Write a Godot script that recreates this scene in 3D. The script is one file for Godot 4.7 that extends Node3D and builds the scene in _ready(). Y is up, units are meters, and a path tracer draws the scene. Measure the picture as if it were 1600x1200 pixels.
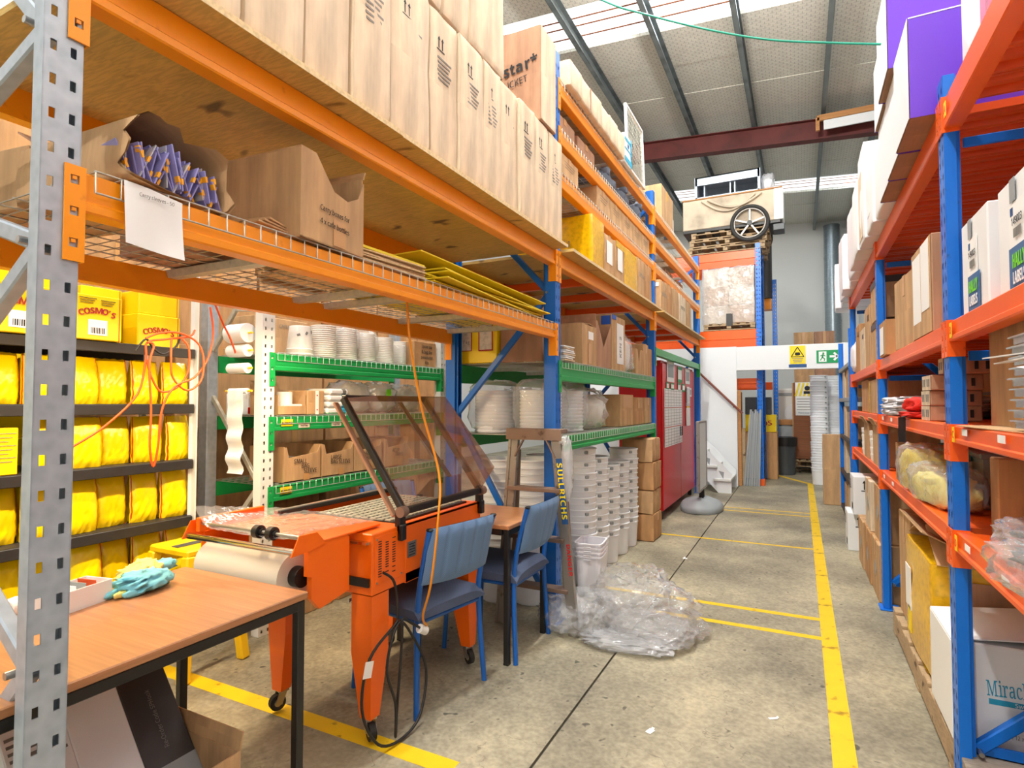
extends Node3D

const XL := -1.30      # front plane of the racking on the left of the aisle
const XLR := -2.08     # its rear plane
const XR := 0.45       # front plane of the racking on the right

var M := {}
var used := {}
var shared := {}
var xf := Transform3D.IDENTITY
var rng := RandomNumberGenerator.new()

# ---------------------------------------------------------------- naming and nodes
func numbered(n: String) -> String:
	if not used.has(n):
		used[n] = 0
		return n
	used[n] += 1
	return "%s_%03d" % [n, used[n]]

func thing(called: String, label: String, category: String, at := Vector3.ZERO, turn := 0.0, group := "") -> Node3D:
	var o := Node3D.new()
	o.name = numbered(called)
	add_child(o)
	o.position = at
	o.rotation_degrees.y = turn
	o.set_meta("label", label)
	o.set_meta("category", category)
	if group != "":
		o.set_meta("group", group)
	return o

func structure(called: String, label := "", category := "") -> Node3D:
	var o := Node3D.new()
	o.name = numbered(called)
	add_child(o)
	o.set_meta("kind", "structure")
	if label != "":
		o.set_meta("label", label)
	if category != "":
		o.set_meta("category", category)
	return o

func put(parent: Node, called: String, mesh: Mesh, m: Material, at := Vector3.ZERO, turn := Vector3.ZERO) -> MeshInstance3D:
	var o := MeshInstance3D.new()
	o.name = called
	o.mesh = mesh
	o.material_override = m
	o.position = at
	o.rotation_degrees = turn
	o.cast_shadow = GeometryInstance3D.SHADOW_CASTING_SETTING_ON
	parent.add_child(o, true)
	return o

func copy(o: Node3D, at: Vector3, turn := 0.0, label := "") -> Node3D:
	var base := String(o.name)
	if base.length() > 4 and base.substr(base.length() - 3).is_valid_int():
		base = base.substr(0, base.length() - 4)
	var c: Node3D = o.duplicate()
	c.name = numbered(base)
	add_child(c)
	c.position = at
	c.rotation_degrees.y = turn
	if label != "":
		c.set_meta("label", label)
	return c

# ---------------------------------------------------------------- mesh building (corners run anticlockwise seen from outside)
func S() -> SurfaceTool:
	var st := SurfaceTool.new()
	st.begin(Mesh.PRIMITIVE_TRIANGLES)
	return st

func done(st: SurfaceTool) -> ArrayMesh:
	return st.commit()

func vtx(st: SurfaceTool, p: Vector3, n: Vector3, uv := Vector2.ZERO) -> void:
	st.set_normal((xf.basis * n).normalized())
	st.set_uv(uv)
	st.add_vertex(xf * p)

func tri(st: SurfaceTool, a: Vector3, b: Vector3, c: Vector3) -> void:
	var n := (b - a).cross(c - a)
	if n.length_squared() < 1e-16:
		return
	n = n.normalized()
	vtx(st, a, n); vtx(st, c, n); vtx(st, b, n)

func quad(st: SurfaceTool, a: Vector3, b: Vector3, c: Vector3, d: Vector3) -> void:
	var n := (b - a).cross(c - a)
	if n.length_squared() < 1e-16:
		n = (c - a).cross(d - a)
	n = n.normalized()
	vtx(st, a, n, Vector2(0, 1)); vtx(st, c, n, Vector2(1, 0)); vtx(st, b, n, Vector2(1, 1))
	vtx(st, a, n, Vector2(0, 1)); vtx(st, d, n, Vector2(0, 0)); vtx(st, c, n, Vector2(1, 0))

# a box with chamfered edges
func box(st: SurfaceTool, c: Vector3, s: Vector3, bevel := 0.0) -> void:
	var h := s * 0.5
	if bevel <= 0.0:
		var p := []
		for i in 8:
			p.append(c + Vector3(h.x if i & 1 else -h.x, h.y if i & 2 else -h.y, h.z if i & 4 else -h.z))
		quad(st, p[4], p[5], p[7], p[6])
		quad(st, p[1], p[0], p[2], p[3])
		quad(st, p[5], p[1], p[3], p[7])
		quad(st, p[0], p[4], p[6], p[2])
		quad(st, p[6], p[7], p[3], p[2])
		quad(st, p[0], p[1], p[5], p[4])
		return
	var b := minf(bevel, minf(h.x, minf(h.y, h.z)) * 0.95)
	for ax in 3:
		var u := (ax + 1) % 3
		var v := (ax + 2) % 3
		for sg in [-1.0, 1.0]:
			var o := Vector3.ZERO
			o[ax] = sg * h[ax]
			var du := Vector3.ZERO
			du[u] = h[u] - b
			var dv := Vector3.ZERO
			dv[v] = h[v] - b
			if sg > 0:
				quad(st, c + o - du - dv, c + o + du - dv, c + o + du + dv, c + o - du + dv)
			else:
				quad(st, c + o - du - dv, c + o - du + dv, c + o + du + dv, c + o + du - dv)
		# the four chamfers along axis ax
		for su in [-1.0, 1.0]:
			for sv in [-1.0, 1.0]:
				var l := Vector3.ZERO
				l[ax] = h[ax] - b
				var e := Vector3.ZERO
				e[u] = su * h[u]
				e[v] = sv * (h[v] - b)
				var f := Vector3.ZERO
				f[u] = su * (h[u] - b)
				f[v] = sv * h[v]
				if su * sv > 0:
					quad(st, c + e - l, c + f - l, c + f + l, c + e + l)
				else:
					quad(st, c + e - l, c + e + l, c + f + l, c + f - l)
	for i in 8:
		var g := Vector3(1 if i & 1 else -1, 1 if i & 2 else -1, 1 if i & 4 else -1)
		var q := c + g * (h - Vector3(b, b, b))
		var a1 := q + Vector3(g.x * b, 0, 0)
		var a2 := q + Vector3(0, g.y * b, 0)
		var a3 := q + Vector3(0, 0, g.z * b)
		if g.x * g.y * g.z > 0:
			tri(st, a1, a2, a3)
		else:
			tri(st, a1, a3, a2)

func bm(s: Vector3, bevel := 0.0) -> ArrayMesh:
	var key := "b%.3f,%.3f,%.3f,%.3f" % [s.x, s.y, s.z, bevel]
	if not shared.has(key):
		var st := S()
		box(st, Vector3.ZERO, s, bevel)
		shared[key] = done(st)
	return shared[key]

# a box between two corners, straight into the surface
func span(st: SurfaceTool, x0: float, x1: float, y0: float, y1: float, z0: float, z1: float, bevel := 0.0) -> void:
	box(st, Vector3((x0 + x1) / 2, (y0 + y1) / 2, (z0 + z1) / 2), Vector3(absf(x1 - x0), absf(y1 - y0), absf(z1 - z0)), bevel)

# a bar of rectangular section w by h between two points
func bar(st: SurfaceTool, a: Vector3, b: Vector3, w: float, h: float, up := Vector3.UP, bevel := 0.0) -> void:
	var keep := xf
	var d := (b - a)
	var f := d.normalized()
	if absf(f.dot(up)) > 0.98:
		up = Vector3.RIGHT
	var r := f.cross(up).normalized()
	var u := r.cross(f)
	xf = keep * Transform3D(Basis(r, u, -f), (a + b) / 2)
	box(st, Vector3.ZERO, Vector3(w, h, d.length()), bevel)
	xf = keep

# a tube along a line of points
func tube(st: SurfaceTool, pts: Array, r: float, n := 8, closed := false) -> void:
	var k := pts.size()
	var rings := []
	var up := Vector3(0.13, 0.97, 0.21).normalized()
	for i in k:
		var t: Vector3
		if closed:
			t = (pts[(i + 1) % k] - pts[(i + k - 1) % k]).normalized()
		elif i == 0:
			t = (pts[1] - pts[0]).normalized()
		elif i == k - 1:
			t = (pts[k - 1] - pts[k - 2]).normalized()
		else:
			t = ((pts[i + 1] - pts[i]).normalized() + (pts[i] - pts[i - 1]).normalized()).normalized()
		if absf(t.dot(up)) > 0.97:
			up = Vector3.RIGHT if absf(t.x) < 0.8 else Vector3.BACK
		var a := up - t * up.dot(t)
		a = a.normalized()
		var b := t.cross(a)
		up = a
		var ring := []
		for j in n:
			var th := TAU * j / n
			ring.append([pts[i], a * cos(th) + b * sin(th)])
		rings.append(ring)
	var last := k if closed else k - 1
	for i in last:
		var A: Array = rings[i]
		var B: Array = rings[(i + 1) % k]
		for j in n:
			var j2 := (j + 1) % n
			var p0: Vector3 = A[j][0] + A[j][1] * r
			var p1: Vector3 = A[j2][0] + A[j2][1] * r
			var p2: Vector3 = B[j2][0] + B[j2][1] * r
			var p3: Vector3 = B[j][0] + B[j][1] * r
			vtx(st, p0, A[j][1]); vtx(st, p2, B[j2][1]); vtx(st, p1, A[j2][1])
			vtx(st, p0, A[j][1]); vtx(st, p3, B[j][1]); vtx(st, p2, B[j2][1])
	if not closed:
		for e in [0, k - 1]:
			for j in range(1, n - 1):
				var R: Array = rings[e]
				var c0: Vector3 = R[0][0] + R[0][1] * r
				var c1: Vector3 = R[j][0] + R[j][1] * r
				var c2: Vector3 = R[j + 1][0] + R[j + 1][1] * r
				if e == 0:
					tri(st, c0, c2, c1)
				else:
					tri(st, c0, c1, c2)

# a smooth line through the given points
func curve(pts: Array, per := 6) -> Array:
	var out := []
	var k := pts.size()
	for i in k - 1:
		var p0: Vector3 = pts[maxi(i - 1, 0)]
		var p1: Vector3 = pts[i]
		var p2: Vector3 = pts[i + 1]
		var p3: Vector3 = pts[mini(i + 2, k - 1)]
		for j in per:
			var t := float(j) / per
			out.append(0.5 * ((2.0 * p1) + (p2 - p0) * t + (2.0 * p0 - 5.0 * p1 + 4.0 * p2 - p3) * t * t + (3.0 * p1 - p0 - 3.0 * p2 + p3) * t * t * t))
	out.append(pts[k - 1])
	return out

# a turned shape about the y axis: profile of (radius, height) from the bottom outside upwards
func lathe(st: SurfaceTool, prof: Array, n := 24, cap := true) -> void:
	for i in prof.size() - 1:
		var a: Vector2 = prof[i]
		var b: Vector2 = prof[i + 1]
		var d := b - a
		if d.length() < 1e-6:
			continue
		var nr := Vector2(d.y, -d.x).normalized()
		for j in n:
			var t0 := TAU * j / n
			var t1 := TAU * (j + 1) / n
			var c0 := Vector3(cos(t0), 0, -sin(t0))
			var c1 := Vector3(cos(t1), 0, -sin(t1))
			var p0 := c0 * a.x + Vector3.UP * a.y
			var p1 := c1 * a.x + Vector3.UP * a.y
			var p2 := c1 * b.x + Vector3.UP * b.y
			var p3 := c0 * b.x + Vector3.UP * b.y
			var n0 := c0 * nr.x + Vector3.UP * nr.y
			var n1 := c1 * nr.x + Vector3.UP * nr.y
			vtx(st, p0, n0, Vector2(float(j) / n, 0)); vtx(st, p2, n1, Vector2(float(j + 1) / n, 1)); vtx(st, p1, n1, Vector2(float(j + 1) / n, 0))
			vtx(st, p0, n0, Vector2(float(j) / n, 0)); vtx(st, p3, n0, Vector2(float(j) / n, 1)); vtx(st, p2, n1, Vector2(float(j + 1) / n, 1))
	if cap:
		for e in [0, prof.size() - 1]:
			var q: Vector2 = prof[e]
			if q.x < 1e-5:
				continue
			for j in n:
				var t0 := TAU * j / n
				var t1 := TAU * (j + 1) / n
				var p0 := Vector3(cos(t0) * q.x, q.y, -sin(t0) * q.x)
				var p1 := Vector3(cos(t1) * q.x, q.y, -sin(t1) * q.x)
				if e == 0:
					tri(st, Vector3(0, q.y, 0), p1, p0)
				else:
					tri(st, Vector3(0, q.y, 0), p0, p1)

func cyl(st: SurfaceTool, a: Vector3, b: Vector3, r: float, n := 16) -> void:
	tube(st, [a, b], r, n)

# a flat outline (x, y) pushed along z from z0 to z1
func prism(st: SurfaceTool, poly: PackedVector2Array, z0: float, z1: float) -> void:
	if Geometry2D.is_polygon_clockwise(poly):
		poly = poly.duplicate()
		poly.reverse()
	var ids := Geometry2D.triangulate_polygon(poly)
	for i in range(0, ids.size(), 3):
		var a := poly[ids[i]]
		var b := poly[ids[i + 1]]
		var c := poly[ids[i + 2]]
		if (b - a).cross(c - a) < 0:
			var t := b
			b = c
			c = t
		tri(st, Vector3(a.x, a.y, z1), Vector3(b.x, b.y, z1), Vector3(c.x, c.y, z1))
		tri(st, Vector3(a.x, a.y, z0), Vector3(c.x, c.y, z0), Vector3(b.x, b.y, z0))
	var n := poly.size()
	for i in n:
		var a := poly[i]
		var b := poly[(i + 1) % n]
		quad(st, Vector3(a.x, a.y, z0), Vector3(b.x, b.y, z0), Vector3(b.x, b.y, z1), Vector3(a.x, a.y, z1))

# a smooth sheet from a grid of points
func sheet(st: SurfaceTool, g: Array) -> void:
	var r := g.size()
	var c: int = g[0].size()
	var nn := []
	for i in r:
		var row := []
		for j in c:
			var du: Vector3 = g[i][mini(j + 1, c - 1)] - g[i][maxi(j - 1, 0)]
			var dv: Vector3 = g[mini(i + 1, r - 1)][j] - g[maxi(i - 1, 0)][j]
			row.append(du.cross(dv).normalized())
		nn.append(row)
	for i in r - 1:
		for j in c - 1:
			var u0 := float(j) / (c - 1)
			var u1 := float(j + 1) / (c - 1)
			var v0 := float(i) / (r - 1)
			var v1 := float(i + 1) / (r - 1)
			vtx(st, g[i][j], nn[i][j], Vector2(u0, v0)); vtx(st, g[i + 1][j + 1], nn[i + 1][j + 1], Vector2(u1, v1)); vtx(st, g[i][j + 1], nn[i][j + 1], Vector2(u1, v0))
			vtx(st, g[i][j], nn[i][j], Vector2(u0, v0)); vtx(st, g[i + 1][j], nn[i + 1][j], Vector2(u0, v1)); vtx(st, g[i + 1][j + 1], nn[i + 1][j + 1], Vector2(u1, v1))

# flat lettering; it stands on the plane z = 0 and reads along x
func words(parent: Node, s: String, h: float, m: Material, at: Vector3, turn := Vector3.ZERO, wide := 1.0, bold := false, face := "Droid Sans") -> MeshInstance3D:
	var key := "t" + s + face + str(bold)
	if not shared.has(key):
		var f := SystemFont.new()
		f.font_names = PackedStringArray([face])
		if bold:
			f.font_weight = 700
		var t := TextMesh.new()
		t.font = f
		t.text = s
		t.font_size = 32
		t.pixel_size = 1.0 / 32.0
		t.depth = 0.012
		t.curve_step = 2.0
		shared[key] = t
	var o := put(parent, "lettering", shared[key], m, at, turn)
	o.scale = Vector3(h * wide, h, 0.05)
	return o

func c8(r: int, g: int, b: int) -> Color:
	return Color(r / 255.0, g / 255.0, b / 255.0)

func noise(kind: int, freq: float, sd: int, octaves := 4) -> FastNoiseLite:
	var n := FastNoiseLite.new()
	n.noise_type = kind
	n.frequency = freq
	n.seed = sd
	n.fractal_octaves = octaves
	return n

func ntex(n: FastNoiseLite, size: int, ramp: Array, as_normal := false, bump := 4.0) -> NoiseTexture2D:
	var t := NoiseTexture2D.new()
	t.width = size
	t.height = size
	t.seamless = true
	t.noise = n
	t.as_normal_map = as_normal
	t.bump_strength = bump
	if ramp.size() > 0:
		var g := Gradient.new()
		var offs := PackedFloat32Array()
		var cols := PackedColorArray()
		for e in ramp:
			offs.append(e[0])
			cols.append(e[1])
		g.offsets = offs
		g.colors = cols
		t.color_ramp = g
	return t

# a picture made by calling f(x, y) for each pixel
func itex(w: int, h: int, f: Callable) -> ImageTexture:
	var im := Image.create(w, h, false, Image.FORMAT_RGB8)
	for y in h:
		for x in w:
			im.set_pixel(x, y, f.call(x, y))
	return ImageTexture.create_from_image(im)

func mat(key: String, col: Color, rough := 0.6, metal := 0.0, tex: Texture2D = null, scale := 1.0, world := false) -> StandardMaterial3D:
	var m := StandardMaterial3D.new()
	m.albedo_color = col
	m.roughness = rough
	m.metallic = metal
	m.cull_mode = BaseMaterial3D.CULL_DISABLED
	if tex:
		m.albedo_texture = tex
		m.uv1_triplanar = true
		m.uv1_world_triplanar = world
		m.uv1_scale = Vector3(scale, scale, scale)
		m.uv1_triplanar_sharpness = 8.0
	m.resource_name = key
	M[key] = m
	return m

func clear(key: String, col: Color, alpha: float, rough := 0.05) -> StandardMaterial3D:
	var m := mat(key, col, rough)
	m.albedo_color.a = alpha
	m.transparency = BaseMaterial3D.TRANSPARENCY_ALPHA
	return m

func _ready() -> void:
	rng.seed = 20240611
	camera_and_light()
	materials()
	setting()
	left_racking()
	left_racking_goods()
	back_shelving()
	work_area()
	aisle_left_goods()
	right_racking()
	right_goods()
	far_end()

func camera_and_light() -> void:
	var cam := Camera3D.new()
	cam.name = "camera"
	add_child(cam)
	cam.position = Vector3(0, 1.3, 0)
	cam.rotation_degrees = Vector3(1.9306, 26.824, 0)
	cam.fov = 67.97
	cam.near = 0.05
	cam.far = 200.0
	cam.current = true
	var e := Environment.new()
	var sky := Sky.new()
	var sm := ProceduralSkyMaterial.new()
	sm.sky_top_color = c8(225, 232, 240)
	sm.sky_horizon_color = c8(235, 238, 240)
	sm.ground_bottom_color = c8(120, 120, 118)
	sm.ground_horizon_color = c8(200, 202, 204)
	sky.sky_material = sm
	e.background_mode = Environment.BG_SKY
	e.sky = sky
	e.tonemap_mode = Environment.TONE_MAPPER_LINEAR
	e.tonemap_exposure = 0.66
	e.sdfgi_enabled = true
	e.ssao_enabled = true
	e.ssil_enabled = true
	var w := WorldEnvironment.new()
	w.name = "environment"
	w.environment = e
	add_child(w)
	# daylight through the translucent roof sheets
	for z in [-15.3, -7.72, -0.12, 7.48]:
		var l := AreaLight3D.new()
		l.name = numbered("skylight_daylight")
		add_child(l)
		l.position = Vector3(-2.8, 6.55, z)
		l.rotation_degrees = Vector3(-90, 0, 0)
		l.rotation_degrees.z = 0
		l.area_size = Vector2(8.2, 0.9)
		l.light_color = Color(0.93, 0.97, 1.0)
		l.light_energy = 19.0
		l.set("area_range", 40.0)
		l.shadow_enabled = true
	# high bay lamps over the aisle
	for z in [-1.6, 3.0, -5.0]:
		var l := OmniLight3D.new()
		l.name = numbered("high_bay_light")
		add_child(l)
		l.position = Vector3(-0.90, 5.72, z)
		l.omni_range = 40.0
		l.omni_attenuation = 2.0
		l.light_size = 0.09
		l.light_color = Color(1.0, 0.99, 0.965)
		l.light_energy = 19.0
		l.shadow_enabled = true
	# the batten between the racking and the shelving behind it
	for z in [-1.05, -2.0]:
		var l := AreaLight3D.new()
		l.name = numbered("batten_light")
		add_child(l)
		l.position = Vector3(-2.28, 1.735, z)
		l.rotation_degrees = Vector3(-90, 0, 0)
		l.area_size = Vector2(0.05, 0.8)
		l.light_color = Color(1.0, 0.88, 0.70)
		l.light_energy = 3.0
		l.shadow_enabled = true

# ---------------------------------------------------------------- materials
func materials() -> void:
	var w := Color.WHITE
	# fibre and dirt that vary a little
	var t_fine := ntex(noise(FastNoiseLite.TYPE_SIMPLEX_SMOOTH, 0.03, 3, 5), 256, [[0.0, Color(0.82, 0.82, 0.82)], [0.5, Color(0.94, 0.94, 0.94)], [1.0, w]])
	var t_patch := ntex(noise(FastNoiseLite.TYPE_SIMPLEX_SMOOTH, 0.008, 8, 5), 256, [[0.0, Color(0.72, 0.72, 0.72)], [0.45, Color(0.93, 0.93, 0.93)], [1.0, w]])
	var t_wear := ntex(noise(FastNoiseLite.TYPE_SIMPLEX_SMOOTH, 0.02, 21, 5), 256, [[0.0, Color(0.55, 0.5, 0.45)], [0.16, Color(0.8, 0.78, 0.76)], [0.24, Color(0.97, 0.97, 0.97)], [1.0, w]])
	var t_cell := ntex(noise(FastNoiseLite.TYPE_CELLULAR, 0.05, 5, 2), 256, [[0.0, Color(0.88, 0.89, 0.90)], [0.5, Color(0.95, 0.95, 0.96)], [1.0, w]])
	var t_scuff := ntex(noise(FastNoiseLite.TYPE_SIMPLEX_SMOOTH, 0.035, 23, 5), 256, [[0.0, Color(0.62, 0.58, 0.55)], [0.10, Color(0.86, 0.84, 0.82)], [0.16, Color(0.98, 0.98, 0.98)], [1.0, w]])
	# board with faint flutes
	var fb := noise(FastNoiseLite.TYPE_SIMPLEX_SMOOTH, 0.02, 31, 4).get_seamless_image(256, 256).get_data()
	var t_board := itex(256, 256, func(x, y):
		var v: float = 0.90 + 0.08 * (fb[((y / 6) % 256) * 256 + x] / 255.0 - 0.5) * 2.0 + 0.05 * (fb[y * 256 + (x * 3) % 256] / 255.0 - 0.5)
		if x % 8 < 2:
			v -= 0.012
		return Color(v, v * 0.995, v * 0.985))
	# plywood: long grain, darker knots and stains
	var gn := noise(FastNoiseLite.TYPE_SIMPLEX_SMOOTH, 0.012, 41, 4).get_seamless_image(512, 512).get_data()
	var kn := noise(FastNoiseLite.TYPE_SIMPLEX_SMOOTH, 0.011, 44, 3).get_seamless_image(512, 512).get_data()
	var t_ply := itex(512, 512, func(x, y):
		var g: float = gn[((y * 5) % 512) * 512 + (x / 2) % 512] / 255.0
		var l: float = gn[y * 512 + x] / 255.0
		var k: float = kn[((y * 2) % 512) * 512 + x] / 255.0
		var v: float = 0.90 + 0.10 * sin(g * 30.0 + l * 8.0) * 0.5 + 0.08 * (l - 0.5)
		var d: float = clampf((k - 0.78) * 5.0, 0.0, 0.6)
		return Color(v * (1.0 - d * 0.75), v * (1.0 - d * 0.82), v * (1.0 - d * 0.88)))
	# laminate
	var t_lam := itex(512, 512, func(x, y):
		var g: float = gn[((y * 3) % 512) * 512 + (x / 3) % 512] / 255.0
		var l: float = gn[((y * 9) % 512) * 512 + (x / 4) % 512] / 255.0
		var v: float = 0.92 + 0.10 * (g - 0.5) + 0.12 * (l - 0.5)
		return Color(v, v * 0.97, v * 0.93))
	# concrete
	var N := 1400
	var ca := noise(FastNoiseLite.TYPE_SIMPLEX_SMOOTH, 0.0032, 51, 5).get_seamless_image(N, N).get_data()
	var cb := noise(FastNoiseLite.TYPE_SIMPLEX_SMOOTH, 0.09, 52, 3).get_seamless_image(N, N).get_data()
	var cc := noise(FastNoiseLite.TYPE_SIMPLEX_SMOOTH, 0.034, 53, 2).get_seamless_image(N, N).get_data()
	var cd := noise(FastNoiseLite.TYPE_SIMPLEX_SMOOTH, 0.005, 54, 5).get_seamless_image(N, N).get_data()
	var t_conc := itex(N, N, func(x, y):
		var i: int = y * N + x
		var a: float = ca[i] / 255.0
		var b: float = cb[i] / 255.0
		var c: float = cc[i] / 255.0
		var d: float = cd[i] / 255.0
		var v: float = 0.80 + 0.36 * (a - 0.5) + 0.20 * (b - 0.5) + 0.14 * (c - 0.5)
		var spot: float = clampf((c - 0.83 - 0.16 * (a - 0.5)) * 14.0, 0.0, 1.0)
		v *= 1.0 - 0.45 * spot
		var crack: float = clampf(1.0 - absf(d - 0.5) * 300.0, 0.0, 1.0) * clampf((a - 0.38) * 6.0, 0.0, 1.0)
		v *= 1.0 - 0.5 * crack
		var pit: float = clampf((b - 0.84) * 8.0, 0.0, 1.0)
		v *= 1.0 - 0.35 * pit
		var warm: float = 0.5 + (cd[(i * 7) % (N * N)] / 255.0 - 0.5) * 0.15 + (a - 0.5) * 0.4
		return Color(v, v * (0.975 - 0.01 * warm), v * (0.93 - 0.07 * warm)))
	var t_weave := itex(64, 64, func(x, y):
		var v: float = 0.82 + 0.18 * (1.0 if ((x / 4 + y / 4) % 2) == 0 else 0.0)
		return Color(v, v, v))
	# roofing foil behind a safety mesh
	var t_foil := itex(256, 256, func(x, y):
		var v: float = 0.93 + 0.06 * (fb[y * 256 + x] / 255.0 - 0.5)
		var yy: int = y % 32
		var ox: int = 16 if (y / 16) % 2 == 1 else 0
		var hx: int = (x + ox) % 32
		if absf(hx - 16) < 1.2 or (yy % 16 < 2 and absf(hx - 16) < 9):
			v -= 0.17
		return Color(v, v, v * 0.985))
	var t_mesh_n := ntex(noise(FastNoiseLite.TYPE_SIMPLEX_SMOOTH, 0.012, 61, 4), 256, [], true, 6.0)

	mat("concrete", c8(188, 184, 171), 0.55, 0.0, t_conc, 0.28, true)
	mat("joint", c8(70, 66, 60), 0.9)
	mat("yellow_paint", c8(238, 196, 12), 0.55, 0.0, t_wear, 1.4, true)
	mat("roof_foil", c8(238, 236, 228), 0.5, 0.0, t_foil, 1.2, true)
	mat("purlin", c8(128, 138, 140), 0.45, 0.3, t_patch, 1.0)
	mat("oxide", c8(104, 40, 36), 0.6, 0.0, t_patch, 1.0)
	mat("wall_paint", c8(228, 228, 225), 0.75)
	mat("white_panel", c8(230, 233, 236), 0.5)
	mat("skylight", c8(255, 255, 250), 0.4)
	M.skylight.emission_enabled = true
	M.skylight.emission = Color(0.97, 0.99, 1.0)
	M.skylight.emission_energy_multiplier = 1.5
	mat("dirt_streak", c8(170, 104, 70), 0.9, 0.0, t_patch, 2.0)

	mat("orange", c8(250, 152, 6), 0.36, 0.0, t_scuff, 0.9)
	mat("orange_red", c8(246, 98, 18), 0.36, 0.0, t_scuff, 0.9)
	mat("orange_deck", c8(244, 92, 14), 0.42, 0.0, t_scuff, 0.9)
	mat("machine_orange", c8(252, 108, 6), 0.34)
	mat("blue", c8(14, 104, 200), 0.36, 0.0, t_scuff, 1.0)
	mat("blue_r", c8(2, 114, 222), 0.36, 0.0, t_scuff, 1.0)
	mat("green", c8(22, 158, 78), 0.38, 0.0, t_scuff, 1.1)
	mat("galv", c8(180, 190, 200), 0.4, 0.3, t_cell, 2.2)
	mat("galv_wire", c8(190, 190, 182), 0.4, 0.6)
	mat("zinc_strut", c8(200, 198, 184), 0.45, 0.3, t_cell, 3.0)
	mat("steel", c8(176, 176, 174), 0.3, 0.9)
	mat("chrome", c8(214, 214, 214), 0.14, 1.0)
	mat("alu", c8(158, 152, 146), 0.42, 0.7, t_wear, 2.0)
	mat("alu_brown", c8(136, 112, 98), 0.5, 0.35, t_wear, 2.0)
	mat("white_metal", c8(228, 228, 224), 0.4)
	mat("black_metal", c8(30, 29, 28), 0.45)
	mat("dark_shelf", c8(46, 44, 44), 0.5, 0.0, t_fine, 1.0)
	mat("black_plastic", c8(24, 24, 25), 0.4)
	mat("grey_plastic", c8(72, 76, 80), 0.45)
	mat("hole", c8(30, 32, 36), 0.8)

	mat("carton", c8(214, 172, 126), 0.78, 0.0, t_board, 2.0)
	mat("carton_pale", c8(240, 218, 190), 0.78, 0.0, t_board, 2.0)
	mat("carton_deep", c8(204, 154, 104), 0.78, 0.0, t_board, 2.0)
	mat("carton_brown", c8(194, 148, 118), 0.78, 0.0, t_board, 2.0)
	mat("carton_white", c8(238, 240, 243), 0.55)
	mat("carton_yellow", c8(253, 216, 8), 0.38)
	mat("carton_edge", c8(228, 196, 150), 0.85, 0.0, t_fine, 8.0)
	mat("purple", c8(104, 52, 200), 0.35)
	mat("purple_white", c8(238, 241, 248), 0.5)
	mat("pink", c8(240, 120, 160), 0.45)
	mat("tape_brown", c8(196, 146, 92), 0.3)
	mat("tape_yellow", c8(246, 190, 8), 0.2, 0.0, t_fine, 3.0)
	mat("tape_blue", c8(40, 90, 190), 0.4)
	mat("tape_black", c8(52, 50, 50), 0.4)
	mat("paper", c8(243, 243, 243), 0.7)
	mat("paper_cream", c8(236, 224, 206), 0.7, 0.0, t_fine, 3.0)
	mat("ink", c8(36, 36, 40), 0.8)
	mat("ink_grey", c8(128, 124, 120), 0.8)
	mat("ink_red", c8(176, 28, 36), 0.6)
	mat("ink_blue", c8(32, 78, 132), 0.6)
	mat("ink_green", c8(120, 220, 20), 0.6)
	mat("ink_teal", c8(40, 160, 196), 0.6)
	mat("ink_orange", c8(226, 84, 30), 0.6)
	mat("label_blue", c8(56, 104, 156), 0.5)
	mat("label_yellow", c8(244, 216, 20), 0.5)
	mat("sign_green", c8(0, 146, 84), 0.5)
	mat("pallet", c8(194, 166, 130), 0.85, 0.0, t_ply, 0.8)
	mat("pallet_grey", c8(160, 148, 134), 0.9, 0.0, t_ply, 0.8)
	mat("ply", c8(226, 188, 108), 0.6, 0.0, t_ply, 0.55)
	mat("ply_edge", c8(232, 206, 160), 0.8, 0.0, t_fine, 6.0)
	mat("laminate", c8(196, 140, 100), 0.32, 0.0, t_lam, 1.2)
	mat("bag_yellow", c8(255, 224, 4), 0.24)
	M.bag_yellow.normal_enabled = true
	M.bag_yellow.normal_texture = t_mesh_n
	M.bag_yellow.normal_scale = 0.16
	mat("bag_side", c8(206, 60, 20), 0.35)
	mat("stool_yellow", c8(250, 206, 16), 0.45)
	mat("sheet_yellow", c8(232, 206, 40), 0.5)
	mat("film_roll", c8(224, 214, 198), 0.22)
	mat("cup", c8(240, 234, 226), 0.6)
	mat("bucket", c8(238, 241, 246), 0.36)
	mat("bucket_tub", c8(236, 234, 240), 0.42)
	mat("fabric", c8(112, 146, 190), 0.95, 0.0, t_weave, 18.0)
	M.fabric.rim_enabled = true
	M.fabric.rim = 0.3
	mat("fabric_seat", c8(84, 98, 128), 0.95, 0.0, t_weave, 18.0)
	mat("chair_blue", c8(16, 92, 178), 0.4)
	mat("red_cabinet", c8(206, 26, 30), 0.35)
	mat("cord_orange", c8(236, 84, 22), 0.5)
	mat("cord_yellow", c8(228, 142, 14), 0.5)
	mat("cord_green", c8(36, 158, 136), 0.5)
	mat("cord_black", c8(26, 26, 27), 0.5)
	mat("glove_blue", c8(120, 196, 214), 0.75)
	mat("glove_yellow", c8(236, 224, 130), 0.75)
	mat("red_cloth", c8(224, 34, 18), 0.7)
	mat("bucket_red", c8(150, 20, 46), 0.4)
	mat("bucket_orange", c8(236, 128, 20), 0.4)
	mat("bundle_blue", c8(146, 142, 204), 0.35)
	mat("bundle_orange", c8(240, 168, 30), 0.5)
	mat("grey_bag", c8(96, 106, 124), 0.6)
	mat("rubber", c8(40, 38, 36), 0.7)
	mat("teal", c8(30, 140, 140), 0.45)
	mat("hessian", c8(214, 196, 172), 0.8, 0.0, t_patch, 0.8)
	mat("wood", c8(200, 146, 92), 0.7, 0.0, t_lam, 1.5)
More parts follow.
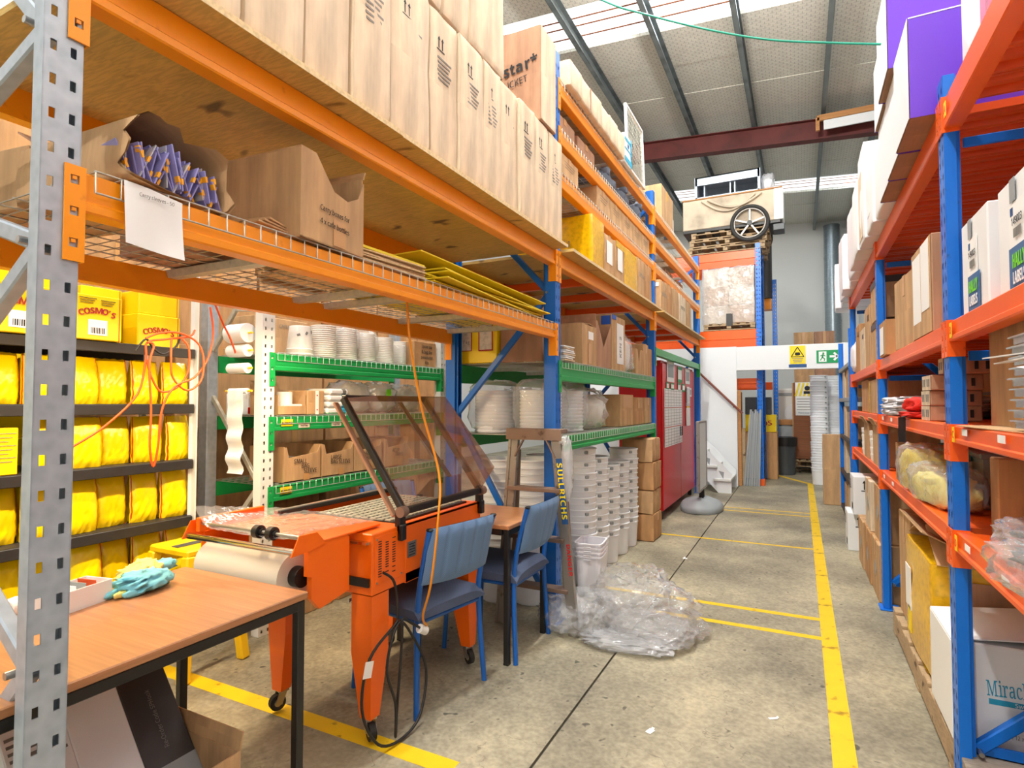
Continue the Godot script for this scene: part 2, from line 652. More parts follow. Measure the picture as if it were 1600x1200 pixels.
	mat("door_brown", c8(150, 92, 56), 0.6, 0.0, t_lam, 1.0)
	mat("grey_board", c8(150, 156, 160), 0.5)
	mat("handrail", c8(120, 56, 40), 0.5)
	mat("duct", c8(160, 172, 178), 0.35, 0.75, t_cell, 1.5)
	mat("glow_lamp", c8(255, 250, 240), 0.4)
	M.glow_lamp.emission_enabled = true
	M.glow_lamp.emission = Color(1.0, 0.97, 0.9)
	M.glow_lamp.emission_energy_multiplier = 2.0
	clear("acrylic", c8(128, 84, 58), 0.5, 0.05)
	clear("film", c8(238, 240, 244), 0.20, 0.08)
	clear("film_dense", c8(238, 240, 244), 0.33, 0.14)
	clear("film_thin", c8(240, 242, 246), 0.10, 0.06)
	clear("tub_clear", c8(200, 210, 216), 0.4, 0.2)
	for k in ["film", "film_dense", "film_thin"]:
		M[k].normal_enabled = true
		M[k].normal_texture = t_mesh_n
		M[k].uv1_triplanar = true
		M[k].uv1_scale = Vector3(3, 3, 3)
		M[k].normal_scale = 0.9

# ---------------------------------------------------------------- the building
func roof_y(x: float) -> float:
	return 6.62 - 0.07 * (x + 0.7)

func setting() -> void:
	var fl := structure("floor", "worn grey concrete warehouse floor with painted yellow lines", "floor")
	var st := S()
	span(st, -7.2, -0.883, -0.2, 0.0, -18.8, 9.2)
	put(fl, "slab", done(st), M.concrete)
	st = S()
	span(st, -0.872, 1.65, -0.2, 0.0, -18.8, 9.2)
	put(fl, "slab", done(st), M.concrete)
	st = S()
	span(st, -0.9, -0.86, -0.2, -0.012, -18.8, 9.2)
	put(fl, "joint_filler", done(st), M.joint)
	for r in [[0.085, 0.165, 3.0, -10.4], [-0.86, 0.085, -3.595, -3.645], [-1.25, 0.085, -3.905, -3.955], [-1.285, 0.085, -5.76, -5.80], [-0.86, 0.085, -7.385, -7.425], [-0.86, 0.085, -7.60, -7.64], [-2.95, -1.12, -1.715, -1.795]]:
		st = S()
		span(st, r[0], r[1], -0.001, 0.0012, r[2], r[3])
		put(fl, "painted_line", done(st), M.yellow_paint)
	st = S()
	bar(st, Vector3(0.13, 0.0004, -10.38), Vector3(-0.45, 0.0004, -11.5), 0.08, 0.0016)
	put(fl, "painted_line", done(st), M.yellow_paint)

	var c := structure("ceiling", "pitched metal roof lined with pale foil under wire mesh", "ceiling")
	var edges := []
	var z := 9.2
	var gaps := [[7.95, 7.0], [0.35, -0.6], [-7.25, -8.2], [-14.85, -15.8]]
	var starts := [9.2]
	for g in gaps:
		edges.append([starts[-1], g[0]])
		starts.append(g[1])
	edges.append([starts[-1], -18.8])
	var ang := rad_to_deg(atan(0.07))
	var k := 0
	for e in edges:
		var n := int(round((e[0] - e[1]) / 0.95))
		for i in n:
			var za: float = lerpf(e[0], e[1], float(i) / n)
			var zb: float = lerpf(e[0], e[1], float(i + 1) / n)
			st = S()
			span(st, -4.35, 4.35, 0.0, 0.05, za + (0.02 if i > 0 else 0.0), zb)
			k += 1
			put(c, "roof_sheet", done(st), M.roof_foil, Vector3(-2.85, roof_y(-2.85) + (0.008 if k % 2 else 0.0), 0), Vector3(0, 0, -ang))
	for x in [-6.1, -5.02, -3.93, -2.85, -1.76, -0.68, 0.45, 1.3]:
		st = S()
		xf = Transform3D(Basis(Vector3.BACK, -atan(0.07)), Vector3(x, roof_y(x) - 0.012, 0))
		span(st, -0.035, 0.035, -0.008, 0.0, -18.7, 9.0)
		span(st, -0.035, -0.029, -0.2, -0.004, -18.7, 9.0)
		span(st, -0.035, 0.035, -0.2, -0.192, -18.7, 9.0)
		span(st, 0.029, 0.035, -0.2, -0.165, -18.7, 9.0)
		xf = Transform3D.IDENTITY
		put(c, "purlin", done(st), M.purlin)
	for zr in [-11.3, -3.7 + 7.6, 8.6]:
		st = S()
		xf = Transform3D(Basis(Vector3.BACK, -atan(0.07)), Vector3(-2.85, roof_y(-2.85) - 0.245, zr))
		span(st, -4.3, 4.3, -0.012, 0.0, -0.09, 0.09)
		span(st, -4.3, 4.3, -0.36, -0.348, -0.09, 0.09)
		span(st, -4.3, 4.3, -0.35, -0.01, -0.006, 0.006)
		xf = Transform3D.IDENTITY
		put(c, "rafter", done(st), M.oxide)
	# translucent sheets
	var sk := 0
	for g in gaps:
		sk += 1
		var s := structure("skylight", "translucent roof sheet glowing with daylight between the foil panels", "skylight")
		st = S()
		var prof := PackedVector2Array()
		var zz: float = g[1] - 0.04
		var up := []
		while zz < g[0] + 0.04:
			up.append(Vector2(zz, 0.05)); up.append(Vector2(zz + 0.05, 0.05)); up.append(Vector2(zz + 0.07, 0.075)); up.append(Vector2(zz + 0.11, 0.075))
			zz += 0.13
		up.append(Vector2(zz, 0.05))
		for p in up:
			prof.append(p)
		up.reverse()
		for p in up:
			prof.append(Vector2(p.x, p.y + 0.003))
		xf = Transform3D(Basis(Vector3.BACK, -atan(0.07)), Vector3(-2.85, roof_y(-2.85) + 0.01, 0)) * Transform3D(Basis(Vector3(0, 0, 1), Vector3(0, 1, 0), Vector3(-1, 0, 0)), Vector3.ZERO)
		prism(st, prof, -4.35, 4.35)
		xf = Transform3D.IDENTITY
		put(s, "corrugated_sheet", done(st), M.skylight)
		# rust-coloured lath strips that carry the sheet
		for d in [0.26, 0.52, 0.70]:
			st = S()
			xf = Transform3D(Basis(Vector3.BACK, -atan(0.07)), Vector3(-2.85, roof_y(-2.85), 0))
			var zd: float = g[1] + d * (g[0] - g[1])
			span(st, -4.35, 4.35, 0.046, 0.052, zd - 0.012, zd + 0.012)
			xf = Transform3D.IDENTITY
			put(s, "rusty_lap", done(st), M.dirt_streak)
	var wl := structure("wall_left", "white painted warehouse wall", "wall")
	st = S()
	span(st, -7.4, -7.2, -0.2, 7.4, -18.8, 9.2)
	put(wl, "wall_face", done(st), M.wall_paint)
	var wr := structure("wall_right", "white painted side wall behind the racking", "wall")
	st = S()
	span(st, 1.5, 1.7, -0.2, 6.9, -18.8, 9.2)
	put(wr, "wall_face", done(st), M.wall_paint)
	var wf := structure("wall_far", "white painted end wall of the warehouse", "wall")
	st = S()
	span(st, -7.4, 1.7, -0.2, 7.4, -18.8, -18.6)
	put(wf, "wall_face", done(st), M.wall_paint)
	var wn := structure("wall_near", "white painted end wall of the warehouse", "wall")
	st = S()
	span(st, -7.4, 1.7, -0.2, 7.4, 9.0, 9.2)
	put(wn, "wall_face", done(st), M.wall_paint)
	# high bay lamps
	for zl in [-1.6, 3.0, -5.0]:
		var h := thing("high_bay_lamp", "round high bay lamp hanging above the aisle", "lamp", Vector3(-0.90, 5.74, zl), 0, "high bay lamps above the aisle")
		st = S()
		lathe(st, [Vector2(0.0, 0.10), Vector2(0.05, 0.10), Vector2(0.06, 0.12), Vector2(0.06, 0.24), Vector2(0.0, 0.25)], 24, false)
		put(h, "ballast_housing", done(st), M.grey_plastic)
		var sp := SphereMesh.new()
		sp.radius = 0.1
		sp.height = 0.2
		put(h, "bulb", sp, M.glow_lamp, Vector3(0, -0.02, 0))
		st = S()
		cyl(st, Vector3(0, 0.25, 0), Vector3(0, roof_y(-0.75) - 5.74 - 0.24, 0), 0.006, 8)
		put(h, "suspension_wire", done(st), M.steel)

# ---------------------------------------------------------------- pallet racking
# an open steel post with two rows of slots; its slotted face is the plane x = 0 and looks along +x
func post_mesh(h: float, w: float, d: float, pitch: float, hw: float, hh: float) -> ArrayMesh:
	var key := "post%.2f,%.3f,%.3f,%.3f" % [h, w, d, pitch]
	if shared.has(key):
		return shared[key]
	var st := S()
	var c := w * 0.25
	var cols := [-w / 2, -c - hw / 2, -c + hw / 2, c - hw / 2, c + hw / 2, w / 2]
	var n := int(h / pitch)
	for layer in 2:
		var x := -0.0025 * layer
		for s in [0, 2, 4]:
			quad(st, Vector3(x, 0, cols[s + 1]), Vector3(x, 0, cols[s]), Vector3(x, h, cols[s]), Vector3(x, h, cols[s + 1]))
		for s in [1, 3]:
			var y0 := 0.0
			for i in n:
				var a := pitch * (i + 0.5) - hh / 2
				quad(st, Vector3(x, y0, cols[s + 1]), Vector3(x, y0, cols[s]), Vector3(x, a, cols[s]), Vector3(x, a, cols[s + 1]))
				y0 = a + hh
			quad(st, Vector3(x, y0, cols[s + 1]), Vector3(x, y0, cols[s]), Vector3(x, h, cols[s]), Vector3(x, h, cols[s + 1]))
	for sg in [-1.0, 1.0]:
		span(st, -d, 0, 0, h, sg * w / 2, sg * (w / 2 - 0.0025), 0.0008)
		span(st, -d, -d + 0.0025, 0, h, sg * w / 2, sg * (w / 2 - 0.018))
		span(st, -d - 0.014, -d, 0, h, sg * (w / 2 - 0.018), sg * (w / 2 - 0.0205))
	shared[key] = done(st)
	return shared[key]

# one upright frame: two posts, foot plates and zigzag braces. dir +1: slotted front looks along +x
func frame(called: String, label: String, z: float, x_front: float, x_rear: float, h: float, mp: Material, fr: Array, rr: Array, group := "", w := 0.08, pitch := 0.068, dpt := 0.07) -> Node3D:
	var dir := 1.0 if x_front > x_rear else -1.0
	var t := thing(called, label, "rack upright", Vector3(x_front, 0, z), 0 if dir > 0 else 180, group)
	var dep := absf(x_front - x_rear)
	var pm := post_mesh(h, w, dpt, pitch, 0.011, 0.021)
	put(t, "post", pm, mp)
	put(t, "post", pm, mp, Vector3(-dep, 0, 0), Vector3(0, 180, 0))
	for x in [-0.035, -dep + 0.035]:
		put(t, "foot_plate", bm(Vector3(0.11, 0.008, 0.13), 0.002), mp, Vector3(x, 0.005, 0))
	var nodes := []
	for y in fr:
		nodes.append([y, 0])
	for y in rr:
		nodes.append([y, 1])
	nodes.sort_custom(func(a, b): return a[0] < b[0])
	for i in nodes.size() - 1:
		var a: Array = nodes[i]
		var b: Array = nodes[i + 1]
		var st := S()
		var pa := Vector3(-0.055 if a[1] == 0 else -dep + 0.055, a[0], 0)
		var pb := Vector3(-0.055 if b[1] == 0 else -dep + 0.055, b[0], 0)
		bar(st, pa, pb, 0.03, 0.036, Vector3.UP, 0.004)
		put(t, "brace", done(st), mp)
	for y in fr:
		var st := S()
		cyl(st, Vector3(-0.058, y, -0.043), Vector3(-0.058, y, 0.043), 0.008, 8)
		put(t, "bolt", done(st), M.steel)
	return t

# a beam along z with a hooked connector on each post
func beam(label: String, z0: float, z1: float, x: float, y0: float, y1: float, m: Material, face := 1.0, drop := 0.19, group := "") -> Node3D:
	var zc := (z0 + z1) / 2
	var t := thing("rack_beam", label, "rack beam", Vector3(x, y0, zc), 0 if face > 0 else 180, group)
	var L := absf(z1 - z0) - 0.084
	var h := y1 - y0
	var key := "beam%.3f,%.3f,%.3f" % [L, h, drop]
	if not shared.has(key):
		var st := S()
		var p := PackedVector2Array([Vector2(-0.05, 0), Vector2(-0.004, 0), Vector2(0.0, 0.004), Vector2(0.0, h * 0.24), Vector2(-0.006, h * 0.30), Vector2(-0.006, h - 0.004), Vector2(-0.01, h), Vector2(-0.05, h)])
		prism(st, p, -L / 2, L / 2)
		shared[key] = done(st)
		st = S()
		# bent plate: a strip with three hook openings on the face of the post, a cheek against its side
		var top := h + 0.004
		var bot := h - drop
		var y := bot
		var w := 0.036
		for i in 3:
			var a := bot + (0.028 + i * 0.064) * drop / 0.19
			box(st, Vector3(0.004, (y + a) / 2, w / 2), Vector3(0.004, a - y, w))
			box(st, Vector3(0.004, a + 0.009, 0.005), Vector3(0.004, 0.018, 0.010))
			box(st, Vector3(0.004, a + 0.009, w - 0.005), Vector3(0.004, 0.018, 0.010))
			box(st, Vector3(0.003, a + 0.013, w / 2), Vector3(0.004, 0.007, 0.008))
			y = a + 0.018
		box(st, Vector3(0.004, (y + top) / 2, w / 2), Vector3(0.004, top - y, w))
		box(st, Vector3(-0.019, (top + bot) / 2, 0.0), Vector3(0.05, top - bot, 0.004))
		shared[key + "c"] = done(st)
	put(t, "rail", shared[key], m)
	put(t, "connector", shared[key + "c"], m, Vector3(0, 0, L / 2 + 0.001))
	var c2 := put(t, "connector", shared[key + "c"], m, Vector3(0, 0, -L / 2 - 0.001))
	c2.scale = Vector3(1, 1, -1)
	return t

# a welded wire deck with folded front edge and channels underneath
func wire_deck(label: String, z0: float, z1: float, xf0: float, xr0: float, y: float, supports: Array, group := "", face := 1.0, step := 0.05) -> Node3D:
	var t := thing("wire_deck", label, "wire deck", Vector3(xf0, y, (z0 + z1) / 2), 0, group)
	var st := S()
	var zc := (z0 + z1) / 2
	var hl := absf(z1 - z0) / 2
	var dx := xr0 - xf0
	var n := int(2 * hl / step)
	for i in n + 1:
		var z := -hl + 2 * hl * i / n
		tube(st, [Vector3(0.006 * face, -0.040, z), Vector3(0.006 * face, 0.003, z), Vector3(dx, 0.003, z)], 0.0022, 4)
	var k := 9
	for i in k + 1:
		tube(st, [Vector3(dx * i / k, 0.0068, -hl), Vector3(dx * i / k, 0.0068, hl)], 0.0024, 4)
	tube(st, [Vector3(0.006 * face, -0.040, -hl), Vector3(0.006 * face, -0.040, hl)], 0.0024, 4)
	var w := put(t, "wire_grid", done(st), M.galv_wire)
	w.set_meta("kind", "stuff")
	for s in supports:
		st = S()
		var pr := PackedVector2Array([Vector2(-0.026, 0), Vector2(-0.020, -0.024), Vector2(0.020, -0.024), Vector2(0.026, 0), Vector2(0.023, 0), Vector2(0.018, -0.021), Vector2(-0.018, -0.021), Vector2(-0.023, 0)])
		xf = Transform3D(Basis(Vector3(0, 0, 1), Vector3(0, 1, 0), Vector3(-1, 0, 0)), Vector3(0, 0, s - zc))
		prism(st, pr, minf(0.045, -dx) if face > 0 else 0.0, absf(dx) - 0.045)
		xf = Transform3D.IDENTITY
		put(t, "support_channel", done(st), M.zinc_strut)
	return t

func ply(label: String, z0: float, z1: float, x0: float, x1: float, y: float, group := "") -> Node3D:
	var t := thing("plywood_shelf", label, "shelf board", Vector3((x0 + x1) / 2, y, (z0 + z1) / 2), 0, group)
	var sx := absf(x1 - x0)
	var sz := absf(z1 - z0)
	put(t, "panel", bm(Vector3(sx, 0.018, sz)), M.ply, Vector3(0, 0.009, 0))
	put(t, "edge_band", bm(Vector3(0.001, 0.0175, sz)), M.ply_edge, Vector3(sx / 2 + 0.0005, 0.009, 0))
	return t

const ZA := -0.590
const ZB := -3.187
const ZC := -5.774
const ZD := -8.66
const Y_LOW := 1.775
const Y_PLY := 2.223
const Y_N := 2.726
const Y_M := 3.0
const Y_T := 3.30
const Y_G1 := 1.556
const Y_G2 := 1.094

func left_racking() -> void:
	frame("upright_frame", "galvanised slotted steel upright frame with tubular braces", ZA, XL, XLR, 3.6, M.galv, [0.78, 1.62, 2.06, 3.3], [0.12, 1.2, 1.84, 2.7], "", 0.07, 0.068, 0.035)
	frame("upright_frame", "blue slotted upright frame behind the stepladder", ZB, XL, XLR, 3.46, M.blue, [0.1, 1.97, 3.3], [1.22, 2.7])
	frame("upright_frame", "blue slotted upright frame beside the red cabinet", ZC, XL, XLR, 3.46, M.blue, [0.1, 1.97, 3.3], [1.22, 2.7])
	frame("upright_frame", "blue slotted upright frame beside the white stair panel", ZD, XL, XLR, 3.46, M.blue, [0.1, 1.97, 3.3], [1.22, 2.7])
	# first bay
	beam("orange front beam of the wire shelf with a paper sheet hanging on it", ZA, ZB, XL, Y_LOW - 0.085, Y_LOW, M.orange)
	beam("orange rear beam of the wire shelf above the yellow boxes", ZA, ZB, XLR, Y_LOW - 0.085, Y_LOW, M.orange, -1.0)
	beam("orange front beam under the plywood that carries tall creased cartons", ZA, ZB, XL, Y_PLY - 0.09, Y_PLY, M.orange)
	beam("orange rear beam under the plywood that carries tall creased cartons", ZA, ZB, XLR, Y_PLY - 0.09, Y_PLY, M.orange, -1.0)
	wire_deck("wire deck with steel channels holding opened cartons and yellow sheets", ZA - 0.06, ZB + 0.06, XL, XLR + 0.01, Y_LOW, [-1.278, -1.846, -2.032, -2.596, -3.1])
	ply("short plywood board overhanging its beam, nearer the galvanised upright", ZA - 0.045, -1.563, -1.212, XLR, Y_PLY)
	ply("long plywood board overhanging its beam, reaching the blue upright", -1.566, ZB + 0.045, -1.216, XLR, Y_PLY)
	# the gap between these two bays closes at the blue upright; second and third bay
	for b in [[ZB, ZC, "second"], [ZC, ZD, "third"]]:
		var by: String = "over the white buckets" if b[2] == "second" else "over the red cabinet"
		beam("orange front beam of the plywood shelf %s" % by, b[0], b[1], XL, Y_PLY - 0.09, Y_PLY, M.orange)
		beam("orange rear beam of the plywood shelf %s" % by, b[0], b[1], XLR, Y_PLY - 0.09, Y_PLY, M.orange, -1.0)
		for lv in [[Y_N, "lowest wire shelf"], [Y_M, "middle wire shelf"], [Y_T, "top wire shelf"]]:
			beam("orange front beam of the %s %s" % [lv[1], by], b[0], b[1], XL, lv[0] - 0.09, lv[0], M.orange)
			beam("orange rear beam of the %s %s" % [lv[1], by], b[0], b[1], XLR, lv[0] - 0.09, lv[0], M.orange, -1.0)
			wire_deck("wire deck of the %s %s" % [lv[1], by], b[0] - 0.06, b[1] + 0.06, XL, XLR + 0.01, lv[0], [b[0] - 0.5, b[0] - 1.0, b[0] - 1.6, b[0] - 2.1])
		ply("plywood board of the long shelf %s" % by, b[0] - 0.045, b[1] + 0.045, -1.216, XLR, Y_PLY)
		for s in [0.7, 1.3, 2.0]:
			var t := thing("shelf_bearer", "red steel bearer under the plywood %s" % by, "shelf bearer", Vector3((XL + XLR) / 2, Y_PLY - 0.046, b[0] - s), 0, "red bearers under the plywood %s" % by)
			put(t, "bar", bm(Vector3(0.66, 0.06, 0.035), 0.004), M.orange_red)
			for sx in [-0.335, 0.335]:
				put(t, "lug", bm(Vector3(0.012, 0.09, 0.03), 0.002), M.orange_red, Vector3(sx, 0, 0))
	beam("green front beam of the upper shelf over the white buckets", ZB, ZC, XL, Y_G1 - 0.12, Y_G1, M.green)
	beam("green rear beam of the upper shelf over the white buckets", ZB, ZC, XLR, Y_G1 - 0.12, Y_G1, M.green, -1.0)
	beam("green front beam of the lower shelf over the white buckets", ZB, ZC, XL, Y_G2 - 0.09, Y_G2, M.green)
	beam("green rear beam of the lower shelf over the white buckets", ZB, ZC, XLR, Y_G2 - 0.09, Y_G2, M.green, -1.0)
	wire_deck("wire deck of the upper green shelf over the white buckets", ZB - 0.06, ZC + 0.06, XL, XLR + 0.01, Y_G1, [ZB - 0.5, ZB - 1.1, ZB - 1.7])
	wire_deck("wire deck of the lower green shelf over the white buckets", ZB - 0.06, ZC + 0.06, XL, XLR + 0.01, Y_G2, [ZB - 0.5, ZB - 1.1, ZB - 1.7])
	beam("green beam above the red cabinet with notices", ZC, ZD, XL, 1.79, 1.87, M.green)

# ---------------------------------------------------------------- cartons and other goods
# a box whose faces are creased and a little out of true
func soft_box(s: Vector3, amp: float, sd: int, n := 6) -> ArrayMesh:
	var key := "soft%.3f,%.3f,%.3f,%.4f,%d" % [s.x, s.y, s.z, amp, sd]
	if shared.has(key):
		return shared[key]
	var ns := noise(FastNoiseLite.TYPE_SIMPLEX_SMOOTH, 3.0, sd, 3)
	var st := S()
	for ax in 3:
		var u := (ax + 1) % 3
		var v := (ax + 2) % 3
		for sg in [-1.0, 1.0]:
			var g := []
			for i in n + 1:
				var row := []
				for j in n + 1:
					var p := Vector3.ZERO
					var a: float = float(j) / n * 2 - 1 if n > 6 else [-1.0, -0.9, -0.4, 0.05, 0.45, 0.9, 1.0][j]
					var b: float = float(i) / n * 2 - 1 if n > 6 else [-1.0, -0.95, -0.5, 0.0, 0.5, 0.95, 1.0][i]
					p[ax] = sg * s[ax] / 2
					p[u] = a * s[u] / 2 * (1.0 if sg > 0 else -1.0)
					p[v] = b * s[v] / 2
					var q := p
					for k in 3:
						q[k] += amp * ns.get_noise_3d(p.x * 2.0 + k * 9.1, p.y * 0.8 + sd, p.z * 2.0 + k * 3.7) * 2.0
					q[ax] += sg * amp * 0.8 * (1 - a * a) * (1 - b * b)
					if absf(a) > 0.999 or absf(b) > 0.999:
						q[ax] -= sg * 0.005
						if absf(a) > 0.999:
							q[u] -= signf(p[u]) * 0.005
						if absf(b) > 0.999:
							q[v] -= signf(p[v]) * 0.005
					row.append(q)
				g.append(row)
			sheet(st, g)
	shared[key] = done(st)
	return shared[key]

# where a mark sits on a face of a box of size s that stands on y = 0
func on_face(f: String, s: Vector3, u: float, v: float, lift := 0.0012) -> Array:
	match f:
		"r": return [Vector3(s.x / 2 + lift, s.y * (0.5 + v), -u * s.z), Vector3(0, 90, 0), Vector2(s.z, s.y)]
		"l": return [Vector3(-s.x / 2 - lift, s.y * (0.5 + v), u * s.z), Vector3(0, -90, 0), Vector2(s.z, s.y)]
		"f": return [Vector3(u * s.x, s.y * (0.5 + v), s.z / 2 + lift), Vector3(0, 0, 0), Vector2(s.x, s.y)]
		"b": return [Vector3(-u * s.x, s.y * (0.5 + v), -s.z / 2 - lift), Vector3(0, 180, 0), Vector2(s.x, s.y)]
	return [Vector3(u * s.x, s.y + lift, -v * s.z), Vector3(-90, 0, 0), Vector2(s.x, s.z)]

# stick a thin panel (u, v: place of its middle, w, h: share of the face) on a carton
func patch(t: Node3D, called: String, f: String, s: Vector3, u: float, v: float, w: float, h: float, m: Material, lift := 0.0012) -> MeshInstance3D:
	var a := on_face(f, s, u, v, lift)
	return put(t, called, bm(Vector3(w * a[2].x, h * a[2].y, 0.0012)), m, a[0], a[1])

func mark(t: Node3D, s: String, f: String, sz: Vector3, u: float, v: float, h: float, m: Material, wide := 1.0, bold := false, roll := 0.0) -> void:
	var a := on_face(f, sz, u, v, 0.0045)
	var o := words(t, s, h, m, a[0], a[1], wide, bold)
	if roll != 0.0:
		o.rotate_object_local(Vector3(0, 0, 1), deg_to_rad(roll))
		o.scale = Vector3(h * wide, h, 0.05)

# o: m, tape, group, soft, called, cat, labels [[face,u,v,w,h,material]], marks [[text,face,u,v,height,material,wide,roll]]
func carton(label: String, at: Vector3, s: Vector3, turn := 0.0, o := {}) -> Node3D:
	var t := thing(o.get("called", "carton"), label, o.get("cat", "box"), at, turn, o.get("group", ""))
	var m: Material = M[o.get("m", "carton")]
	if o.get("soft", 0) > 0:
		put(t, "body", soft_box(s, 0.004, o.soft), m, Vector3(0, s.y / 2, 0))
	else:
		put(t, "body", bm(s, 0.004), m, Vector3(0, s.y / 2, 0))
	var tp: String = o.get("tape", "")
	if tp != "":
		var ax: String = o.get("axis", "x")
		if ax == "x":
			patch(t, "tape", "t", s, 0, 0, 1.0, 0.05 / s.z, M[tp])
			patch(t, "tape", "r", s, 0, 0.36, 0.05 / s.z, 0.28, M[tp])
			patch(t, "tape", "l", s, 0, 0.36, 0.05 / s.z, 0.28, M[tp])
		else:
			patch(t, "tape", "t", s, 0, 0, 0.05 / s.x, 1.0, M[tp])
			patch(t, "tape", "f", s, 0, 0.36, 0.05 / s.x, 0.28, M[tp])
			patch(t, "tape", "b", s, 0, 0.36, 0.05 / s.x, 0.28, M[tp])
	dress(t, s, o)
	return t

func dress(t: Node3D, s: Vector3, o: Dictionary) -> void:
	var lift := 0.002
	for l in o.get("labels", []):
		patch(t, l[6] if l.size() > 6 else "label", l[0], s, l[1], l[2], l[3], l[4], M[l[5]], lift)
		lift += 0.0007
	for k in o.get("marks", []):
		mark(t, k[0], k[1], s, k[2], k[3], k[4], M[k[5]], k[6] if k.size() > 6 else 1.0, k[8] if k.size() > 8 else false, k[7] if k.size() > 7 else 0.0)

# an open carton: walls, floor and flaps. flaps: [side, angle] - angle 0 stands up, 90 lies outwards
func open_carton(label: String, at: Vector3, s: Vector3, turn := 0.0, o := {}) -> Node3D:
	var t := thing(o.get("called", "open_carton"), label, o.get("cat", "box"), at, turn, o.get("group", ""))
	var m: Material = M[o.get("m", "carton")]
	var w := 0.005
	var st := S()
	span(st, -s.x / 2, s.x / 2, 0, w, -s.z / 2, s.z / 2)
	span(st, -s.x / 2, -s.x / 2 + w, w, s.y, -s.z / 2, s.z / 2)
	if not o.has("cut"):
		span(st, s.x / 2 - w, s.x / 2, w, s.y, -s.z / 2, s.z / 2)
	span(st, -s.x / 2 + w, s.x / 2 - w, w, s.y, s.z / 2 - w, s.z / 2)
	span(st, -s.x / 2 + w, s.x / 2 - w, w, s.y, -s.z / 2, -s.z / 2 + w)
	put(t, "body", done(st), m)
	if o.has("cut"):
		# front wall with its middle cut away: outline in shares of the wall, along -z and up
		st = S()
		var poly := PackedVector2Array()
		for p in o.cut:
			poly.append(Vector2((p[0] - 0.5) * s.z, p[1] * s.y))
		xf = Transform3D(Basis(Vector3(0, 0, -1), Vector3(0, 1, 0), Vector3(1, 0, 0)), Vector3(s.x / 2 - w, 0, 0))
		prism(st, poly, 0, w)
		xf = Transform3D.IDENTITY
		put(t, "cut_wall", done(st), m)
	for f in o.get("flaps", []):
		var side: String = f[0]
		var long := s.z if side in ["r", "l"] else s.x
		var fl: float = f[2] if f.size() > 2 else 0.45 * (s.x if side in ["r", "l"] else s.z)
		var node := put(t, "flap", bm(Vector3(long - 0.004, fl, 0.005)), m)
		var yaw: float = {"r": 90.0, "l": -90.0, "f": 0.0, "b": 180.0}[side]
		var off: Vector3 = {"r": Vector3(s.x / 2, 0, 0), "l": Vector3(-s.x / 2, 0, 0), "f": Vector3(0, 0, s.z / 2), "b": Vector3(0, 0, -s.z / 2)}[side]
		var bs := Basis(Vector3.UP, deg_to_rad(yaw)) * Basis(Vector3.RIGHT, deg_to_rad(f[1]))
		node.transform = Transform3D(bs, off + Vector3(0, s.y, 0) + bs * Vector3(0, fl / 2, 0))
	dress(t, s, o)
	return t

# small print: a few thin lines standing for rows of tiny lettering that cannot be read
func print_rows(t: Node3D, f: String, s: Vector3, u: float, v: float, w: float, rows: int, pitch: float, m: Material, called := "print_row") -> void:
	for i in rows:
		patch(t, called, f, s, u - 0.04 * w * (i % 3), v - i * pitch, w * (1.0 - 0.13 * (i % 3)), 0.012, m, 0.0024)

# the two arrows over a bar
func up_arrows(t: Node3D, f: String, s: Vector3, u: float, v: float, h: float, m: Material) -> void:
	var st := S()
	for x in [-0.22, 0.22]:
		box(st, Vector3(x * h, 0.05 * h, 0), Vector3(0.09 * h, 0.7 * h, 0.001))
		tri(st, Vector3((x - 0.16) * h, 0.3 * h, 0.0006), Vector3((x + 0.16) * h, 0.3 * h, 0.0006), Vector3(x * h, 0.58 * h, 0.0006))
	box(st, Vector3(0, -0.42 * h, 0), Vector3(0.95 * h, 0.08 * h, 0.001))
	var a := on_face(f, s, u, v, 0.0024)
	put(t, "arrow_mark", done(st), m, a[0], a[1])

# a lumpy bundle or bag: an ellipsoid pushed about by noise, flat at the bottom
func lump(s: Vector3, amp: float, sd: int, n := 18, boxy := 0.6, folds := 1.0) -> ArrayMesh:
	var key := "lump%.3f,%.3f,%.3f,%.3f,%d" % [s.x, s.y, s.z, amp, sd]
	if shared.has(key):
		return shared[key]
	var ns := noise(FastNoiseLite.TYPE_SIMPLEX_SMOOTH, 2.2, sd, 4)
	var st := S()
	var g := []
	for i in n + 1:
		var th := PI * i / n
		var row := []
		for j in 2 * n + 1:
			var ph := TAU * (j % (2 * n)) / (2.0 * n)
			var d := Vector3(sin(th) * cos(ph), cos(th), sin(th) * sin(ph))
			var e := Vector3(signf(d.x) * pow(absf(d.x), boxy), signf(d.y) * pow(absf(d.y), boxy), signf(d.z) * pow(absf(d.z), boxy))
			var r := 1.0 + amp * (ns.get_noise_3d(d.x * 1.5, d.y * 1.5, d.z * 1.5) * 1.4 + folds * 0.5 * absf(ns.get_noise_3d(d.x * 5.0 + 7, d.y * 5.0, d.z * 5.0)))
			var p := Vector3(e.x * s.x / 2, e.y * s.y / 2, e.z * s.z / 2) * r
			p.y = maxf(p.y, -s.y / 2) + s.y / 2
			row.append(p)
		g.append(row)
	sheet(st, g)
	shared[key] = done(st)
	return shared[key]

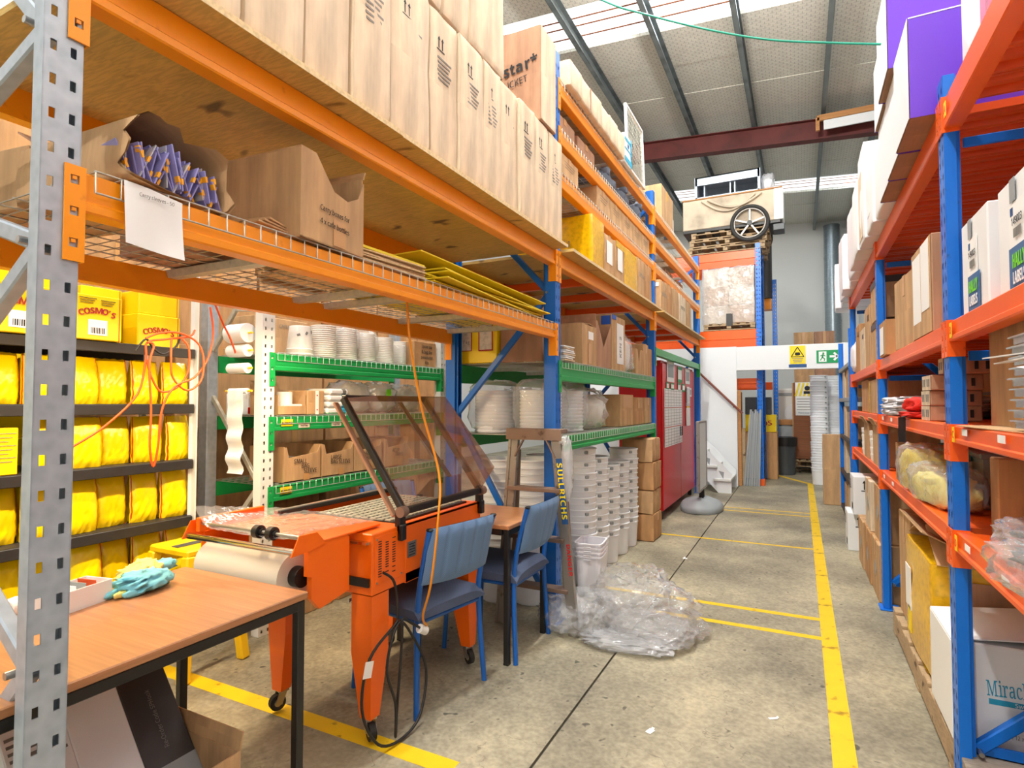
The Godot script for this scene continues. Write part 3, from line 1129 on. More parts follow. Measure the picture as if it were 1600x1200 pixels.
func left_racking_goods() -> void:
	var y0 := Y_PLY + 0.018
	# tall creased cartons along the plywood of the first bay
	var zs := [-0.745, -0.94, -1.145, -1.335, -1.52, -1.757, -1.958, -2.16, -2.335, -2.52, -2.71, -2.91, -3.12]
	var looks := ["with a scuffed hole and no print", "with two small punched holes and no print", "with faded arrows half hidden at its top", "with a torn lower corner and clear arrows", "with a loose bottom flap under its arrows", "with a pin hole low on its face", "with a dented top corner", "with a bowed front", "with a crushed upper edge", "with a taped bottom", "with a wrinkled front", "pressed against the blue upright"]
	for i in zs.size() - 1:
		var s := Vector3(0.42, 0.60 if i > 3 else 0.66 + 0.02 * (i % 2), absf(zs[i + 1] - zs[i]) - 0.008)
		var at := Vector3(-1.232 - s.x / 2 - 0.006 * (i % 3), y0, (zs[i] + zs[i + 1]) / 2)
		var t := carton("tall pale creased carton on the plywood shelf " + looks[i], at, s, 0, {"m": "carton_pale", "soft": 70 + i % 4, "group": "tall cartons on the plywood shelf"})
		if i >= 2:
			up_arrows(t, "r", s, -0.12, 0.28 if i > 3 else 0.18, 0.055, M.ink)
			print_rows(t, "r", s, 0.02, 0.19 if i > 3 else 0.09, 0.5, 6, 0.028, M.ink_grey)
		if i < 2:
			patch(t, "punched_hole", "r", s, 0.15, 0.0, 0.05, 0.012, M.carton_brown, 0.002)
	for i in [1, 2, 3, 4, 5]:
		var za: float = [-1.145, -1.38, -1.62, -1.85, -2.05, -2.375][i - 1]
		var zb: float = [-1.145, -1.38, -1.62, -1.85, -2.05, -2.375][i]
		var s := Vector3(0.40, 0.55, absf(za - zb) - 0.01)
		var hh := y0 + (0.68 if i < 3 else 0.664)
		carton("pale carton in the second layer " + ["over the half hidden arrows", "over the torn carton", "over the loose flap", "with stained bottom edge", "beside the large printed bucket carton"][i - 1], Vector3(-1.24 - s.x / 2, hh if zb > -1.7 else y0 + 0.606, (za + zb) / 2), s, 0, {"m": "carton_pale", "soft": 73 + i, "group": "tall cartons on the plywood shelf"})
	var bs := Vector3(0.44, 0.53, 0.21)
	carton("large brown carton marked bucket on top of the tall cartons", Vector3(-1.238 - 0.22, y0 + 0.608, -2.9), bs, 0, {"m": "carton_brown", "marks": [["estar*", "f", 0.16, 0.1, 0.09, "ink", 1.0, 8.0, true], ["BUCKET", "f", 0.12, -0.06, 0.05, "ink", 1.0, 8.0]], "labels": [["r", 0, 0, 0.98, 0.98, "carton_pale", "pale_side"]]})
	var wf := thing("window_frame", "white framed grey window sash leaning at the cartons above the plywood", "window frame", Vector3(-1.26, y0, -0.80), 0)
	var st := S()
	for a in [[-0.02, 0.02, 0.0, 0.05], [-0.02, 0.02, 0.55, 0.6]]:
		span(st, a[0], a[1], a[2], a[3], -0.05, 0.05, 0.004)
	for z in [-0.05, 0.05]:
		span(st, -0.02, 0.02, 0.0, 0.6, z - 0.01, z + 0.01, 0.004)
	put(wf, "sash", done(st), M.white_metal)
	put(wf, "pane", bm(Vector3(0.006, 0.5, 0.08)), M.grey_board, Vector3(0, 0.3, 0))

	# wire shelf of the first bay
	var yd := Y_LOW + 0.0095
	# carton lying on its side, torn end towards the aisle, full of blue packets
	var b1 := thing("torn_carton", "torn carton on its side stuffed with purple blue packets", "box", Vector3(-1.58, yd, -0.82), 3)
	st = S()
	var ns := noise(FastNoiseLite.TYPE_SIMPLEX_SMOOTH, 5.0, 9, 3)
	var ring := []
	var base := [Vector2(0.13, 0.0), Vector2(0.135, 0.06), Vector2(0.12, 0.13), Vector2(0.02, 0.185), Vector2(-0.045, 0.20), Vector2(-0.12, 0.14), Vector2(-0.13, 0.06), Vector2(-0.125, 0.0)]
	for inner in [0, 1]:
		var g := []
		for i in 7:
			var row := []
			for j in base.size() * 3 + 1:
				var f := float(j % (base.size() * 3)) / 3.0
				var p: Vector2 = base[int(f) % base.size()].lerp(base[(int(f) + 1) % base.size()], f - floor(f))
				if inner:
					p = Vector2(p.x * 0.965, 0.006 + p.y * 0.965)
				var x := 0.28 - 0.42 * i / 6.0
				var rag := 0.0
				if i == 0:
					rag = ns.get_noise_2d(j * 1.3, 3.0) * 0.05 - (0.05 if p.y > 0.15 else 0.0)
				row.append(Vector3(x + rag, p.y, -p.x))
			g.append(row)
		if inner:
			for r in g:
				r.reverse()
		sheet(st, g)
	put(b1, "sleeve", done(st), M.carton)
	var packs := 0
	for i in 40:
		var a := float(i) / 39.0
		var px := lerpf(-0.112, 0.112, a)
		var hh := 0.105 - 0.07 * absf(a - 0.42)
		var p := put(b1, "packet", bm(Vector3(0.34, hh, 0.0035), 0.001), M.bundle_blue if i % 5 else M.film_dense, Vector3(0.085 + 0.02 * sin(i * 2.1), 0.012 + hh / 2, -px), Vector3(26.0 * sin(i * 0.42), 7.0 * sin(i * 1.7), 4.0 * sin(i * 0.9)))
		put(p, "sticker", bm(Vector3(0.012, 0.014, 0.0055)), M.bundle_orange, Vector3(0.165, hh * (0.32 * sin(i * 1.9)), 0))
	# cut carton with handwriting
	var b2 := open_carton("brown carton with a half round cut front and handwriting, beside the packets", Vector3(-1.295 - 0.17, yd, -1.315), Vector3(0.34, 0.27, 0.29), 4, {"m": "carton", "cut": [[0, 0], [1, 0], [1, 0.95], [0.9, 0.72], [0.72, 0.62], [0.5, 0.66], [0.34, 0.85], [0.22, 1.0], [0, 1.0]], "marks": [["Carry boxes for", "r", 0.0, -0.1, 0.022, "ink", 0.9, -2.0], ["4 x cafe bottles", "r", 0.0, -0.25, 0.022, "ink", 0.9, -2.0]], "flaps": [["f", -150.0, 0.12], ["b", 20.0, 0.03]]})
	patch(b2, "tape", "r", Vector3(0.34, 0.27, 0.29), 0.08, -0.32, 0.2, 0.3, M.tape_brown, 0.002)
	var fc := thing("flattened_carton", "flattened brown cardboard lying between the two opened cartons", "cardboard", Vector3(-1.50, yd, -1.10), 10)
	for i in 3:
		put(fc, "sheet", bm(Vector3(0.36, 0.006, 0.14), 0.001), M.carton, Vector3(0, 0.006 + i * 0.008, 0), Vector3(0, i * 5.0, 3.0))
	var b3 := carton("tan carton with loose top flap at the rear of the wire shelf", Vector3(-1.87, yd, -0.80), Vector3(0.30, 0.16, 0.24), 8, {"m": "carton"})
	put(b3, "flap", bm(Vector3(0.10, 0.005, 0.2)), M.carton_brown, Vector3(0.12, 0.185, 0), Vector3(0, 0, -30))
	carton("brown carton standing deep on the wire shelf behind the cut carton", Vector3(-1.88, yd, -1.24), Vector3(0.28, 0.17, 0.30), 0, {"m": "carton_brown", "tape": "tape_brown"})
	# sheet hanging on the beam
	var pp := thing("hanging_notice", "white sheet of paper hung over the orange beam", "paper", Vector3(-1.288, Y_LOW, -0.766), 0)
	st = S()
	var g2 := []
	for i in 8:
		var row := []
		for j in 6:
			row.append(Vector3(0.003 + 0.004 * sin(j * 0.9 + i * 0.3) + 0.008 * pow(i / 7.0, 2), 0.004 - 0.137 * i / 7.0 - 0.010 * j / 5.0, 0.066 - 0.132 * j / 5.0))
		g2.append(row)
	sheet(st, g2)
	put(pp, "page", done(st), M.paper)
	words(pp, "Carry sleeves - 50", 0.011, M.ink_grey, Vector3(0.012, -0.02, 0.0), Vector3(0, 90, 0), 0.9)
	# stacks of yellow board
	for k in 9:
		var yl := thing("board_sheet", "yellow faced board in the low stack next to the cut carton", "board", Vector3(-1.56 - 0.006 * (k % 3), yd + 0.0068 * k, -1.665 + 0.006 * sin(k * 2.3)), -3 + 2.0 * sin(k * 1.9), "yellow boards in the low stack")
		yl.rotation_degrees.x = 0
		put(yl, "panel", bm(Vector3(0.50, 0.0055, 0.36), 0.001), M.sheet_yellow if k > 6 else M.carton_edge, Vector3(0, 0.003, 0))
	for k in 7:
		var yl := thing("board_sheet", ["large yellow board lying tilted on top of the fanned stack", "large yellow board in the fanned stack by the blue upright"][0 if k == 6 else 1], "board", Vector3(-1.60 + 0.02 * sin(k * 2.0), yd + 0.008 + 0.0115 * k + (0.035 if k == 6 else 0.0), -2.48 + 0.025 * sin(k * 1.3)), 4.0 * sin(k * 1.7), "yellow boards in the fanned stack")
		yl.rotation_degrees.x = -0.6 - (1.6 if k == 6 else 0.25 * (k % 3))
		put(yl, "panel", bm(Vector3(0.56, 0.006, 1.14 - 0.04 * (k % 3)), 0.001), M.sheet_yellow, Vector3(0, 0, 0))
	# second and third bay ------------------------------------------------
	var yp := Y_PLY + 0.019
	var cs := [
		[-3.684, -3.925, 0.36, "carton_yellow_tape", "carton wrapped all over in yellow tape at the end of the plywood shelf", 0.62],
		[-3.935, -4.205, 0.30, "carton", "brown carton with a white shipping label next to the tape wrapped carton", 0.45],
		[-4.215, -4.475, 0.31, "carton", "brown carton with yellow tape across its top and a paper label", 0.45],
		[-4.485, -4.875, 0.33, "carton_yellow_tape", "crumpled carton wrapped in yellow tape between brown cartons", 0.5],
		[-4.885, -5.12, 0.34, "carton", "brown carton with scribbled marker after the crumpled yellow one", 0.45],
		[-5.13, -5.40, 0.34, "carton_deep", "darker brown carton with a wide tape seam on the plywood", 0.45],
		[-5.83, -6.10, 0.32, "carton", "brown carton with a small white sticker past the middle upright", 0.45],
		[-6.11, -6.40, 0.34, "carton_deep", "tall flat carton standing third from the far end of the plywood shelf", 0.45],
		[-6.41, -6.78, 0.35, "carton", "carton with a vertical tape line standing second from the far end", 0.45],
		[-6.79, -7.20, 0.35, "carton_pale", "pale carton at the far end of the plywood shelf", 0.45],
		[-7.21, -7.60, 0.34, "carton", "last brown carton on the plywood shelf above the red cabinet", 0.45]]
	for i in cs.size():
		var c: Array = cs[i]
		var s := Vector3(c[5], c[2], absf(c[1] - c[0]))
		var yel: bool = c[3] == "carton_yellow_tape"
		var t := carton(c[4], Vector3(-1.245 - s.x / 2, yp, (c[0] + c[1]) / 2), s, 0, {"m": "tape_yellow" if yel else c[3], "soft": 90 + i, "tape": "" if yel else "tape_brown"})
		if i in [1, 2]:
			patch(t, "label", "r", s, -0.1, 0.05, 0.5, 0.55, M.paper, 0.008)
			print_rows(t, "r", s, -0.1, 0.25, 0.4, 5, 0.09, M.ink_grey)
		if i == 2:
			patch(t, "tape", "r", s, 0.0, 0.42, 1.0, 0.16, M.tape_yellow, 0.008)
		if i in [4, 6, 9]:
			words(t, ["BUCKET 20L", "CUPS 8oz", "LIDS"][i % 3], 0.05, M.ink_grey, Vector3(s.x / 2 + 0.007, s.y * 0.55, 0), Vector3(0, 90, 0))
		if i == 6:
			patch(t, "sticker", "f", s, 0.35, 0.35, 0.2, 0.12, M.paper, 0.008)
		if i == 0:
			words(t, "2 of 1", 0.06, M.ink_grey, Vector3(0.08, 0.16, s.z / 2 + 0.008), Vector3.ZERO)
	# lowest wire shelf
	var ns2 := [[-3.26, -3.58, 0.14, "low carton beside the post on the lowest wire shelf"], [-3.98, -4.29, 0.17, "carton with printed lines in a row of five on the lowest wire shelf"], [-4.30, -4.62, 0.17, "second carton of the row of five on the lowest wire shelf"], [-4.63, -4.95, 0.17, "middle carton of the row of five on the lowest wire shelf"], [-4.96, -5.28, 0.17, "fourth carton of the row of five on the lowest wire shelf"], [-5.29, -5.60, 0.17, "end carton of the row of five by the middle upright"]]
	for i in ns2.size():
		var c: Array = ns2[i]
		var s := Vector3(0.4, c[2], absf(c[1] - c[0]))
		var t := carton(c[3], Vector3(-1.31 - 0.2, Y_N + 0.01, (c[0] + c[1]) / 2), s, 0, {"m": "carton", "tape": "tape_brown"})
		print_rows(t, "r", s, 0.0, 0.2, 0.6, 3, 0.12, M.ink_grey)
	for i in 3:
		carton(["flat brown carton on the lowest wire shelf over the cabinet", "small carton with a red stripe on the lowest wire shelf over the cabinet", "pale carton on the middle wire shelf over the cabinet"][i], Vector3(-1.6, [Y_N, Y_N, Y_M][i] + 0.01, [-7.0, -7.7, -7.4][i]), Vector3(0.4, 0.16, 0.42), 0, {"m": ["carton_brown", "carton", "carton_pale"][i], "tape": ["tape_brown", "ink_red", "tape_brown"][i]})
	# middle wire shelf: soft grey sacks
	for i in 3:
		var t := thing("grey_sack", ["slate grey soft sack slumped on the middle wire shelf by the printed cartons", "slate grey soft sack between two others on the middle wire shelf", "slate grey soft sack on the middle wire shelf next to the middle upright"][i], "sack", Vector3(-1.54, Y_M + 0.01, -4.42 - 0.44 * i), 10.0 * i, "grey sacks on the middle wire shelf")
		put(t, "sack_body", lump(Vector3(0.42, 0.15, 0.40), 0.10, 20 + i, 14), M.grey_bag)
		put(t, "tied_neck", lump(Vector3(0.08, 0.06, 0.08), 0.2, 30 + i, 6), M.grey_bag, Vector3(0.18, 0.10, 0.1))
	for i in 2:
		carton(["brown carton at the near end of the middle wire shelf", "long brown carton on the middle wire shelf before the grey sacks"][i], Vector3(-1.58, Y_M + 0.01, -3.44 - 0.42 * i), Vector3(0.46, 0.15, 0.36), 0, {"m": "carton_brown", "tape": "tape_brown"})
	# top wire shelf
	var zt := [-3.09, -3.315, -3.52, -3.73, -3.94, -4.15, -4.36, -4.555]
	for i in 7:
		var s := Vector3(0.4, 0.155 + 0.012 * (i % 2) + 0.006 * i, absf(zt[i + 1] - zt[i]) - 0.006)
		var t := carton("pale carton on the top wire shelf " + ["beside the blue post", "second from the blue post", "with a brown tape scar", "in the middle of the row", "with a taller front", "second from the blue striped box", "next to the blue striped box"][i], Vector3((-1.262 if i > 0 else -1.39) - 0.2, Y_T + 0.01, (zt[i] + zt[i + 1]) / 2), s, 0, {"m": "carton_pale", "soft": 60 + i % 3, "group": "pale cartons on the top wire shelf"})
		if i == 2:
			patch(t, "tape_scar", "r", s, 0.3, 0, 0.1, 0.9, M.carton_brown, 0.006)
	var sb := Vector3(0.36, 0.25, 0.22)
	carton("white box with blue stripes on the top wire shelf", Vector3(-1.27 - 0.18, Y_T + 0.01, -4.70), sb, 0, {"called": "striped_box", "m": "carton_white", "labels": [["r", 0, 0.32, 1, 0.1, "ink_teal"], ["r", 0, 0.0, 1, 0.05, "ink_teal"], ["r", 0, -0.36, 1, 0.16, "ink_teal"], ["r", 0.35, 0.0, 0.1, 1, "ink_teal"], ["r", -0.05, 0.14, 0.2, 0.12, "label_blue"]]})
	var mf := thing("mesh_panel", "white framed wire mesh panel leaning on the top wire shelf", "mesh panel", Vector3(-1.285, Y_T + 0.012, -5.02), 0)
	mf.rotation_degrees.z = 2.0
	st = S()
	for y in [0.0, 0.55]:
		span(st, -0.012, 0.012, y, y + 0.022, -0.29, 0.29, 0.003)
	for z in [-0.28, 0.28]:
		span(st, -0.012, 0.012, 0.0, 0.572, z - 0.011, z + 0.011, 0.003)
	put(mf, "panel_frame", done(st), M.white_metal)
	st = S()
	for i in 12:
		var a := 0.03 + 0.045 * i
		tube(st, [Vector3(0, a, -0.27), Vector3(0, a, 0.27)], 0.0025, 4)
		tube(st, [Vector3(0.004, 0.02, -0.27 + a), Vector3(0.004, 0.555, -0.27 + a)], 0.0025, 4)
	var gg := put(mf, "mesh_wires", done(st), M.zinc_strut)
	gg.set_meta("kind", "stuff")
	carton("tan carton behind the mesh panel on the top wire shelf", Vector3(-1.6, Y_T + 0.01, -5.0), Vector3(0.4, 0.26, 0.3), 0, {"m": "carton"})
	carton("tall tan carton on the top wire shelf over the red cabinet", Vector3(-1.52, Y_T + 0.01, -6.5), Vector3(0.42, 0.38, 0.62), 0, {"m": "carton", "tape": "tape_yellow"})
	for i in 2:
		var t := thing("grey_sack", ["grey soft sack on the top wire shelf just past the middle upright", "grey soft sack on the top wire shelf against the tall tan carton"][i], "sack", Vector3(-1.6, Y_T + 0.01, [-5.56, -6.0][i]), 15.0 * i, "grey sacks on the top wire shelf")
		put(t, "sack_body", lump(Vector3(0.36, 0.16, 0.28), 0.10, 40 + i, 12), M.grey_bag)
		put(t, "tied_neck", lump(Vector3(0.08, 0.06, 0.08), 0.2, 50 + i, 6), M.grey_bag, Vector3(0.16, 0.1, 0))
	var wb := thing("white_tube_box", "white upright box with a blue tube on the top wire shelf near its far end", "box", Vector3(-1.45, Y_T + 0.01, -7.15), 0)
	put(wb, "body", bm(Vector3(0.14, 0.28, 0.14), 0.006), M.white_metal, Vector3(0, 0.14, 0))
	st = S()
	cyl(st, Vector3(0.02, 0.0, 0.12), Vector3(0.02, 0.34, 0.12), 0.035, 12)
	put(wb, "tube", done(st), M.label_blue)
	# upper green shelf
	var yg := Y_G1 + 0.0095
	for k in 8:
		var t := thing("folded_carton", "folded white flat carton in the little pile by the blue post", "cardboard", Vector3(-1.345, yg + 0.012 * k, -3.36 + 0.008 * sin(k * 2.0)), 6.0 * sin(k * 1.4), "folded white cartons by the blue post")
		put(t, "sheet", bm(Vector3(0.11, 0.008, 0.17), 0.001), M.paper if k % 3 else M.carton_pale, Vector3(0, 0.005, 0))
	carton("tall brown carton against the blue post on the upper green shelf", Vector3(-1.60, yg, -3.42), Vector3(0.3, 0.42, 0.26), 0, {"m": "carton_brown"})
	open_carton("brown carton with a paper sticker and its top just open on the upper green shelf", Vector3(-1.315 - 0.2, yg, -3.805), Vector3(0.4, 0.28, 0.30), 0, {"m": "carton", "flaps": [["f", -86.0, 0.14], ["b", -84.0, 0.14]], "labels": [["r", 0.1, 0.25, 0.35, 0.2, "paper"], ["r", 0.0, -0.2, 0.2, 0.5, "tape_brown", "tape"]]})
	open_carton("opened brown carton with a triangular folded flap on the upper green shelf", Vector3(-1.32 - 0.2, yg, -4.15), Vector3(0.4, 0.34, 0.36), 0, {"m": "carton_brown", "cut": [[0, 0], [1, 0], [1, 1], [0.5, 0.45], [0.1, 1.0], [0, 1]], "flaps": [["f", 8.0, 0.05]]})
	var tb := Vector3(0.4, 0.44, 0.38)
	carton("tall carton with blue tape and a white address sheet on the upper green shelf", Vector3(-1.32 - 0.2, yg, -4.55), tb, 0, {"m": "carton", "labels": [["r", 0.1, 0.0, 0.5, 0.75, "paper"], ["f", 0.38, 0.4, 0.2, 0.16, "tape_blue", "tape"], ["f", 0.38, -0.15, 0.2, 0.16, "tape_blue", "tape"], ["r", -0.35, 0.46, 0.3, 0.08, "tape_blue", "tape"]], "marks": [["KEN 2", "r", 0.1, -0.05, 0.07, "ink_grey", 1.0, 90.0]]})
	var pb := thing("plastic_bag", "clear plastic bag of white cups on the upper green shelf", "bag", Vector3(-1.46, yg, -4.92), 0)
	put(pb, "contents", lump(Vector3(0.24, 0.30, 0.26), 0.1, 12, 12), M.cup)
	put(pb, "film", lump(Vector3(0.28, 0.34, 0.3), 0.16, 13, 14), M.film)
	open_carton("low carton with a notched side on the upper green shelf", Vector3(-1.32 - 0.18, yg, -5.22), Vector3(0.36, 0.23, 0.28), 0, {"m": "carton", "cut": [[0, 0], [1, 0], [1, 1], [0.65, 1], [0.45, 0.5], [0.25, 1], [0, 1]]})
	carton("plain brown carton near the end of the upper green shelf", Vector3(-1.32 - 0.2, yg, -5.47), Vector3(0.4, 0.30, 0.20), 0, {"m": "carton", "tape": "tape_brown"})
	carton("narrow brown carton at the end of the upper green shelf", Vector3(-1.32 - 0.2, yg, -5.645), Vector3(0.4, 0.27, 0.14), 0, {"m": "carton_deep"})
	# what shows through the end frame on that shelf
	carton("yellow carton with two red edged labels on the upper green shelf", Vector3(-1.93, yg, -3.36), Vector3(0.34, 0.28, 0.2), 0, {"called": "labelled_box", "m": "carton_yellow", "labels": [["f", -0.18, 0.1, 0.26, 0.62, "ink_red", "label_border"], ["f", -0.18, 0.1, 0.22, 0.58, "paper_cream"], ["f", 0.26, 0.1, 0.32, 0.64, "ink_red", "label_border"]], "marks": [["7 kg", "f", -0.18, 0.0, 0.03, "ink_grey"]]})
	patch(get_node("labelled_box"), "label", "f", Vector3(0.34, 0.28, 0.2), 0.26, 0.1, 0.27, 0.58, M.paper_cream, 0.004)
	# lower green shelf
	var yh := Y_G2 + 0.0095
	for i in 3:
		var t := thing("lid_bundle", ["stack of white lids in clear wrap at the end frame of the lower green shelf", "clear wrapped stack of white lids in the middle of the lower green shelf", "clear wrapped stack of white lids deep behind the blue post"][i], "lids", Vector3([-1.52, -1.50, -1.87][i], yh, [-3.42, -3.78, -3.44][i]), 0, "wrapped lid stacks on the lower green shelf")
		st = S()
		var prof := []
		for k in 12:
			prof.append(Vector2(0.135, 0.0 + k * 0.024)); prof.append(Vector2(0.139, 0.008 + k * 0.024)); prof.append(Vector2(0.139, 0.014 + k * 0.024)); prof.append(Vector2(0.131, 0.018 + k * 0.024))
		lathe(st, prof, 20)
		put(t, "lid_stack", done(st), M.bucket)
		put(t, "wrap", lump(Vector3(0.31, 0.35, 0.31), 0.08, 15 + i, 18, 0.55, 2.5), M.film)
	for i in 2:
		var t := thing("film_bundle", ["crumpled clear film bundle behind the blue post on the lower green shelf", "crumpled clear film bundle beside the brown cartons on the lower green shelf"][i], "plastic film", Vector3([-1.88, -1.52][i], yh, [-3.84, -4.22][i]), 40, "film bundles on the lower green shelf")
		put(t, "folded_core", lump(Vector3(0.28, 0.24, 0.32), 0.2, 26 + i, 12), M.cup)
		put(t, "film", lump(Vector3(0.33, 0.30, 0.36), 0.18, 28 + i, 20, 0.7, 2.5), M.film)
	carton("wide brown carton with a taped flap on the lower green shelf", Vector3(-1.33 - 0.24, yh, -4.83), Vector3(0.48, 0.27, 0.40), 0, {"m": "carton", "labels": [["r", 0.0, 0.28, 0.7, 0.4, "tape_brown", "tape"]]})
	carton("brown carton turned sideways on the lower green shelf", Vector3(-1.33 - 0.22, yh, -5.23), Vector3(0.44, 0.25, 0.36), 0, {"m": "carton_deep", "labels": [["r", 0.1, 0.3, 0.5, 0.4, "carton", "folded_flap"]]})
	carton("small brown carton at the far end of the lower green shelf", Vector3(-1.33 - 0.18, yh, -5.58), Vector3(0.36, 0.25, 0.28), 0, {"m": "carton", "tape": "tape_brown"})

# ---------------------------------------------------------------- shelving behind the first bay
func bag_mesh(w: float, h: float, d: float, sd: int, stripe := 0) -> ArrayMesh:
	var key := "bag%.3f,%.3f,%d,%d" % [w, h, sd, stripe]
	if shared.has(key):
		return shared[key]
	var ns := noise(FastNoiseLite.TYPE_SIMPLEX_SMOOTH, 7.0, sd, 3)
	var st := S()
	for side in ([1.0, -1.0] if stripe == 0 else [float(stripe)]):
		var g := []
		for i in 15:
			var v := i / 14.0
			var row := []
			var n := 13
			for j in n:
				var u := (j / (n - 1.0)) * 2 - 1
				if stripe != 0:
					u = (-0.95 if side > 0 else 0.95) + u * 0.022
				var e := 1.0 - pow(absf(u), 5.0)
				var dep := d * (0.5 * (1.0 - pow(v, 3.0)) + 0.02) * (0.35 + 0.65 * e) * (1.0 - 0.25 * exp(-v * 9.0))
				dep *= 1.0 if v > 0.03 else 0.9
				dep += (ns.get_noise_2d(u * 0.5, v * 0.9 + side) * 0.012 + absf(ns.get_noise_2d(u * 0.9 + v * 0.7, v * 0.5)) * 0.010 * v) * (1.1 - v)
				var ww := w / 2 * (0.97 + 0.05 * sin(v * 3.0) - 0.05 * v)
				var sgn: float = side if stripe == 0 else 1.0
				row.append(Vector3(sgn * maxf(dep, 0.002) + (0.0035 if stripe != 0 else 0.0), v * h + 0.006 * ns.get_noise_2d(u * 2.0, 9.0) * v, -u * ww * sgn))
			g.append(row)
		sheet(st, g)
	shared[key] = done(st)
	return shared[key]

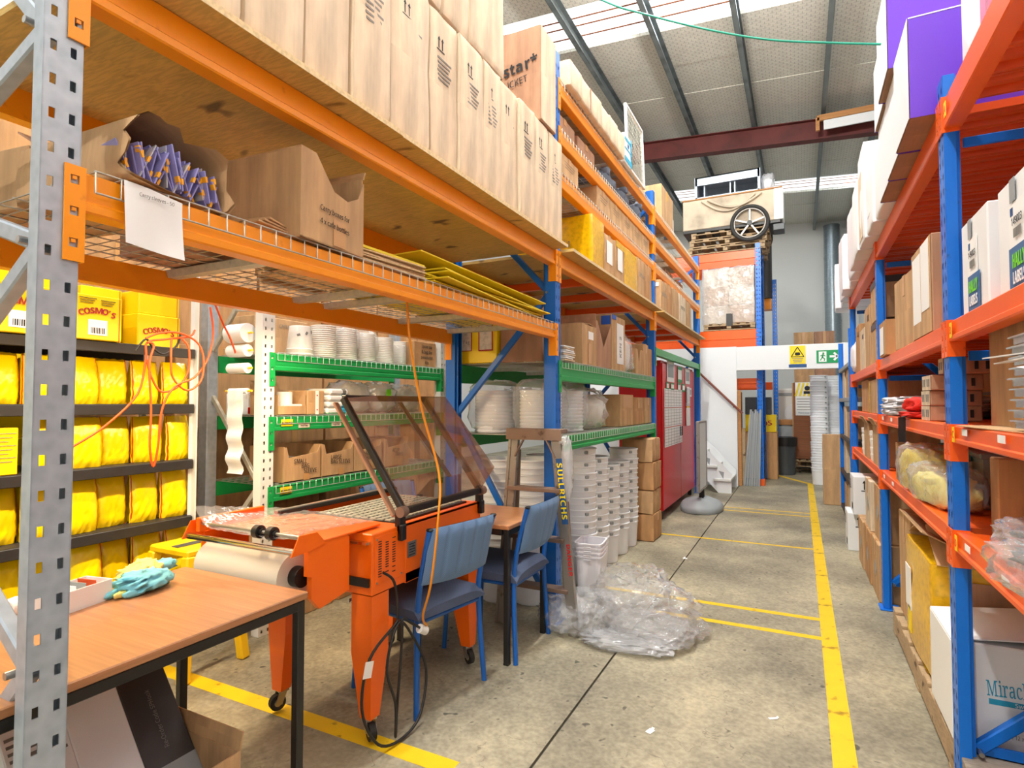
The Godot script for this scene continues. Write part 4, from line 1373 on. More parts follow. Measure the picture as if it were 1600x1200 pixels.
func back_shelving() -> void:
	var st := S()
	# black boltless shelving
	var X := -2.95
	var rk := thing("black_shelving", "black boltless shelving full of yellow foil bags", "shelving", Vector3(X, 0, -1.15), 0)
	for z in [-0.86, 0.86]:
		for x in [-0.02, -0.48]:
			st = S()
			span(st, x - 0.02, x + 0.02, 0, 2.1, z - 0.003, z + 0.003)
			span(st, x - 0.02, x - 0.016, 0, 2.1, z - 0.02, z + 0.02)
			put(rk, "post", done(st), M.white_metal)
	var levels := [1.595, 1.295, 0.995, 0.69, 0.385, 0.085]
	for y in levels:
		var sh := put(rk, "shelf_panel", bm(Vector3(0.46, 0.012, 1.70)), M.dark_shelf, Vector3(-0.25, y - 0.006, 0))
		put(sh, "shelf_lip", bm(Vector3(0.012, 0.05, 1.70), 0.003), M.dark_shelf, Vector3(0.236, -0.02, 0))
		put(sh, "shelf_lip", bm(Vector3(0.012, 0.05, 1.70), 0.003), M.dark_shelf, Vector3(-0.236, -0.02, 0))
	var ord := ["nearest", "second from", "third from", "fourth from", "fifth from", "sixth from", "seventh from", "eighth from"]
	var rown := ["upper", "second lowest but one", "lower middle", "bottom"]
	var names := ["top row of yellow bags", "second row of yellow bags", "third row of yellow bags", "lowest row of yellow bags"]
	for r in 4:
		var y: float = levels[r + 1]
		for i in 8:
			if r == 0 and i in [0]:
				pass
			var z: float = -1.955 - 0.075 + 0.15 * (i + 0.5) + [0.02, 0.0, 0.012, -0.01][r]
			if r == 1 and i == 5:
				continue
			var t := thing("foil_bag", "yellow foil bag %s the steel post in the %s" % [ord[i] if i > 0 else "nearest to", names[r]], "bag", Vector3(X - 0.10 - 0.02 * ((i * 7 + r * 3) % 3), y + 0.001, z), [0, 6, -5, 9, -8, 3, -4, 5][(i + r * 3) % 8], "yellow foil bags on black shelving")
			var v := (i + r * 2) % 4
			var hh: float = [0.225, 0.235, 0.262, 0.25][r]
			put(t, "pouch", bag_mesh(0.148, hh, 0.10, v), M.bag_yellow)
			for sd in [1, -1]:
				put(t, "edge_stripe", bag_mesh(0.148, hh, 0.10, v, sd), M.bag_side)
	for i in 6:
		var t := thing("foil_bag", "yellow foil bag in the hidden second rank of the top row", "bag", Vector3(X - 0.30, levels[1] + 0.001, -1.9 + 0.17 * i), 0, "yellow foil bags in the second rank")
		put(t, "pouch", bag_mesh(0.14, 0.215, 0.11, 2), M.bag_yellow)
		put(t, "edge_stripe", bag_mesh(0.14, 0.215, 0.11, 2, 1), M.bag_side)
	var pr := Vector3(0.2, 0.21, 0.26)
	var bx := carton("yellow printed carton lying among the bags in the second row", Vector3(X - 0.13, levels[2] + 0.001, -1.155), Vector3(0.2, 0.2, 0.14), 0, {"called": "printed_carton", "m": "carton_yellow"})
	print_rows(bx, "r", Vector3(0.2, 0.2, 0.14), 0, 0.38, 0.9, 8, 0.085, M.ink_grey)
	# branded yellow cartons on the top shelf
	var cos := [
		[X + 0.01, levels[0], -1.50, Vector3(0.26, 0.21, 0.215), 0, "yellow carton with red arched name and white barcode label in front", true, 0.03],
		[X + 0.02, levels[0], -1.20, Vector3(0.26, 0.21, 0.25), 2, "yellow carton with barcode label behind the galvanised upright", true, 0.03],
		[X - 0.09, levels[0], -1.85, Vector3(0.22, 0.17, 0.225), 0, "lower yellow carton with red arched name behind the orange cord", true, 0.0],
		[X - 0.10, levels[0] + 0.172, -1.855, Vector3(0.22, 0.12, 0.215), 0, "upper yellow carton stacked above the orange cord", false, 0.0],
		[X - 0.21, levels[0], -1.63, Vector3(0.16, 0.29, 0.19), 0, "tall yellow carton behind the barcode carton", false, 0.0],
		[X - 0.21, levels[0], -1.40, Vector3(0.16, 0.30, 0.2), 0, "tall yellow carton at the back of the top black shelf", false, 0.0],
		[X - 0.21, levels[0], -1.15, Vector3(0.16, 0.30, 0.22), 0, "tall yellow carton with a red edge line behind the upright", false, 0.0]]
	for c in cos:
		var s: Vector3 = c[3]
		var t := carton(c[5], Vector3(c[0] - s.x / 2, c[1] + 0.001, c[2]), s, c[4], {"called": "yellow_carton", "m": "carton_yellow", "labels": [["r", 0.44, 0, 0.012, 1.0, "ink_red", "edge_line"]]})
		if c[6]:
			var a := "COSMO'S"
			for k in a.length():
				var f := (k - 3.0) / 3.0
				var up := 0.02 - 0.014 * f * f
				var o := words(t, a[k], s.z * 0.18, M.ink_red, Vector3(s.x / 2 + 0.0025, s.y * (0.56 if c[7] > 0 else 0.42) + up, -[-1.0, -0.66, -0.33, 0.04, 0.44, 0.70, 0.96][k] * s.z * 0.33), Vector3(0, 90, 0), 1.0, true)
				o.rotate_object_local(Vector3(0, 0, 1), -f * 0.22)
				o.scale = Vector3(s.z * 0.20, s.z * 0.18, 0.05)
			if c[7] > 0:
				patch(t, "barcode_label", "r", s, 0.0, -0.22, 0.38, 0.34, M.paper, 0.002)
				for k in 9:
					patch(t, "barcode_bar", "r", s, -0.13 + 0.032 * k, -0.29, 0.010 + 0.005 * (k % 3), 0.13, M.ink, 0.003)
				print_rows(t, "r", s, -0.2, 0.42, 0.34, 3, 0.05, M.ink)
				print_rows(t, "r", s, 0.2, 0.40, 0.30, 3, 0.05, M.ink)
	# step stool
	var so := thing("step_stool", "yellow plastic step stool with a grey strip on top", "stool", Vector3(-2.74, 0, -1.86), 0)
	st = S()
	span(st, -0.15, 0.15, 0.565, 0.60, -0.13, 0.13, 0.008)
	put(so, "top", done(st), M.stool_yellow)
	put(so, "grip_strip", bm(Vector3(0.05, 0.004, 0.22), 0.001), M.grey_plastic, Vector3(0.02, 0.602, 0))
	for sx in [-1, 1]:
		for sz in [-1, 1]:
			st = S()
			bar(st, Vector3(sx * 0.18, 0.0, sz * 0.16), Vector3(sx * 0.13, 0.57, sz * 0.11), 0.05, 0.05, Vector3.RIGHT, 0.008)
			put(so, "leg", done(st), M.stool_yellow)
	for sx in [-1, 1]:
		st = S()
		span(st, sx * 0.137 - 0.008, sx * 0.137 + 0.008, 0.50, 0.57, -0.11, 0.11, 0.004)
		span(st, sx * 0.16 - 0.01, sx * 0.16 + 0.01, 0.24, 0.29, -0.14, 0.14, 0.004)
		put(so, "rail", done(st), M.stool_yellow)

	# galvanised and white frame with green beams
	var gx := -2.70
	var zf := -2.265
	var fr := thing("shelving_frame", "white slotted shelving post tied to a plain galvanised rear post", "rack upright", Vector3(gx, 0, zf), 0)
	put(fr, "post", post_mesh(1.93, 0.085, 0.06, 0.05, 0.012, 0.018), M.white_metal)
	st = S()
	span(st, -0.56, -0.48, 0, 2.0, -0.035, 0.035, 0.004)
	put(fr, "rear_post", done(st), M.galv)
	for p in [[[-0.48, 1.62], [-0.28, 1.86]], [[-0.28, 1.86], [-0.06, 1.84]], [[-0.48, 1.34], [-0.06, 0.83]], [[-0.06, 0.83], [-0.48, 0.36]], [[-0.48, 0.36], [-0.06, 0.1]]]:
		st = S()
		bar(st, Vector3(p[0][0], p[0][1], 0), Vector3(p[1][0], p[1][1], 0), 0.02, 0.028, Vector3.UP, 0.002)
		put(fr, "brace", done(st), M.zinc_strut)
	var fr2 := thing("shelving_frame", "white slotted shelving post hidden behind the blue upright", "rack upright", Vector3(gx, 0, -4.05), 0)
	put(fr2, "post", post_mesh(1.93, 0.085, 0.06, 0.05, 0.012, 0.018), M.white_metal)
	st = S()
	span(st, -0.56, -0.48, 0, 2.0, -0.035, 0.035, 0.004)
	put(fr2, "rear_post", done(st), M.galv)
	st = S()
	bar(st, Vector3(-0.48, 1.3, 0), Vector3(-0.06, 0.8, 0), 0.02, 0.028)
	put(fr2, "brace", done(st), M.zinc_strut)
	var gl := [[1.588, 0.10, "top"], [1.219, 0.08, "middle"], [0.82, 0.085, "lowest"]]
	for l in gl:
		beam("green front beam of the %s shelf behind the machine" % l[2], zf, -4.05, gx, l[0] - l[1], l[0], M.green)
		beam("green rear beam of the %s shelf behind the machine" % l[2], zf, -4.05, gx - 0.54, l[0] - l[1], l[0], M.green, -1.0)
		wire_deck("wire deck of the %s green shelf behind the machine" % l[2], zf - 0.06, -3.99, gx, gx - 0.53, l[0], [-2.7, -3.3])
	for l in [[0.79, -2.40, "yellow caution label on the lowest green beam"], [1.185, -2.40, "yellow label on the middle green beam"]]:
		var t := thing("beam_label", l[2], "label", Vector3(gx + 0.0025, l[0], l[1]), 0)
		put(t, "card", bm(Vector3(0.002, 0.04, 0.085)), M.label_yellow)
		words(t, "MAXIMUM 500KG", 0.012, M.ink, Vector3(0.002, 0, 0), Vector3(0, 90, 0), 0.8, true)
	for l in [[-2.53, "Small Bags"], [-2.80, "Large Bags"]]:
		var t := thing("beam_label", "white paper tag on the middle green beam reading %s" % l[1].to_lower(), "label", Vector3(gx + 0.0025, 1.165, l[0]), 0)
		put(t, "card", bm(Vector3(0.002, 0.026, 0.085)), M.paper_cream)
		words(t, l[1], 0.014, M.ink, Vector3(0.002, 0, 0), Vector3(0, 90, 0), 0.9)
	# label rolls on dowels between the posts
	for i in 4:
		var y: float = [1.70, 1.60, 1.50, 1.37][i]
		var t := thing("label_roll", ["thick roll of white labels on the top dowel", "roll of white labels on the second dowel", "thin roll of white labels on the third dowel", "empty roll with a long white label strip hanging down"][i], "label roll", Vector3(-2.87, y, zf + 0.06), 0)
		st = S()
		cyl(st, Vector3(-0.11, 0, 0), Vector3(0.11, 0, 0), 0.006, 8)
		put(t, "dowel", done(st), M.stool_yellow)
		st = S()
		var r: float = [0.055, 0.035, 0.03, 0.016][i]
		cyl(st, Vector3(-0.075, 0, 0), Vector3(0.075, 0, 0), r, 20)
		put(t, "roll", done(st), M.paper)
		if i == 3:
			st = S()
			var g := []
			for k in 25:
				var v := k / 24.0
				var row := []
				for j in 3:
					row.append(Vector3(-0.065 + 0.065 * j, -0.47 * v, 0.018 + 0.014 * sin(v * 25.0) * v + 0.004))
				g.append(row)
			sheet(st, g)
			put(t, "strip", done(st), M.paper)
	# goods: top shelf
	var y1 := 1.588 + 0.01
	var cups := [[-2.62, 0.075, 0.19, true], [-2.82, 0.082, 0.22, false], [-3.02, 0.082, 0.22, false], [-3.22, 0.08, 0.21, false], [-3.42, 0.085, 0.20, false], [-3.62, 0.06, 0.19, false]]
	for i in cups.size():
		var c: Array = cups[i]
		var t := thing("cup_stack", ["printed white paper tub standing upside down on two others", "tall ribbed stack of white paper tubs beside the printed tub", "ribbed stack of white paper tubs in a plastic sleeve, third along", "ribbed stack of white paper tubs, fourth along the top green shelf", "wide ribbed stack of white paper tubs before the written carton", "slim sleeve of white paper tubs against the written carton"][i], "cups", Vector3(-2.84, y1, c[0]), 0, "white paper tub stacks on the top green shelf")
		var prof := []
		if c[3]:
			prof = [Vector2(0.083, 0), Vector2(0.085, 0.012), Vector2(0.08, 0.016), Vector2(0.083, 0.03), Vector2(0.085, 0.042), Vector2(0.079, 0.046), Vector2(0.066, 0.185), Vector2(0.064, 0.19)]
		else:
			var n := 16
			for k in n:
				var r: float = c[1] * (1.0 - 0.04 * k / n)
				prof.append(Vector2(r, c[2] * k / n)); prof.append(Vector2(r * 1.035, c[2] * (k + 0.3) / n)); prof.append(Vector2(r * 1.035, c[2] * (k + 0.6) / n)); prof.append(Vector2(r * 0.98, c[2] * (k + 0.75) / n))
		st = S()
		lathe(st, prof, 24)
		put(t, "tub", done(st), M.cup)
		if c[3]:
			for k in 9:
				put(t, "printed_leaf", bm(Vector3(0.003, 0.014, 0.02)), M.ink_grey, Vector3(0.071 * cos(k * 0.35 - 1.2), 0.07 + 0.012 * ((k * 5) % 9), -0.071 * sin(k * 0.35 - 1.2)), Vector3(20 * k, rad_to_deg(k * 0.35 - 1.2), 0))
		elif i in [2, 3, 5]:
			put(t, "sleeve", lump(Vector3(0.19, c[2] + 0.03, 0.19) * (1.0 if i != 5 else 0.8), 0.05, 55 + i, 12, 0.7), M.film_thin)
	carton("brown carton with faint capital letters behind the paper tubs", Vector3(-3.1, y1, -2.62), Vector3(0.2, 0.25, 0.42), 0, {"m": "carton", "marks": [["CATERING", "r", 0.1, 0.3, 0.03, "ink_grey"]]})
	carton("brown carton standing behind the ribbed tub stacks", Vector3(-3.1, y1, -3.1), Vector3(0.2, 0.24, 0.44), 0, {"m": "carton_brown"})
	carton("brown carton with four lines of handwriting at the end of the top green shelf", Vector3(-2.86, y1, -3.83), Vector3(0.26, 0.20, 0.30), 0, {"m": "carton_deep", "marks": [["Loose tea", "r", 0.05, 0.32, 0.034, "ink"], ["& bag the", "r", 0.05, 0.1, 0.034, "ink"], ["presentation", "r", 0.05, -0.12, 0.034, "ink", 0.85], ["Kits", "r", 0.05, -0.34, 0.034, "ink"]]})
	# goods: middle shelf
	var y2 := 1.219 + 0.01
	open_carton("shallow open carton with a white plastic tray and a roll", Vector3(-2.84, y2, -2.46), Vector3(0.24, 0.12, 0.21), 0, {"m": "carton", "flaps": [["l", 5.0, 0.09]], "cut": [[0, 0], [1, 0], [1, 0.45], [0, 0.45]]})
	var wr := thing("white_roll", "white roll standing in the shallow open carton", "roll", Vector3(-2.80, y2 + 0.02, -2.47), 0)
	st = S()
	lathe(st, [Vector2(0.045, 0), Vector2(0.045, 0.12), Vector2(0.02, 0.12), Vector2(0.02, 0.02)], 20, false)
	put(wr, "roll", done(st), M.paper)
	put(wr, "tray_lip", bm(Vector3(0.01, 0.03, 0.14), 0.002), M.white_metal, Vector3(0.068, 0.03, 0.0))
	carton("small brown carton with a red dotted paper strip", Vector3(-2.80, y2, -2.645), Vector3(0.16, 0.15, 0.14), 0, {"m": "carton", "labels": [["r", 0.05, 0, 0.2, 0.98, "paper"], ["r", 0.05, 0.3, 0.06, 0.06, "ink_red"], ["r", 0.05, -0.3, 0.06, 0.06, "ink_red"]]})
	for i in 4:
		var t := thing("bag_bundle", ["blue and white printed bag bundle at the bottom of the pile", "white bag bundle with a blue end in the pile", "blue and white bag bundle second from the top", "pale bag bundle on top of the blue and white pile"][i], "bag bundle", Vector3(-2.82, y2 + 0.042 * i, -2.84), 3.0 * i, "bag bundles on the middle green shelf")
		put(t, "bundle", bm(Vector3(0.2, 0.04, 0.2), 0.012), M.paper, Vector3(0, 0.02, 0))
		put(t, "band", bm(Vector3(0.203, 0.043, 0.06), 0.012), M.ink_teal if i < 3 else M.ink_grey, Vector3(0, 0.02, -0.05))
	for i in 3:
		var t := thing("film_bundle", ["frosted plastic bundle bulging on the middle green shelf", "frosted plastic bundle with a green sticker behind the hood", "frosted plastic bundle near the blue upright on the middle green shelf"][i], "plastic film", Vector3(-2.88, y2, -3.1 - 0.3 * i), 0, "film bundles on the middle green shelf")
		put(t, "core", lump(Vector3(0.2, 0.18, 0.26), 0.15, 81 + i, 10), M.cup)
		put(t, "film", lump(Vector3(0.24, 0.22, 0.29), 0.18, 84 + i, 14), M.film_dense)
		if i == 1:
			put(t, "green_sticker", bm(Vector3(0.004, 0.05, 0.05)), M.ink_green, Vector3(0.125, 0.15, 0))
	carton("white archive box with a red stripe behind the braces", Vector3(-3.1, y2, -2.50), Vector3(0.2, 0.13, 0.26), 0, {"m": "carton_white", "labels": [["r", 0, -0.3, 1, 0.3, "red_cabinet", "stripe"], ["r", 0.1, 0.2, 0.4, 0.35, "paper"]], "marks": [["Turkey LG", "r", 0.1, 0.2, 0.03, "ink"]]})
	# goods: lowest shelf
	var y3 := 0.82 + 0.01
	for i in 4:
		var zc: float = [-2.545, -2.845, -3.14, -3.46][i]
		var s := Vector3(0.30, 0.21, 0.28)
		var cut := [[0, 0], [1, 0], [1, 0.98], [0.92, 0.78], [0.12, 0.68], [0.06, 0.98], [0, 0.98]]
		var tx: Array = [["SMALL", "BAG", "SLEEVE"], ["LARGE", "BAG SLEEVE", ""], ["CANDY", "BAGS", ""], ["4CUP", "TRAYS", ""]][i]
		var t := open_carton(["open brown picking carton marked small bag sleeve", "open brown picking carton marked large bag sleeve", "open brown picking carton half behind the raised hood", "open brown picking carton seen through the smoked hood"][i], Vector3(gx - 0.02 - 0.15, y3, zc), s, 0, {"m": "carton", "cut": cut})
		for k in 3:
			if tx[k] != "":
				mark(t, tx[k], "r", s, -0.08 + 0.14 * k, 0.06 - 0.15 * k, 0.036, M.ink, 0.95, false, -3.0)
		patch(t, "tape", "r", s, 0.1, -0.4, 0.16, 0.2, M.tape_brown, 0.002)
		for k in 5:
			put(t, "sleeve_pack", bm(Vector3(0.24, 0.012, 0.22), 0.003), M.film_dense if i % 2 else M.paper, Vector3(-0.01, 0.02 + 0.024 * k, 0), Vector3(3.0 * sin(k * 2.0), 4.0 * sin(k), 2.0 * cos(k)))
	for i in 3:
		carton(["cardboard carton on the floor under the lowest green shelf", "second cardboard carton on the floor under the lowest green shelf", "dark carton on the floor behind the machine"][i], Vector3(-2.92, 0.001, -2.6 - 0.5 * i), Vector3(0.36, 0.56, 0.44), 0, {"m": ["carton", "carton_deep", "tape_black"][i], "tape": "tape_brown"})
	# a blue chair kept behind the machine: its back shows under the hood
	# orange extension cords hung over the shelf end
	var co := thing("power_cable", "tangled orange extension cord hung on the black shelving", "cord", Vector3.ZERO, 0)
	var runs := [
		[[-2.72, 1.113, -1.296], [-2.72, 1.202, -1.429], [-2.72, 1.344, -1.562], [-2.72, 1.509, -1.595], [-2.72, 1.584, -1.6], [-2.73, 1.609, -1.696], [-2.74, 1.637, -1.819], [-2.76, 1.673, -1.86]],
		[[-2.71, 1.584, -1.594], [-2.71, 1.572, -1.625], [-2.70, 1.479, -1.6], [-2.70, 1.27, -1.612], [-2.69, 1.10, -1.604], [-2.69, 1.005, -1.622], [-2.68, 1.10, -1.636], [-2.68, 1.27, -1.651], [-2.68, 1.38, -1.71], [-2.70, 1.43, -1.823], [-2.72, 1.531, -1.907], [-2.73, 1.667, -1.941], [-2.73, 1.80, -1.921]],
		[[-2.70, 1.608, -1.702], [-2.69, 1.515, -1.695], [-2.69, 1.423, -1.706], [-2.69, 1.363, -1.778], [-2.69, 1.413, -1.85], [-2.70, 1.527, -1.869], [-2.71, 1.606, -1.84], [-2.72, 1.645, -1.756], [-2.72, 1.635, -1.661], [-2.72, 1.603, -1.593]],
		[[-2.715, 1.503, -1.596], [-2.71, 1.42, -1.618], [-2.71, 1.355, -1.664], [-2.71, 1.378, -1.742], [-2.71, 1.459, -1.795], [-2.71, 1.571, -1.797], [-2.72, 1.616, -1.769]],
		[[-2.75, 1.83, -1.96], [-2.77, 1.73, -2.025], [-2.80, 1.667, -2.088], [-2.84, 1.603, -2.15], [-2.88, 1.581, -2.19]]]
	for r in runs:
		var pts := []
		for p in r:
			pts.append(Vector3(p[0], p[1], p[2]))
		st = S()
		tube(st, curve(pts, 5), 0.005, 7)
		put(co, "loop", done(st), M.cord_orange)
	var bc := thing("black_cable", "thin black cable looped beside the orange cord", "cord", Vector3.ZERO, 0)
	st = S()
	tube(st, curve([Vector3(-2.74, 1.543, -1.56), Vector3(-2.74, 1.601, -1.605), Vector3(-2.74, 1.559, -1.642), Vector3(-2.74, 1.538, -1.691), Vector3(-2.74, 1.584, -1.754), Vector3(-2.75, 1.65, -1.778)], 5), 0.005, 6)
	put(bc, "loop", done(st), M.cord_black)
	# batten lamp behind the rear beam
	for zb in [-1.05, -2.0]:
		var b := thing("batten_lamp", "fluorescent batten hung behind the rear beam " + ("over the bags" if zb > -1.5 else "over the label rolls"), "lamp", Vector3(-2.28, 1.745, zb), 0)
		put(b, "housing", bm(Vector3(0.06, 0.035, 0.9), 0.006), M.white_metal, Vector3(0, 0.045, 0))
		st = S()
		cyl(st, Vector3(0, 0.014, -0.42), Vector3(0, 0.014, 0.42), 0.012, 12)
		put(b, "tube", done(st), M.glow_lamp)
		for z in [-0.3, 0.3]:
			st = S()
			cyl(st, Vector3(0, 0.06, z), Vector3(0.19, 0.10, z), 0.003, 6)
			put(b, "hanger", done(st), M.steel)
	# stock standing behind both shelving rows
	var bk := ["carton_deep", "carton_brown", "carton", "carton_white", "carton_yellow"]
	for c in 9:
		for k in 5:
			var s := Vector3(0.5, 0.56, 0.62)
			var i := c * 4 + k
			var mm: String = bk[(i * 7 + k) % 4] if c > 2 else bk[[0, 4, 4, 1, 0][k]]
			var t := carton("stock carton behind the shelving, %s column from the near end, %s" % [["first", "second", "third", "fourth", "fifth", "sixth", "seventh", "eighth", "ninth"][c], ["at the floor", "second up", "third up", "fourth up", "on top"][k]], Vector3(-3.82 - 0.02 * (i % 3), 0.001 + 0.562 * k, 0.05 - 0.66 * c), s, 0, {"called": "stock_carton", "m": mm, "tape": "tape_brown", "group": "stock cartons behind the shelving"})
			if mm == "carton_white":
				patch(t, "stripe", "r", s, 0, -0.3, 1.0, 0.25, M.red_cabinet)

# ---------------------------------------------------------------- tables, chairs and the wrapping machine
func school_table(label: String, x0: float, x1: float, z0: float, z1: float, h: float) -> Node3D:
	var b := Vector3((x0 + x1) / 2, 0, (z0 + z1) / 2)
	var t := thing("work_table", label, "table", b, 0)
	var sx := absf(x1 - x0)
	var sz := absf(z1 - z0)
	put(t, "table_top", bm(Vector3(sx, 0.022, sz), 0.003), M.laminate, Vector3(0, h - 0.011, 0))
	for s in [-1, 1]:
		put(t, "frame_rail", bm(Vector3(0.028, 0.03, sz - 0.06), 0.003), M.black_metal, Vector3(s * (sx / 2 - 0.02), h - 0.038, 0))
		put(t, "frame_rail", bm(Vector3(sx - 0.09, 0.03, 0.028), 0.003), M.black_metal, Vector3(0, h - 0.038, s * (sz / 2 - 0.02)))
		for q in [-1, 1]:
			var l := put(t, "leg", bm(Vector3(0.028, h - 0.03, 0.028), 0.003), M.black_metal, Vector3(s * (sx / 2 - 0.02), (h - 0.03) / 2 + 0.006, q * (sz / 2 - 0.02)))
			put(l, "foot_cap", bm(Vector3(0.03, 0.012, 0.03), 0.003), M.black_plastic, Vector3(0, -(h - 0.03) / 2 + 0.0005, 0))
	return t

func make_chair(label: String, at: Vector3, turn: float) -> Node3D:
	var t := thing("stacking_chair", label, "chair", at, turn, "")
	var st: SurfaceTool
	for s in [-1.0, 1.0]:
		st = S()
		tube(st, curve([Vector3(0.0, 0.0, s * 0.215), Vector3(-0.02, 0.38, s * 0.195), Vector3(0.0, 0.56, s * 0.195), Vector3(0.06, 0.775, s * 0.205)], 5), 0.0125, 10)
		put(t, "rear_leg", done(st), M.chair_blue)
		st = S()
		tube(st, [Vector3(-0.43, 0.0, s * 0.20), Vector3(-0.41, 0.385, s * 0.185)], 0.0125, 10)
		put(t, "front_leg", done(st), M.chair_blue)
		st = S()
		tube(st, [Vector3(-0.42, 0.385, s * 0.19), Vector3(-0.018, 0.385, s * 0.195)], 0.011, 8)
		put(t, "seat_rail", done(st), M.chair_blue)
		put(t, "tube_cap", bm(Vector3(0.026, 0.012, 0.026), 0.005), M.black_plastic, Vector3(0.062, 0.780, s * 0.205))
	for x in [-0.41, -0.02]:
		st = S()
		tube(st, [Vector3(x, 0.382, -0.19), Vector3(x, 0.382, 0.19)], 0.011, 8)
		put(t, "cross_rail", done(st), M.chair_blue)
	# seat cushion with a rolled front edge
	st = S()
	var g := []
	for i in 17:
		var a := i / 16.0
		var row := []
		for j in 15:
			var b := j / 14.0 * 2 - 1
			var y := 0.462 - 0.03 * pow(absf(b), 6.0) + 0.006 * cos(b * 1.4)
			var x := 0.005 - 0.46 * a
			if a > 0.82:
				var k := (a - 0.82) / 0.18
				y -= 0.055 * k * k
			if a < 0.06:
				y -= 0.03 * (1 - a / 0.06)
			row.append(Vector3(x, y, b * 0.212))
		g.append(row)
	sheet(st, g)
	var g2 := []
	for i in 17:
		var row := []
		for j in 15:
			row.append(Vector3(g[i][14 - j].x, 0.398, g[i][14 - j].z))
		g2.append(row)
	sheet(st, g2)
	for e in [0, 14]:
		var gg := []
		for k in 2:
			var row := []
			for i in 17:
				row.append(g[i][e] if k == 0 else Vector3(g[i][e].x, 0.398, g[i][e].z))
			gg.append(row)
		sheet(st, gg)
	for e in [0, 16]:
		var gg := []
		for k in 2:
			var row := []
			for j in 15:
				row.append(g[e][j] if k == 0 else Vector3(g[e][j].x, 0.398, g[e][j].z))
			gg.append(row)
		sheet(st, gg)
	put(t, "seat", done(st), M.fabric_seat)
	# curved back with stitched channels
	st = S()
	for side in [1.0, -1.0]:
		var gb := []
		for i in 13:
			var v := i / 12.0
			var row := []
			for j in 41:
				var u := j / 40.0 * 2 - 1
				var chan := absf(fmod((u + 1) * 2.5, 1.0) - 0.5) * 2.0
				var puff := 0.006 * (1.0 - pow(chan, 6.0))
				var edge := (1.0 - pow(absf(v * 2 - 1), 8.0)) * (1.0 - pow(absf(u), 14.0))
				var th: float = (0.010 + puff) * edge + 0.002
				var cx := 0.012 + 0.055 * v + 0.028 * (1 - u * u)
				var top := 0.03 * (1 - u * u) * (1.0 if v > 0.5 else -1.0) * absf(v - 0.5) * 0.4
				row.append(Vector3(cx + side * th, 0.545 + 0.24 * v + top, u * 0.205 * side))
			gb.append(row)
		sheet(st, gb)
	put(t, "backrest", done(st), M.fabric)
	return t

func caster(parent: Node3D, at: Vector3, turn: float) -> void:
	var st := S()
	xf = Transform3D(Basis(Vector3.UP, deg_to_rad(turn)), at)
	cyl(st, Vector3(-0.012, 0.033, 0.02), Vector3(0.012, 0.033, 0.02), 0.033, 18)
	var w := put(parent, "caster_wheel", done(st), M.rubber)
	st = S()
	cyl(st, Vector3(-0.013, 0.033, 0.02), Vector3(0.013, 0.033, 0.02), 0.016, 12)
	xf = Transform3D.IDENTITY
	put(w, "hub", done(st), M.steel)
	st = S()
	xf = Transform3D(Basis(Vector3.UP, deg_to_rad(turn)), at)
	for s in [-1, 1]:
		bar(st, Vector3(s * 0.018, 0.03, 0.02), Vector3(s * 0.018, 0.08, 0.0), 0.003, 0.03, Vector3.BACK)
	box(st, Vector3(0, 0.08, 0.0), Vector3(0.045, 0.008, 0.045), 0.002)
	xf = Transform3D.IDENTITY
	put(parent, "caster_fork", done(st), M.steel)

